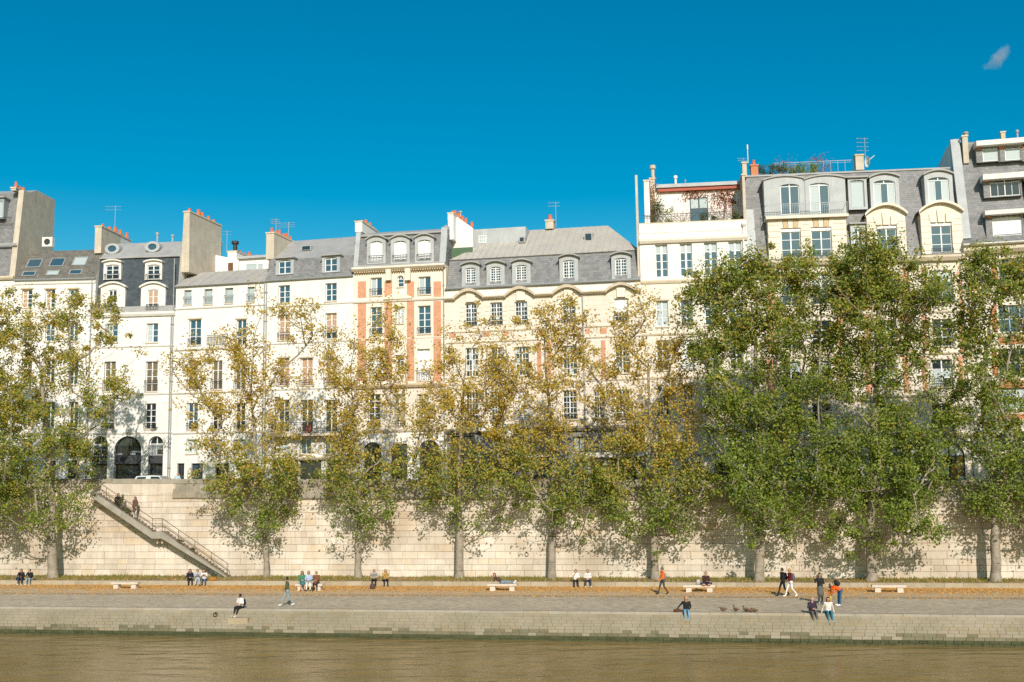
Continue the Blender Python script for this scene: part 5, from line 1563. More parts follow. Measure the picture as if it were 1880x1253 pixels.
make_tree('poplar with dense olive crown at the left, beside the stair head', (97, 1062), [(96, 980), (98, 900), (85, 780), (75, 640)],
          [(522, 60, 85, .5), (535, 25, 100, .6), (560, -5, 215, .6), (600, -30, 220, .7), (640, -45, 262, .8), (670, -50, 255, .9), (710, -50, 228, 1.0), (760, -60, 212, 1.1), (800, -60, 200, 1.2), (850, -60, 187, 1.2), (900, -55, 182, 1.1), (945, -40, 165, .8), (975, 40, 130, .6), (1005, 88, 112, .5)],
          'leaf_mixed', 80, 8, 36000, 0.36, seed=1)
make_tree('poplar trunk just outside the left edge, branches reaching in', (-95, 1060), [(-90, 900), (-70, 760), (-60, 620)],
          [(560, -130, 10, .6), (620, -160, 40, .8), (720, -170, 50, 1), (820, -170, 50, 1), (920, -160, 40, 1), (985, -120, -40, .6)], 'leaf_mixed', 50, 7, 26000, 0.33, seed=2)
make_tree('thin poplar with yellowing top beside the foot of the stairs', (490, 1061), [(488, 1000), (478, 930), (470, 820), (462, 720), (470, 610), (490, 560)],
          [(540, 500, 540, 0.32), (565, 450, 572, 0.49), (610, 395, 585, 0.60), (640, 330, 590, 0.88), (680, 325, 590, 0.96), (720, 335, 585, 0.81), (760, 345, 575, 0.94), (800, 363.15, 563.85, 0.72), (850, 372.5, 561.5, 1.01), (900, 389, 551, 1.01), (940, 401.75, 523.25, 0.66), (970, 435, 518, 0.40), (985, 470, 505, 0.20)],
          'leaf_turning', 70, 8, 19000, 0.21, seed=3)
make_tree('thin poplar behind the bench with three seated people', (658, 1062), [(657, 980), (660, 880), (650, 780), (645, 680), (655, 600)],
          [(555, 645, 690, 0.26), (590, 605, 725, 0.53), (640, 592, 740, 0.79), (700, 592, 752, 0.96), (760, 590, 740, 0.88), (800, 588.75, 746.25, 0.65), (845, 570.25, 754.75, 0.86), (900, 569.5, 740.5, 0.86), (935, 602.35, 734.65, 0.60), (972, 605, 705, 0.52), (1000, 640, 685, 0.30)],
          'leaf_turning', 58, 8, 16000, 0.24, seed=4)
make_tree('poplar with bare lower trunk behind the bench with a lying person, left', (843, 1063), [(844, 960), (842, 860), (850, 740), (856, 650)],
          [(585, 830, 890, 0.35), (620, 806, 915, 0.70), (660, 796, 940, 0.96), (700, 790, 955, 1.14), (750, 772, 935, 0.94), (800, 768.2, 951.8, 0.72), (850, 757, 973, 0.98), (900, 752.6, 979.4, 0.98), (935, 794.85, 972.15, 0.60), (965, 815, 955, 0.52), (988, 845, 870, 0.30)],
          'leaf_turning', 62, 8, 18500, 0.29, seed=5)
make_tree('thin yellowing poplar between the hoarding and the shop door', (1013, 1063), [(1015, 960), (1018, 860), (1010, 760), (1000, 660), (1000, 600)],
          [(560, 970, 1035, 0.26), (600, 932, 1078, 0.56), (650, 922, 1108, 0.88), (700, 922, 1118, 1.01), (760, 935, 1120, 0.88), (800, 939.1, 1102.9, 0.62), (850, 940.1, 1121.9, 0.94), (900, 946.3, 1131.7, 0.94), (930, 963, 1107, 0.54), (958, 985, 1065, 0.45)],
          'leaf_turning', 58, 8, 17000, 0.27, seed=6)
make_tree('yellowing poplar behind the walking person in orange', (1203, 1064), [(1200, 980), (1200, 860), (1192, 760), (1188, 650)],
          [(550, 1175, 1230, 0.26), (590, 1140, 1245, 0.61), (640, 1122, 1258, 0.88), (700, 1118, 1270, 1.05), (760, 1118, 1282, 1.01), (800, 1117.2, 1282.8, 0.72), (850, 1100.6, 1291.4, 0.94), (900, 1091.1, 1290.9, 0.94), (950, 1108, 1285, 0.75), (995, 1150, 1260, 0.52), (1018, 1180, 1228, 0.30)],
          'leaf_turning', 64, 8, 20000, 0.27, seed=7)
make_tree('tall green poplar right of the roof terrace house', (1394, 1067), [(1396, 980), (1392, 850), (1385, 720), (1385, 600), (1390, 530)],
          [(478, 1370, 1485, 1.6), (500, 1290, 1494, 2.0), (525, 1242, 1500, 1.8), (570, 1240, 1502, 1.4), (620, 1264, 1498, 1), (680, 1278, 1492, .95), (740, 1288, 1490, 1), (800, 1290, 1495, 1.05), (850, 1286, 1500, 1.1), (900, 1300, 1496, 1.05), (950, 1325, 1482, .8), (990, 1350, 1465, .5), (1012, 1372, 1412, .25)],
          'leaf_green', 110, 9, 60000, 0.31, seed=8)
make_tree('tallest green poplar, in front of the slate attic house', (1600, 1067), [(1598, 960), (1602, 830), (1608, 700), (1608, 580), (1606, 510)],
          [(460, 1570, 1650, 1.6), (480, 1522, 1698, 2.0), (520, 1504, 1712, 1.8), (580, 1508, 1716, 1.4), (660, 1514, 1712, 1), (740, 1510, 1718, 1.0), (820, 1500, 1728, 1.1), (890, 1502, 1726, 1.1), (940, 1512, 1708, .9), (978, 1530, 1690, .5), (1005, 1570, 1625, .25)],
          'leaf_green', 110, 9, 62000, 0.34, seed=9)
make_tree('green poplar with forked limbs at the right edge', (1828, 1068), [(1826, 960), (1820, 870), (1806, 800), (1800, 700), (1815, 580), (1830, 520)],
          [(466, 1800, 1855, 1.3), (490, 1770, 1905, 1.7), (540, 1732, 1930, 1.6), (600, 1738, 1945, .9), (680, 1740, 1955, .9), (760, 1742, 1960, .85), (830, 1745, 1965, .9), (890, 1752, 1965, 1.0), (940, 1785, 1955, .75), (985, 1830, 1935, .6), (1005, 1860, 1910, .3)],
          'leaf_green', 90, 9, 44000, 0.31, seed=10)
make_tree('green poplar just beyond the right edge, branches reaching in', (2040, 1068), [(2040, 900), (2030, 760), (2030, 620)],
          [(480, 2000, 2060, .6), (600, 1930, 2120, .8), (760, 1920, 2130, 1), (880, 1925, 2130, 1), (970, 1960, 2080, .6)], 'leaf_green', 40, 7, 22000, 0.31, seed=12)

# fallen leaves on the sandy path, grass and weeds on the planted strip
nl = 26000
s_ = rng.random(nl)
q_ = np.abs(rng.normal(0, 0.36, nl))
keep = (q_ < 1.0) & (rng.random(nl) < np.clip(0.25 + 1.0 * (s_ - 0.06) * 6, 0.12, 1))
s_, q_ = s_[keep], q_[keep]
ka, kb = np.array(KERB_A), np.array(KERB_B); ga, gb = np.array(gut2_a), np.array(gut2_b)
pos = (ka + (kb - ka) * s_[:, None]) * (1 - q_[:, None]) + (ga + (gb - ga) * s_[:, None]) * q_[:, None]
g2_ = rng.random(2500); ledge_line = (np.array(GUT_A) + (np.array(GUT_B) - np.array(GUT_A)) * g2_[:, None]) + np.array(back_dir) * rng.normal(0.02, 0.10, 2500)[:, None]
g3_ = rng.random(4000); strip = (ka + (kb - ka) * g3_[:, None]) + np.array(back_dir) * rng.uniform(0.4, 3.2, 4000)[:, None] + np.array([0, 0, KH - 0.01])
pos = np.concatenate([pos, ledge_line, strip]); pos[:, 2] += 0.018
v, f = leaf_quads(pos, 1, (0.0, 0.0, 0.004), 0.12, bias=(0, -0.8, 2.0), spread=0.8)
set_tags(link('fallen_leaves', np_mesh('fallen_leaves', v, f, 'leaf_fallen')), 'orange brown fallen leaves lying along the sandy quay path', 'leaves', kind='stuff')
ng = 22000
s_, q_ = rng.random(ng), rng.random(ng) ** 0.6
patch = np.sin(s_ * 37) + np.sin(s_ * 91 + 1) + rng.normal(0, 0.8, ng)
kk = patch > -0.7
s_, q_ = s_[kk], q_[kk]; ng = len(s_)
ba, bb = np.array(BASE_A), np.array(BASE_B)
k0 = ka + np.array(back_dir) * 0.38 + np.array([0, 0, KH])
k1 = kb + np.array(back_dir) * 0.38 + np.array([0, 0, KH])
pos = (k0 + (k1 - k0) * s_[:, None]) * (1 - q_[:, None]) + (ba + (bb - ba) * s_[:, None]) * q_[:, None]
hgt = rng.uniform(0.05, 0.20, ng)[:, None]; wd = rng.uniform(0.02, 0.05, ng)[:, None]
ang = rng.uniform(0, np.pi, ng)[:, None]
dx = np.concatenate([np.cos(ang), np.sin(ang), np.zeros_like(ang)], 1)
v = np.empty((ng, 3, 3)); v[:, 0] = pos - dx * wd; v[:, 1] = pos + dx * wd; v[:, 2] = pos + np.array([0, 0, 1.0]) * hgt + rng.normal(0, 0.05, (ng, 3))
set_tags(link('grass', np_mesh('grass', v.reshape(-1, 3), np.arange(ng * 3).reshape(ng, 3), 'leaf_grass')), 'patchy grass at the foot of the embankment wall', 'grass', kind='stuff')

# ------------------------------------------------------------------ stone stair on the wall
SD = 1.25                                                 # it stands this far out from the wall
def swq(px, py): return wq(px, py, SD)
su0, sz0 = swq(166, 900); su1, sz1 = swq(279, 976); su2, sz2 = swq(297, 977.5); su3, sz3 = swq(417, 1061)
sz1 = sz2 = (sz1 + sz2) / 2
stair = empty('stone_stair', BASE_A + wall_t * su3, wall_rz, 'narrow concrete stair with thin rusty railing running down the wall', 'staircase')
def sl(u): return u - su3
TH = 0.52
def strip_poly(mb, pts, y0, y1):
    n = len(pts)
    mb.add([(u, y0, z) for u, z in pts] + [(u, y1, z) for u, z in pts], [tuple(range(n - 1, -1, -1)), tuple(range(n, 2 * n))] + [(i, (i + 1) % n, n + (i + 1) % n, n + i) for i in range(n)])
for (ua, za, ub, zb_) in ((su0, sz0, su1, sz1), (su2, sz2, su3, 0.05)):
    k = MB(); strip_poly(k, [(sl(ua), za), (sl(ub), zb_), (sl(ub), max(zb_ - TH, -0.05)), (sl(ua), za - TH)], -SD, -SD + 0.22); k.build('stringer', 'concrete', stair)
    k = MB(); strip_poly(k, [(sl(ua), za - 0.30), (sl(ub), zb_ - 0.30), (sl(ub), max(zb_ - TH + 0.02, -0.3)), (sl(ua), za - TH + 0.02)], -SD + 0.22, 0.0); k.build('stair_slab', 'concrete', stair)
    n = max(3, int((za - zb_) / 0.172))
    for i in range(n):
        x0 = ua + (ub - ua) * i / n; x1 = ua + (ub - ua) * (i + 1) / n
        zt = za + (zb_ - za) * (i + 0.9) / n - 0.1
        MB().box(sl(x0), sl(x1), -SD + 0.221, -0.03, zt - 0.17, zt).build('step', 'concrete', stair)
k = MB(); k.box(sl(su1), sl(su2), -SD - 0.004, 0.0, sz1 - TH, sz1); k.build('landing', 'concrete', stair)
for du in (0.1, 0.5):
    k = MB(); strip_poly(k, [(sl(su1) + du, sz1 - TH), (sl(su1) + du + 0.22, sz1 - TH), (sl(su1) + du + 0.22, sz1 - TH - 0.25), (sl(su1) + du + 0.1, sz1 - TH - 0.45), (sl(su1) + du, sz1 - TH - 0.25)], -0.75, -0.01); k.build('corbel', 'quay_stone', stair)
yr = -SD + 0.08
rails = [(su0, sz0), (su1, sz1), (su2, sz2), (su3, 0.05)]
for hgt, rr in ((1.0, 0.026), (0.62, 0.018), (0.50, 0.018)):
    k = MB()
    for (a, za), (b, zb_) in zip(rails[:-1], rails[1:]):
        k.tube((sl(a), yr, za + hgt), (sl(b), yr, zb_ + hgt), rr, n=6)
    k.build('handrail', 'rusty_rail', stair)
for (a, za), (b, zb_), n in ((rails[0], rails[1], 4), (rails[1], rails[2], 1), (rails[2], rails[3], 4)):
    for i in range(n + (1 if n == 4 and a == su2 else 0)):
        f = i / n
        u_, z_ = a + (b - a) * f, za + (zb_ - za) * f
        MB().tube((sl(u_), yr, z_ - 0.35), (sl(u_), yr, z_ + 1.02), 0.024, n=6).build('rail_post', 'rusty_rail', stair)
        if i < n:
            u2_, z2_ = a + (b - a) * (i + 1) / n, za + (zb_ - za) * (i + 1) / n
            MB().tube((sl(u_), yr, z_ + 0.45), (sl(u2_), yr, z2_ + 0.08), 0.012, n=4).tube((sl(u_), yr, z_ + 0.08), (sl(u2_), yr, z2_ + 0.45), 0.012, n=4).build('cross_brace', 'rusty_rail', stair)
# mooring rings
def ring(loc, r, rz, tilt, label):
    mb = MB()
    N, M = 16, 6
    for i in range(N):
        a = 2 * math.pi * i / N
        for j in range(M):
            b = 2 * math.pi * j / M
            rr = r + 0.028 * math.cos(b)
            mb.v.append((rr * math.cos(a) * 0.85, 0.028 * math.sin(b), rr * math.sin(a)))
    for i in range(N):
        for j in range(M):
            mb.f.append((i * M + j, ((i + 1) % N) * M + j, ((i + 1) % N) * M + (j + 1) % M, i * M + (j + 1) % M)); mb.m.append(0)
    o = mb.build('mooring_ring', 'rusty_rail', None, loc, smooth=True)
    o.rotation_euler = (tilt, 0, rz)
    st_ = MB().box(-0.04, 0.04, 0.0, 0.2, r * 0.9 - 0.04, r * 0.9 + 0.04).build('staple', 'iron', o)
    set_tags(o, label, 'mooring ring', 'iron mooring rings')
p_ = on_wall(967, 1018, BASE_A, wall_n); ring(p_ + wall_n * 0.06, 0.15, wall_rz, 0.1, 'small iron ring on the wall between two trunks')
def on_bank(px, py):
    d = ray(px, py); n = bank_n; p0 = lerp(LEDGE_A, LEDGE_B, 0.5) 
    t0 = (px + 170) / 2220.0
    p0 = bank_pt(t0, 0.3)
    return CAM + d * ((p0 - CAM).dot(n) / d.dot(n))
p_ = on_bank(396, 1131); ring(p_ + bank_n * 0.12, 0.14, 0.0, -0.75, 'dark iron ring on the sloping bank left of the seated man')
# pinkish block jutting from the bank below the seated man
p_ = on_bank(440, 1138)
MBk = MB(); bt_ = (LEDGE_B - LEDGE_A).normalized()
ang_e = math.atan2(bt_.y, bt_.x)
o = MB().box(-0.62, 0.62, -0.25, 0.9, -0.45, 0.02).build('bank_block', 'kerb_stone', None, p_ + Vector((0, 0, 0.10)))
o.rotation_euler = (0, 0, ang_e); set_tags(o, 'pinkish stone block jutting from the bank below a seated man', 'stone block')

# ------------------------------------------------------------------ benches
kerb_rz = math.atan2(kdir.y, kdir.x)
def bench(px, py, half, label):
    p = on_z(px, py, QZ)
    b = empty('stone_bench', p, kerb_rz, label, 'bench', 'stone benches along the path')
    MB().box(-half, half, -0.27, 0.30, 0.33, 0.48).build('seat_slab', 'bench_stone', b)
    for s in (-1, 1):
        MB().box(s * half * 0.66 - 0.18, s * half * 0.66 + 0.18, -0.2, 0.24, -0.01, 0.33).build('leg', 'bench_stone', b)
    return p
bench(231, 1081, 1.06, 'empty stone bench below the stair')
B3 = bench(569, 1084.5, 1.0, 'stone bench holding three seated people')
BL = bench(923, 1085, 1.02, 'stone bench with a person stretched out on it')
BM = bench(1284, 1087.5, 1.02, 'stone bench with one person sitting cross-legged')
bench(1632, 1088, 1.04, 'empty stone bench at the right, beside the tallest tree')

# ------------------------------------------------------------------ people
def cloth(col):
    key = 'cloth_%d_%d_%d' % tuple(int(c * 255) for c in col)
    if key not in MATS:
        m, n, l, b = new_mat(key)
        tc = n.new('ShaderNodeTexCoord'); nz = noise_node(n, l, tc.outputs['Object'], 9.0, 3, 0.6)
        rp = ramp_node(n, [(0.3, tuple(c * 0.78 for c in col)), (0.7, tuple(min(1, c * 1.12) for c in col))])
        l.new(nz.outputs['Fac'], rp.inputs['Fac']); l.new(rp.outputs['Color'], b.inputs['Base Color'])
        b.inputs['Roughness'].default_value = 0.85; b.inputs['Specular IOR Level'].default_value = 0.15
    return key
SKIN = (0.52, 0.30, 0.20)
BLACK, WHITE_, DENIM, PALE_DENIM, NAVY = (0.022, 0.022, 0.025), (0.74, 0.72, 0.68), (0.07, 0.12, 0.20), (0.30, 0.36, 0.42), (0.025, 0.03, 0.06)
def J_stand():
    return dict(pelvis=(0, 0, .94), chest=(0, 0, 1.28), neck=(0, .01, 1.46), head=(0, -.03, 1.60), sL=(-.18, 0, 1.40), sR=(.18, 0, 1.40), eL=(-.24, .04, 1.13), eR=(.24, .04, 1.13),
                wL=(-.23, -.06, .90), wR=(.23, -.06, .90), hL=(-.09, 0, .90), hR=(.09, 0, .90), kL=(-.10, -.02, .49), kR=(.10, -.02, .49), aL=(-.10, .03, .08), aR=(.10, .03, .08), tL=(-.12, -.15, .035), tR=(.12, -.15, .035))
def J_walk(s=1):
    j = J_stand()
    j.update(kL=(-.09, -.17 * s, .50), aL=(-.09, -.30 * s, .09), tL=(-.10, -.30 * s - .17, .05), kR=(.09, .06 * s, .49), aR=(.09, .36 * s, .13), tR=(.10, .36 * s - .14, .035),
             eL=(-.23, .12 * s, 1.14), wL=(-.22, .14 * s, .91), eR=(.23, -.08 * s, 1.13), wR=(.21, -.27 * s, .96))
    return j
def J_sit(h, lean=0.06, hands='lap', knee=None, foot=0.0, spread=.12):
    k = max(.47, h + .06) if knee is None else knee
    j = dict(pelvis=(0, 0, h + .12), chest=(0, -lean * .7, h + .44), neck=(0, -lean * 1.2, h + .61), head=(0, -lean * 1.2 - .05, h + .75), sL=(-.18, -lean, h + .55), sR=(.18, -lean, h + .55),
             hL=(-.09, 0, h + .09), hR=(.09, 0, h + .09), kL=(-spread, -.43, k), kR=(spread, -.43, k), aL=(-spread - .01, -.42, .08 + foot), aR=(spread + .01, -.42, .08 + foot), tL=(-spread - .03, -.60, .035 + foot), tR=(spread + .03, -.60, .035 + foot),
             eL=(-.25, -.10, h + .30), eR=(.25, -.10, h + .30), wL=(-.07, -.33, h + .27), wR=(.07, -.33, h + .27))
    if hands == 'face': j.update(eL=(-.22, -.28, h + .38), wL=(-.05, -.24, h + .64))
    if hands == 'phone': j.update(eL=(-.22, -.18, h + .32), eR=(.22, -.18, h + .32), wL=(-.06, -.36, h + .45), wR=(.06, -.36, h + .45))
    if hands == 'back': j.update(eL=(-.28, .08, h + .28), wL=(-.33, .10, h + .06), eR=(.28, .08, h + .28), wR=(.33, .10, h + .06))
    return j
def J_ledge(hands='lap', drop=.42):
    j = J_sit(0.0, .07, hands, knee=.10)
    for s, n in ((-1, 'L'), (1, 'R')):
        j['k' + n] = (s * .11, -.40, .10); j['a' + n] = (s * .10, -.50, -drop + .05); j['t' + n] = (s * .11, -.70, -drop - .02)
    return j
PEOPLE = []
def person(label, loc, face, J, top, legs, shoes=(0.05, 0.045, 0.04), hair=(0.03, 0.02, 0.015), style='short', skin=SKIN, sleeve=True, skirt=None, coat=None, scale=1.0, gaze=None, glasses=False):
    PEOPLE.append(dict(label=label, loc=Vector(loc), face=face, J={k: Vector(v) for k, v in J.items()}, top=top, legs=legs, shoes=shoes, hair=hair, style=style, skin=skin, sleeve=sleeve, skirt=skirt, coat=coat, scale=scale, gaze=gaze, glasses=glasses))
def capsule(mb, a, b, ra, rb, n=10):
    a, b = Vector(a), Vector(b)
    d = b - a
    L = d.length
    d = d.normalized() if L > 1e-5 else Vector((0, 0, 1))
    x = d.orthogonal().normalized(); y = d.cross(x)
    prof = [(-1.0, 0.05), (-.8, .6), (-.45, .89), (0, 1.0)]
    rings = [(a + d * ra * t, ra * r) for t, r in prof] + [(b - d * rb * t, rb * r) for t, r in reversed(prof)]
    k = len(mb.v)
    for p, r in rings:
        for i in range(n):
            t = 2 * math.pi * i / n
            mb.v.append(tuple(p + (x * math.cos(t) + y * math.sin(t)) * r))
    for s in range(len(rings) - 1):
        for i in range(n):
            j = (i + 1) % n
            mb.f.append((k + s * n + i, k + s * n + j, k + (s + 1) * n + j, k + (s + 1) * n + i)); mb.m.append(0)
    mb.f.append(tuple(k + i for i in reversed(range(n)))); mb.m.append(0)
    t0 = k + (len(rings) - 1) * n
    mb.f.append(tuple(t0 + i for i in range(n))); mb.m.append(0)
def segs(p):
    J = p['J']
    side = (J['sR'] - J['sL']).normalized()
    S = []
    for s in (-1, 1):
        S.append((J['pelvis'] + side * s * .055, J['chest'] + side * s * .065, .115, .115, 'top'))
        S.append((J['chest'] + side * s * .07, J['neck'] + side * s * .05 - Vector((0, 0, .07)), .105, .08, 'top'))
    S.append((J['hL'], J['hR'], .12, .12, 'legs'))
    S.append((J['sL'], J['sR'], .075, .075, 'top'))
    S.append((J['neck'] - Vector((0, 0, .05)), J['head'], .056, .055, 'skin'))
    up = (J['head'] - J['neck']).normalized()
    S.append((J['head'] - up * .035, J['head'] + up * .035, .080, .092, 'skin'))
    for n in 'LR':
        S.append((J['s' + n], J['e' + n], .062, .047, 'top'))
        S.append((J['e' + n], J['w' + n], .046, .034, 'top' if p['sleeve'] else 'skin'))
        f = (J['w' + n] - J['e' + n]).normalized()
        S.append((J['w' + n], J['w' + n] + f * .07, .034, .030, 'skin'))
        S.append((J['h' + n], J['k' + n], .092, .064, 'legs'))
        S.append((J['k' + n], J['a' + n], .062, .046, 'legs'))
        S.append((J['a' + n] - Vector((0, 0, .02)), J['t' + n], .05, .036, 'shoes'))
    if p['skirt']:
        m = (J['kL'] + J['kR']) / 2
        S.append((J['pelvis'], lerp(J['pelvis'], m, .85), .15, .2, 'skirt'))
        S.append((m - side * .08, m + side * .08, .10, .10, 'skirt'))
    if p['coat']:
        m = (J['kL'] + J['kR']) / 2
        S.append((J['pelvis'] + Vector((0, .02, 0)), lerp(J['pelvis'], m, .6), .17, .17, 'coat'))
        for s in (-1, 1): S.append((J['pelvis'] + side * s * .06, J['chest'] + side * s * .07, .135, .13, 'coat'))
    return S
def build_people():
    raw = []
    for p in PEOPLE:
        S = segs(p); mb = MB()
        for a, b, ra, rb, _ in S: capsule(mb, a, b, ra, rb)
        me = bpy.data.meshes.new('body_raw'); me.from_pydata(mb.v, [], mb.f)
        o = bpy.data.objects.new('body_raw', me); COL.objects.link(o)
        rm = o.modifiers.new('r', 'REMESH'); rm.mode = 'VOXEL'; rm.voxel_size = 0.019
        sm = o.modifiers.new('s', 'SMOOTH'); sm.factor = 0.5; sm.iterations = 3
        raw.append((p, S, o))
    dg = bpy.context.evaluated_depsgraph_get(); dg.update()
    for p, S, o in raw:
        me = bpy.data.meshes.new_from_object(o.evaluated_get(dg)); me.name = 'person_body'
        names = ['top', 'legs', 'skin', 'shoes', 'skirt', 'coat', 'dark']
        cols = dict(top=p['top'], legs=p['legs'], skin=p['skin'], shoes=p['shoes'], skirt=p['skirt'] or p['legs'], coat=p['coat'] or p['top'], dark=(.02, .018, .016))
        co = np.empty(len(me.polygons) * 3); me.polygons.foreach_get('center', co); co = co.reshape(-1, 3)
        best, idx = np.full(len(co), 1e9), np.zeros(len(co), int)
        for a, b, ra, rb, reg in S:
            a_, b_ = np.array(a), np.array(b); d = b_ - a_
            t = np.clip(((co - a_) @ d) / max(d @ d, 1e-9), 0, 1)
            dist = np.linalg.norm(co - (a_ + t[:, None] * d), axis=1) - (ra + (rb - ra) * t)
            m = dist < best - 0.002
            best[m] = dist[m]; idx[m] = names.index(reg)
        v0 = len(me.vertices)
        # hands: four fingers and a thumb each; face: nose, eyes, mouth, ears
        J = p['J']; ex = MB()
        for n, sg in (('L', -1), ('R', 1)):
            f = (J['w' + n] - J['e' + n]).normalized(); q = f.orthogonal().normalized(); r_ = f.cross(q)
            base = J['w' + n] + f * .085
            for k in range(4):
                b0 = base + q * (k - 1.5) * .017
                L = (.062, .072, .068, .052)[k]
                mid = b0 + f * L * .5
                ex.tube(b0, mid, .0085, .008, 5, 2); ex.tube(mid, mid + (f * .8 + r_ * .5).normalized() * L * .5, .008, .0065, 5, 2)
            tb = J['w' + n] + f * .03 + q * .03 * sg
            ex.tube(tb, tb + (f * .7 + q * sg * .7).normalized() * .06, .011, .008, 5, 2)
        H = J['head']
        g = Matrix.Rotation(p['gaze'] or 0.0, 3, 'Z')
        fw, rt = g @ Vector((0, -1, 0)), g @ Vector((1, 0, 0))
        ex.tube(H + fw * .082 + Vector((0, 0, .01)), H + fw * .108 + Vector((0, 0, -.025)), .010, .014, 5, 2)
        for s in (-1, 1):
            e = H + fw * .083 + rt * s * .033 + Vector((0, 0, .012)); ex.tube(e, e + fw * (.016 if p['glasses'] else .008), .024 if p['glasses'] else .011, None, 6, 6)
            ear = H + rt * s * .088; ex.tube(ear - Vector((0, 0, .025)), ear + Vector((0, 0, .025)), .014, .016, 5, 2)
        mo = H + fw * .081 - Vector((0, 0, .052)); ex.tube(mo - rt * .022, mo + rt * .022, .008, None, 5, 3 if False else 2)
        nv, nf = [tuple(v.co) for v in me.vertices], [tuple(f.vertices) for f in me.polygons]
        allm = MB(); allm.v = nv + ex.v; allm.f = nf + [tuple(i + v0 for i in f) for f in ex.f]; allm.m = list(idx) + ex.m
        root = allm.build('person', [cloth(cols[k]) for k in names], None, p['loc'], smooth=True)
        root.rotation_euler = (0, 0, p['face']); root.scale = (p['scale'],) * 3
        set_tags(root, p['label'], 'person', 'people on the quay')
        bpy.data.meshes.remove(me)
        rm_ = o.data; bpy.data.objects.remove(o); bpy.data.meshes.remove(rm_)
        if p['style'] != 'bald':
            hb = MB()
            N, M = 14, 9
            C = H - fw * .012 + Vector((0, 0, .018))
            grid = {}
            for i in range(M + 1):
                th = math.pi * i / M
                for k in range(N):
                    ph = 2 * math.pi * k / N
                    dirv = rt * math.sin(th) * math.cos(ph) + fw * math.sin(th) * math.sin(ph) + Vector((0, 0, math.cos(th)))
                    rr = .112 if p['style'] == 'short' else .12
                    hb.v.append(tuple(C + Vector((dirv.x * rr * .95, dirv.y * rr, dirv.z * rr * 1.08))))
                    grid[i, k] = dirv
            for i in range(M):
                for k in range(N):
                    dv = grid[i, k]
                    front = dv.dot(fw)
                    lim = .45 if p['style'] == 'short' else .40
                    if (front > lim and dv.z < .55) or (p['style'] == 'short' and dv.z < -.35): continue
                    j = (k + 1) % N
                    hb.f.append((i * N + k, (i + 1) * N + k, (i + 1) * N + j, i * N + j)); hb.m.append(0)
            if p['style'] == 'long':
                capsule(hb, C - fw * .06, J['neck'] - fw * .09 - Vector((0, 0, .16)), .085, .06, 8)
                for s in (-1, 1): capsule(hb, C + rt * s * .07, J['neck'] + rt * s * .10 - fw * .01 - Vector((0, 0, .08)), .04, .03, 6)
            if p['style'] == 'bun':
                capsule(hb, C - fw * .10 + Vector((0, 0, .05)), C - fw * .13 + Vector((0, 0, .06)), .05, .045, 8)
            hb.build('hair', cloth(p['hair']), root, smooth=True)

def row(y0, y1, px): return y0 + (y1 - y0) * px / 1880.0
def kerb_seat(px): return on_z(px, row(1074, 1081, px), QZ) + back_dir * 0.10
def ledge_seat(px): return on_z(px, row(1114, 1130, px), QZ) + back_dir * 0.12
def quay(px, py): return on_z(px, py, QZ + 0.004)
S0 = J_sit(KH)
person('dark-haired person in black top and dark jeans, left of a seated pair', kerb_seat(37.5), .15, J_sit(KH, .10, 'face'), BLACK, (.03, .045, .07), WHITE_, style='long')
person('person in black jacket and pale jeans, right of a seated pair', kerb_seat(54), -.05, J_sit(KH, .12, 'face'), BLACK, PALE_DENIM, WHITE_, style='short')
person('person all in black at the left of three sitting under the stair', kerb_seat(347), .35, J_sit(KH, .16), (.03, .025, .04), BLACK, BLACK, style='long')
person('person in grey hoodie and pale jeans between two others under the stair', kerb_seat(361), .3, J_sit(KH, .14, 'phone'), (.38, .40, .43), (.42, .46, .52), BLACK)
person('brown-haired person in white top and blue jeans under the stair', kerb_seat(374), .1, J_sit(KH, .22, 'phone'), WHITE_, DENIM, BLACK, hair=(.10, .045, .025), style='long', sleeve=False)
person('man in white T-shirt and black trousers sitting alone on the quay edge', ledge_seat(441), -.5, J_ledge('lap', .40), WHITE_, BLACK, WHITE_, sleeve=False, gaze=-.4)
person('person in olive jacket and grey trousers walking left on the cobbles', quay(527, 1112.5), -1.15, J_walk(1.1), (.10, .11, .05), (.27, .31, .33), WHITE_)
def on_bench(P, du): return P + kdir * du - kback * 0.02
person('person in green jacket and teal skirt, left on the full bench', on_bench(B3, -.58), .3, J_sit(.46, .05, 'lap', .50), (.06, .20, .11), SKIN, (.10, .04, .02), hair=(.10, .06, .04), style='long', skirt=(.05, .17, .18), glasses=True)
person('red-haired person in pale blue shirt, middle of the full bench', on_bench(B3, -.08), .1, J_sit(.46, .05, 'lap', .50), (.36, .44, .60), (.72, .70, .66), (.08, .05, .04), hair=(.30, .10, .04), style='bun')
person('person in brown coat and sunglasses, right on the full bench', on_bench(B3, .50), -.1, J_sit(.46, .04, 'lap', .52), (.17, .08, .04), BLACK, (.08, .05, .03), hair=(.30, .20, .12), style='short', coat=(.17, .08, .04), glasses=True)
person('person in grey vest and black trousers sitting with a brown bag', kerb_seat(686), .1, J_sit(KH, .2, 'lap'), (.30, .30, .28), BLACK, BLACK, hair=(.14, .07, .04), sleeve=False)
person('blond person in yellow scarf and black clothes sitting on the kerb', kerb_seat(706), .3, J_sit(KH, .16, 'face'), (.42, .27, .07), BLACK, BLACK, hair=(.42, .24, .09), style='long', coat=None, sleeve=False)
person('dark-haired person in white T-shirt and black trousers, left of two', kerb_seat(1057), .0, J_sit(KH, .12, 'face'), WHITE_, (.035, .033, .03), BLACK, sleeve=False)
person('dark-haired person in white T-shirt and navy jeans, right of two', kerb_seat(1079), .0, J_sit(KH, .16, 'lap', spread=.17), WHITE_, (.04, .055, .085), WHITE_, sleeve=False)
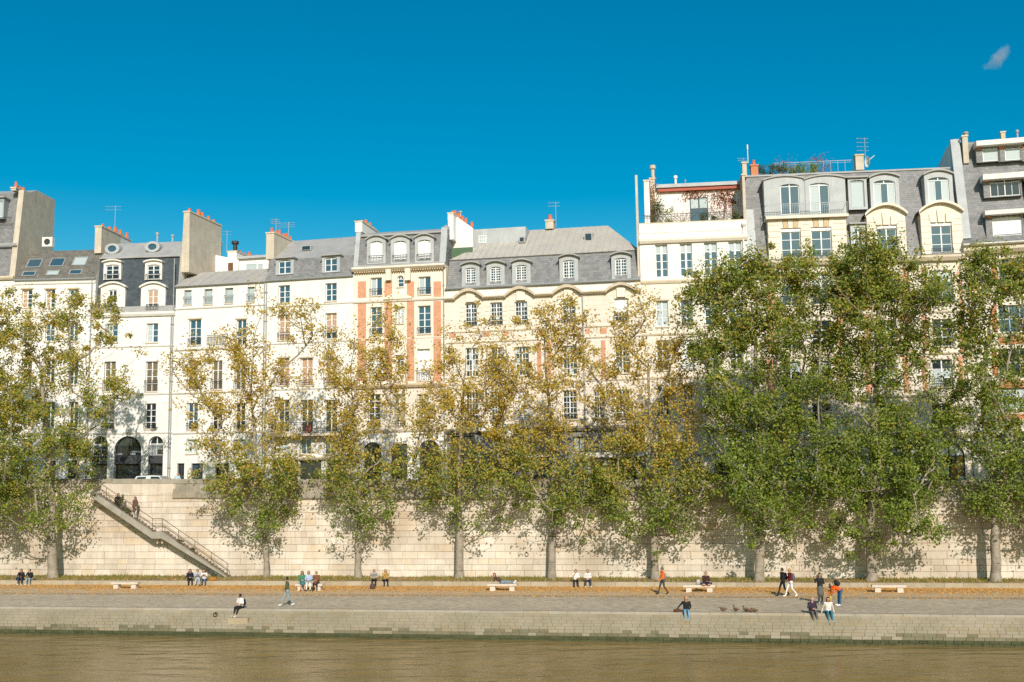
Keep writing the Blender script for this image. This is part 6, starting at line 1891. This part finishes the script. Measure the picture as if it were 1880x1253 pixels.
person('person in bright orange jacket and dark trousers walking left', quay(1217, 1091.5), -1.2, J_walk(.9), (.80, .17, .02), (.06, .062, .065), BLACK, hair=(.12, .10, .08))
crossj = J_sit(.46, .12, 'face'); crossj.update(kL=(-.34, -.22, .58), kR=(.34, -.22, .58), aL=(.10, -.38, .53), aR=(-.10, -.36, .54), tL=(.26, -.42, .53), tR=(-.26, -.40, .54))
person('person in dark brown top sitting cross-legged on a bench', on_bench(BM, .42), .0, crossj, (.06, .03, .025), NAVY, SKIN, hair=(.03, .02, .015))
edge = J_ledge('lap', .48); edge.update(eL=(-.36, -.02, .36), wL=(-.55, .0, .14), wR=(.12, -.25, .16))
person('blond person in black top and blue jeans on the quay edge', ledge_seat(1260), -.1, edge, BLACK, (.16, .32, .45), (.20, .06, .03), hair=(.42, .24, .10), style='long', gaze=-.3)
person('person all in black with a rucksack walking left', quay(1438, 1094.5), -1.25, J_walk(1.0), BLACK, BLACK, BLACK)
person('blond person in maroon sweater and white trousers walking left', quay(1452, 1096), -1.3, J_walk(1.05), (.16, .02, .025), WHITE_, WHITE_, hair=(.45, .24, .08))
wave = J_stand(); wave.update(eL=(-.32, -.06, 1.22), wL=(-.34, -.12, 1.45), eR=(.24, .0, 1.14), wR=(.10, -.2, 1.12))
person('dark-haired person in black jacket and long grey skirt with raised hand', quay(1507, 1108), .1, wave, BLACK, (.12, .11, .10), WHITE_, hair=(.05, .025, .02), style='long', skirt=(.13, .12, .105))
bend = J_stand(); bend.update(pelvis=(0, .12, .90), chest=(0, -.22, 1.05), neck=(0, -.40, 1.06), head=(0, -.53, 1.00), sL=(-.18, -.32, 1.05), sR=(.18, -.32, 1.05), eL=(-.22, -.42, .80), eR=(.22, -.42, .80), wL=(-.10, -.55, .68), wR=(.10, -.55, .68), hL=(-.09, .12, .88), hR=(.09, .12, .88), kL=(-.11, .06, .48), kR=(.11, .06, .48))
person('person in orange sweater and jeans bending over a child', quay(1540, 1112.5), -1.35, bend, (.78, .11, .015), (.045, .11, .20), WHITE_, hair=(.05, .03, .02))
person('small child in yellow being dressed by a bending adult', quay(1525, 1110.5), .9, J_stand(), (.52, .40, .09), (.50, .38, .10), (.35, .25, .10), hair=(.10, .05, .03), scale=.70)
person('bald man in dark sweater and grey trousers on the quay edge', ledge_seat(1491), .1, J_ledge('lap', .50), (.045, .035, .05), (.13, .12, .115), BLACK, style='bald', skin=(.60, .33, .25))
person('brown-haired person in white cardigan and teal jeans on the quay edge', ledge_seat(1521), -.05, J_ledge('back', .48), (.70, .64, .57), (.035, .17, .24), (.05, .05, .05), hair=(.12, .04, .025), style='long')
# stretched out along the bench, propped on one elbow at its left end
lie = dict(pelvis=(.10, 0, .60), chest=(-.22, .02, .80), neck=(-.36, .02, .94), head=(-.42, -.02, 1.06), sL=(-.34, -.14, .88), sR=(-.34, .16, .88), eL=(-.42, -.20, .64), eR=(-.12, .20, .70), wL=(-.40, -.12, .90), wR=(.05, -.02, .72),
           hL=(.14, -.09, .58), hR=(.14, .09, .58), kL=(.55, -.10, .62), kR=(.56, .08, .60), aL=(.95, -.08, .54), aR=(.97, .08, .54), tL=(1.03, -.12, .68), tR=(1.06, .06, .68))
person('red-haired person in jeans stretched out along a bench', BL - kdir * .15, kerb_rz, lie, (.09, .045, .04), (.17, .27, .36), WHITE_, hair=(.20, .05, .03), style='long')
# on the stair and on the street above
def stair_pt(px, dep=0.75):
    u_, _ = wq(px, 930, dep)
    f = (u_ - su0) / (su1 - su0)
    return BASE_A + wall_t * u_ + wall_n * dep + Vector((0, 0, sz0 + (sz1 - sz0) * f - 0.1))
person('person in dark coat sitting on the upper stair beside a leafy plant', stair_pt(214), .9, J_sit(.17, .14, 'lap', knee=.42, foot=-.25), BLACK, BLACK, BLACK, hair=(.06, .03, .02), style='long')
person('long-haired person in brown coat standing on the stair', stair_pt(248), -.4, J_stand(), (.12, .075, .05), WHITE_, (.05, .05, .05), hair=(.12, .05, .035), style='long', coat=(.12, .075, .05))
def street_pt(px, back):
    u_, _ = wq(px, 880)
    p = BASE_A + wall_t * u_ - wall_n * back
    return Vector((p.x, p.y, KZ + z_top(u_) - 1.1))
person('bald passer-by in pale blue shirt behind the parapet', street_pt(312, 1.2), .7, J_walk(.6), (.45, .58, .66), (.10, .10, .12), style='bald', skin=(.60, .33, .25))
person('blond passer-by in pale top behind the parapet under the lamp', street_pt(1868, 1.2), -.9, J_walk(.6), (.66, .58, .48), (.10, .10, .12), hair=(.62, .50, .34), style='long')
build_people()

# ------------------------------------------------------------------ bags and birds
def bag(name, loc, size, col, rz, label, strap=True, tilt=0.0):
    sx, sy, sz = size
    b = MB()
    n = 10
    for k, (f, zz) in enumerate(((.80, 0), (1.0, .18), (1.0, .55), (.86, .82), (.55, 1.0))):
        for i in range(n):
            t = 2 * math.pi * i / n
            c, s = math.cos(t), math.sin(t)
            b.v.append((sx * f * math.copysign(abs(c) ** .6, c), sy * f * math.copysign(abs(s) ** .6, s), sz * zz))
    for k in range(4):
        for i in range(n):
            j = (i + 1) % n
            b.f.append((k * n + i, k * n + j, (k + 1) * n + j, (k + 1) * n + i)); b.m.append(0)
    b.f.append(tuple(reversed(range(n)))); b.m.append(0); b.f.append(tuple(4 * n + i for i in range(n))); b.m.append(0)
    o = b.build(name, cloth(col), None, loc, smooth=True)
    o.rotation_euler = (tilt, 0, rz)
    MB().box(-sx * .7, sx * .7, -sy * 1.25, -sy * .8, sz * .12, sz * .5).build('pocket', cloth(tuple(c * .8 for c in col)), o)
    if strap:
        for s in (-1, 1):
            k = MB()
            pts = [(s * sx * .5, sy * .9, sz * .15), (s * sx * .6, sy * 1.7, sz * .4), (s * sx * .6, sy * 1.8, sz * .75), (s * sx * .4, sy * .8, sz * .95)]
            for a, c in zip(pts[:-1], pts[1:]): k.tube(a, c, .016, n=5)
            k.build('strap', cloth(tuple(x * .7 for x in col)), o)
    return set_tags(o, label, 'bag')
def behind(p, face, d, z):                                # a point on the back of a person facing that way
    f = Matrix.Rotation(face, 3, 'Z') @ Vector((0, 1, 0))
    return Vector(p) + f * d + Vector((0, 0, z))
bag('backpack', behind(ledge_seat(441), -.5, .20, .14), (.15, .09, .42), BLACK, -.5 + math.pi, 'black rucksack on the back of the man in white T-shirt')
bag('backpack', behind(quay(1438, 1094.5), -1.25, .20, 1.0), (.15, .09, .42), BLACK, -1.25 + math.pi, 'black rucksack worn by the walker in black')
bag('backpack', behind(quay(1452, 1096), -1.3, .20, 1.0), (.15, .09, .42), (.13, .13, .15), -1.3 + math.pi, 'grey rucksack worn by the walker in maroon')
bag('backpack', behind(quay(1540, 1112.5), -1.35, .02, 1.14), (.15, .11, .36), (.03, .03, .035), -1.35 + math.pi, 'black rucksack on the back of the bending adult', tilt=-.5)
bag('shoulder_bag', quay(684, 1081.5), (.2, .16, .36), (.10, .06, .05), .2, 'brown bag standing before the person in grey vest')
bag('satchel', kerb_seat(389) + Vector((0, .1, KH)), (.26, .14, .26), (.42, .16, .03), .2, 'orange bag on the kerb under the stair foot')
bag('tote_bag', on_bench(BM, -.05) + Vector((0, 0, .48)), (.13, .10, .34), (.45, .44, .42), 0, 'pale grey bag on the bench beside the cross-legged person')
bag('tote_bag', ledge_seat(1244) + Vector((0, 0, .01)), (.24, .12, .16), (.13, .05, .03), .1, 'low brown bag by the blond person on the quay edge')
bag('shoulder_bag', kerb_seat(30) + Vector((0, .1, KH)), (.16, .12, .24), (.02, .03, .05), 0, 'dark bag on the kerb at the far left')
bag('handbag', behind(quay(1217, 1091.5), -1.2, .18, .95), (.13, .08, .36), (.20, .20, .21), -1.2 + math.pi, 'grey bag carried by the walker in orange')
def duck(px, py, rz, up, label):
    d = MB()
    prof = [(-.24, .015, .13), (-.15, .06, .125), (-.03, .10, .12), (.08, .095, .12), (.16, .05, .14), (.19, .01, .15)]
    n = 8
    for (x, r, z) in prof:
        for i in range(n):
            t = 2 * math.pi * i / n
            d.v.append((x, r * math.cos(t), z + r * .85 * math.sin(t)))
    for k in range(len(prof) - 1):
        for i in range(n):
            j = (i + 1) % n
            d.f.append((k * n + i, k * n + j, (k + 1) * n + j, (k + 1) * n + i)); d.m.append(0)
    hz = .30 if up else .20
    capsule(d, (.13, 0, .16), (.15, 0, hz), .04, .03, 6); capsule(d, (.15, 0, hz), (.18, 0, hz + .01), .042, .036, 6)
    for s in (-1, 1): d.tube((.02, s * .03, .06), (.03, s * .035, 0), .008, n=4)
    o = d.build('duck', cloth((.17, .10, .055)), None, quay(px, py), smooth=True)
    o.rotation_euler = (0, 0, rz)
    MB().tube((.20, 0, hz + .005), (.27, 0, hz - .01), .018, .012, 5).build('bill', cloth((.30, .17, .04)), o)
    set_tags(o, label, 'duck', 'ducks resting on the quay edge')
for a in ((1328, 1122.5, 2.9, False, 'leftmost resting duck, apart from the others'), (1351.5, 1123, 2.2, True, 'second duck from the left, neck up'), (1370, 1123.5, 2.6, True, 'middle duck with raised head, third from the left'),
          (1378, 1124.8, 3.0, False, 'small crouching duck between two others, second from the right'), (1385.5, 1124.8, 2.4, False, 'rightmost dark duck of the resting row')):
    duck(*a)

# ------------------------------------------------------------------ cars and the lamp on the street
def car(px, back, rz_add, body, label, estate=True):
    p = street_pt(px, back)
    root = empty('parked_car', p, wall_rz + rz_add, label, 'car', 'cars on the street')
    key = 'paint_%d' % int(body[0] * 999 + body[2] * 99)
    if key not in MATS:
        m = simple(key, body, .3, .6); m.node_tree.nodes['Principled BSDF'].inputs['Coat Weight'].default_value = .6
    L, Wd = 2.1, .86
    prof = [(-L, .35), (-L, .78), (-L + .06, .95), (-1.75 if estate else -1.5, .98), (1.05, .95), (1.9, .78), (L, .55), (L, .35)]
    def loft(pts, w0, w1=None):
        mb = MB(); n = len(pts); w1 = w1 or [w0] * n
        mb.v = [(x, -w, z) for (x, z), w in zip(pts, w1)] + [(x, w, z) for (x, z), w in zip(pts, w1)]
        mb.f = [tuple(range(n)), tuple(range(2 * n - 1, n - 1, -1))] + [(i, n + i, n + (i + 1) % n, (i + 1) % n) for i in range(n)]
        mb.m = [0] * len(mb.f); return mb
    bd = loft(prof, Wd).build('body', key, root)
    cab = [(-1.9 if estate else -1.45, .96), (-1.62 if estate else -.95, 1.46), (-.2, 1.52), (.35, 1.47), (1.05, .95)]
    loft(cab, .8, [.82, .66, .64, .64, .80]).build('cabin', key, root)
    for s in (-1, 1):
        wnd = MB()
        for (a, b, c, d) in (((-1.7, 1.02), (-.75, 1.02), (-.75, 1.40), (-1.5, 1.38)) if estate else ((-1.2, 1.02), (-.4, 1.02), (-.4, 1.40), (-.85, 1.38)), ((-.32, 1.02), (.85, 1.02), (.36, 1.39), (-.32, 1.41))):
            q = [(x, s * (.83 - (z - 1.02) * .36), z) for x, z in (a, b, c, d)]
            wnd.add(q if s < 0 else q[::-1], [(0, 1, 2, 3)])
        wnd.build('side_window', 'glass', root)
        if estate: MB().tube((-1.5, s * .6, 1.55), (.1, s * .6, 1.57), .025, n=6).build('roof_rail', 'iron', root)
        for x in (-1.3, 1.3):
            w = MB().tube((x, s * .70, .32), (x, s * .88, .32), .32, n=16).build('tyre', 'iron', root)
            MB().tube((x, s * .87, .32), (x, s * .895, .32), .19, n=12).build('rim', 'grey_metal', w)
        MB().box(L - .12, L + .015, s * .55 - .16, s * .55 + .16, .58, .70).build('headlight', 'white_paint', root)
        MB().box(-L - .015, -L + .05, s * .66 - .12, s * .66 + .12, .70, .88).build('tail_light', 'red_paint', root)
    MB().add([(.40, -.6, 1.44), (.40, .6, 1.44), (1.03, .74, 1.0), (1.03, -.74, 1.0)], [(0, 3, 2, 1)]).build('windscreen', 'glass', root, (.015, 0, .012))
car(232, 5.0, .05, (.62, .66, .66), 'pale estate car with dark roof rails in front of the arcade')
car(1312, 4.0, .04, (.02, .05, .12), 'dark blue car behind the parapet under the terrace house', False)
car(1575, 5.0, .04, (.02, .03, .08), 'dark car half hidden by the tallest tree', False)
lp = street_pt(1864, 0.9)
lamp = empty('street_lamp', lp, wall_rz, 'black street lamp with pale glass lantern at the right edge', 'street lamp')
ht = at_depth(1866, 805, lp.y).z - lp.z
MB().lathe((0, 0, 0), [(.16, 0), (.16, .3), (.11, .36), (.09, .9), (.06, 1.0), (.045, ht - .4), (.06, ht - .35), (.05, ht)], 10).build('post', 'iron', lamp, smooth=True)
lk = MB()
lk.add([(-.13, -.13, 0), (.13, -.13, 0), (.13, .13, 0), (-.13, .13, 0), (-.24, -.24, .55), (.24, -.24, .55), (.24, .24, .55), (-.24, .24, .55)], [(0, 1, 5, 4), (1, 2, 6, 5), (2, 3, 7, 6), (3, 0, 4, 7), (0, 3, 2, 1)])
ln = lk.build('lantern_glass', 'glass_curtain', lamp, (0, 0, ht))
MB().lathe((0, 0, .55), [(.34, 0), (.30, .06), (.14, .22), (.06, .28), (.03, .36)], 8).build('lantern_cap', 'iron', ln)

# ------------------------------------------------------------------ roof plants, stair plants
def shrub(name, label, base, w, d, hgt, n, mat, pot=True, stem=0.0, size=.10, cat='shrub', group=None):
    root = empty(name, base, 0, label, cat, group)
    z0 = .0
    if pot:
        MB().lathe((0, 0, 0), [(.16, 0), (.22, .32), (.24, .34), (.21, .35)], 10).build('pot', 'terracotta', root); z0 = .33
    st_ = MB().tube((0, 0, z0), (0, 0, z0 + max(stem, hgt * .4)), .03, .02, 5)
    for k in range(5):
        a = random.uniform(0, 6.28); st_.tube((0, 0, z0 + max(stem, .1)), (math.cos(a) * w * .4, math.sin(a) * d * .4, z0 + stem + (hgt - stem) * .7), .02, .008, 4)
    st_.build('stem', 'bark', root)
    c = rng.normal(0, 1, (max(6, n // 30), 3)); c /= np.linalg.norm(c, axis=1, keepdims=True); c *= rng.uniform(.3, 1.0, (len(c), 1))
    c = c * np.array([w * .5, d * .5, (hgt - stem) * .5]) + np.array([0, 0, z0 + stem + (hgt - stem) * .5])
    v, f = leaf_quads(c, n // len(c), (w * .13, d * .13, hgt * .10), size)
    link('foliage', np_mesh('foliage', v, f, mat), root)
    return root
h = terrace
def on_house(H, px, py, dep):
    u_, z_ = H.q(px, py, dep)
    return H.a + H.t * u_ - H.n * dep + Vector((0, 0, z_))
def roof_floor(H, px, dep, z):
    u_, _ = H.q(px, 400, dep); return H.a + H.t * u_ - H.n * dep + Vector((0, 0, z))
tf = h.z(1284, 408) - .40
G = 'plants on the roof terrace'
shrub('terrace_shrub', 'tall reddish shrub at the left end of the roof terrace', roof_floor(h, 1208, 1.6, tf), 1.3, 1.0, 3.0, 1300, 'leaf_shrub', group=G)
shrub('terrace_shrub', 'thin olive shrub left on the roof terrace, beside the tall one', roof_floor(h, 1229, 1.2, tf), 1.0, .8, 1.5, 400, 'leaf_turning', group=G)
shrub('terrace_shrub', 'bushy pale plant in front of the terrace door', roof_floor(h, 1292, 1.2, tf), .9, .8, 1.35, 420, 'leaf_shrub', group=G)
shrub('terrace_shrub', 'low round bush right of the terrace door', roof_floor(h, 1311, 1.0, tf), .7, .7, .75, 350, 'leaf_shrub', group=G)
shrub('terrace_shrub', 'dense dark green bush at the right end of the roof terrace', roof_floor(h, 1352, 1.2, tf), 1.1, .9, 1.2, 900, 'leaf_shrub', group=G)
for px, lb, n in ((1253, 'bare espalier tree left of the terrace door', 60), (1324, 'small red-leaved tree right of the terrace door', 260)):
    rt_ = empty('terrace_tree', roof_floor(h, px, 2.9, tf), 0, lb, 'small tree', G)
    tb_ = MB().tube((0, 0, 0), (0, 0, 1.1), .07, .05, 6)
    for s, zz, L in ((-1, 1.0, 1.2), (1, 1.05, 1.2), (-1, 1.1, .7), (1, 1.15, .6), (0.1, 1.1, .3)):
        m_ = (s * L * .5, 0, zz + .5); tb_.tube((0, 0, zz), m_, .045, .03, 5); tb_.tube(m_, (s * L, .05, zz + .85), .03, .012, 5); tb_.tube(m_, (s * L * .7, .02, zz + 1.1), .02, .008, 4)
    tb_.build('trunk', 'bark', rt_)
    MB().box(-.35, .35, -.25, .25, -.02, .35).build('planter', 'zinc', rt_)
    c = np.array([[s * L, 0, 1.9 + q] for s in (-1, -.5, .5, 1) for L in (.5, 1.1) for q in (0, .3)])
    v, f = leaf_quads(c, max(2, n // len(c)), (.3, .1, .25), .10); link('crown', np_mesh('crown', v, f, 'leaf_vine'), rt_)
vine_c = []
for px, py, n in ((1270, 356, 6), (1285, 354, 5), (1320, 358, 9), (1335, 366, 8), (1345, 372, 6), (1318, 372, 5), (1340, 352, 6), (1300, 352, 3), (1262, 360, 4)):
    q_ = on_house(h, px, py, 3.3)
    vine_c += [np.array(q_)] * n
base_v = on_house(h, 1330, 408, 3.3)
v, f = leaf_quads(np.array(vine_c) - np.array(base_v), 16, (.38, .05, .25), .13)
vr = empty('climbing_vine', base_v, 0, 'red climbing vine on the terrace room wall', 'vine', G)
link('foliage', np_mesh('foliage', v, f, 'leaf_vine'), vr)
k = MB()
for a in ((0, 0, 0, .1, -.05, 2.2), (.1, -.05, 2.2, -2.4, -.1, 2.4), (0, 0, 1.0, .5, -.05, 1.9)): k.tube(a[:3], a[3:], .03, .015, 5)
k.build('stem', 'bark', vr)
q_ = on_house(h, 1199, 345, 1.9)
vr = empty('climbing_vine', roof_floor(h, 1199, 1.9, tf), 0, 'orange creeper on the left chimney of the roof terrace', 'vine', G)
c = np.array([[rng.normal(0, .15), rng.normal(-.1, .2), zz] for zz in np.linspace(1.2, q_.z - (h.z0 + tf) + .5, 26)])
v, f = leaf_quads(c, 16, (.28, .15, .14), .12); link('foliage', np_mesh('foliage', v, f, 'leaf_vine'), vr)
MB().tube((0, 0, 0), (0, 0, 3.0), .03, .015, 5).build('stem', 'bark', vr)
# roof garden of the big stone house
H = attic
zt_ = H.z(1585, 318, 2.1) + .15
for i, px in enumerate((1402, 1420, 1438, 1458, 1478, 1500)):
    shrub('roof_hedge_bush', ['dense green bush at the left end of the roof garden', 'green roof bush second from the left', 'green roof bush third from the left', 'yellowing roof bush fourth from the left', 'yellowing roof bush, fifth along the hedge', 'orange tinted bush ending the roof hedge'][i],
          roof_floor(H, px, 2.7, zt_), 1.1, 1.0, 1.25, 520, 'leaf_shrub' if i < 3 else 'leaf_mixed', pot=False, cat='bush', group='roof garden bushes')
shrub('roof_shrub', 'tall twiggy brown shrub behind the roof rail, left', roof_floor(H, 1447, 4.2, zt_), 2.4, .8, 2.3, 420, 'leaf_vine', pot=False, group='roof garden bushes')
shrub('roof_shrub', 'tall reddish twiggy shrub behind the roof rail, right', roof_floor(H, 1506, 4.2, zt_), 2.6, .8, 2.2, 520, 'leaf_vine', pot=False, group='roof garden bushes')
shrub('potted_conifer', 'slim green conifer held upright on the stair', stair_pt(223, 1.0), .32, .32, 1.35, 420, 'leaf_shrub', pot=False, size=.08, cat='plant')
shrub('potted_conifer', 'low green potted plant on the stair before the brown coat', stair_pt(236, 1.0), .5, .4, .75, 260, 'leaf_shrub', pot=False, size=.09, cat='plant')
for px, lb in ((331, 'weed tuft on the lower stair, upper one'), (353, 'weed tuft on the lower stair, lower one')):
    u_, _ = wq(px, 1000, SD - .25); f_ = (u_ - su2) / (su3 - su2)
    shrub('stair_weed', lb, BASE_A + wall_t * u_ + wall_n * (SD - .25) + Vector((0, 0, sz2 + (0.05 - sz2) * f_ - .05)), .55, .3, .4, 120, 'leaf_shrub', pot=False, cat='weed', group='weeds on the stair')
# small cloud, far beyond the roofs
cl = MB()
P0 = at_depth(1832, 106, 3000.0)
m, n, l, b = new_mat('cloud_vapour')
n.remove(b)
pv = n.new('ShaderNodeVolumePrincipled'); pv.inputs['Color'].default_value = (1, 1, 1, 1); pv.inputs['Anisotropy'].default_value = 0.0
tc = n.new('ShaderNodeTexCoord'); nz = noise_node(n, l, tc.outputs['Object'], 0.022, 5, 0.6)
ln_ = n.new('ShaderNodeVectorMath'); ln_.operation = 'LENGTH'
l.new(mapped(n, l, tc.outputs['Object'], (1 / 50, 1 / 36, 1 / 24)), ln_.inputs[0])
sb = n.new('ShaderNodeMath'); sb.operation = 'SUBTRACT'; sb.inputs[0].default_value = 0.85; l.new(ln_.outputs['Value'], sb.inputs[1])
ad = n.new('ShaderNodeMath'); ad.operation = 'MULTIPLY_ADD'; ad.inputs[1].default_value = 2.4; l.new(nz.outputs['Fac'], ad.inputs[0]); l.new(sb.outputs[0], ad.inputs[2])
mx = n.new('ShaderNodeMapRange'); mx.inputs['From Min'].default_value = 1.25; mx.inputs['From Max'].default_value = 2.2; mx.inputs['To Max'].default_value = 0.03; l.new(ad.outputs[0], mx.inputs['Value'])
l.new(mx.outputs[0], pv.inputs['Density']); l.new(pv.outputs[0], n['Material Output'].inputs['Volume'])
cl.lathe((0, 0, 0), [(62 * math.sin(math.pi * t / 12) + .1, -36 * math.cos(math.pi * t / 12)) for t in range(13)], 24)
o = cl.build('cloud', 'cloud_vapour', None, P0)
o.rotation_euler = (0, -0.65, 0)
set_tags(o, 'one small wispy cloud in the upper right of the sky', 'cloud', kind='stuff')
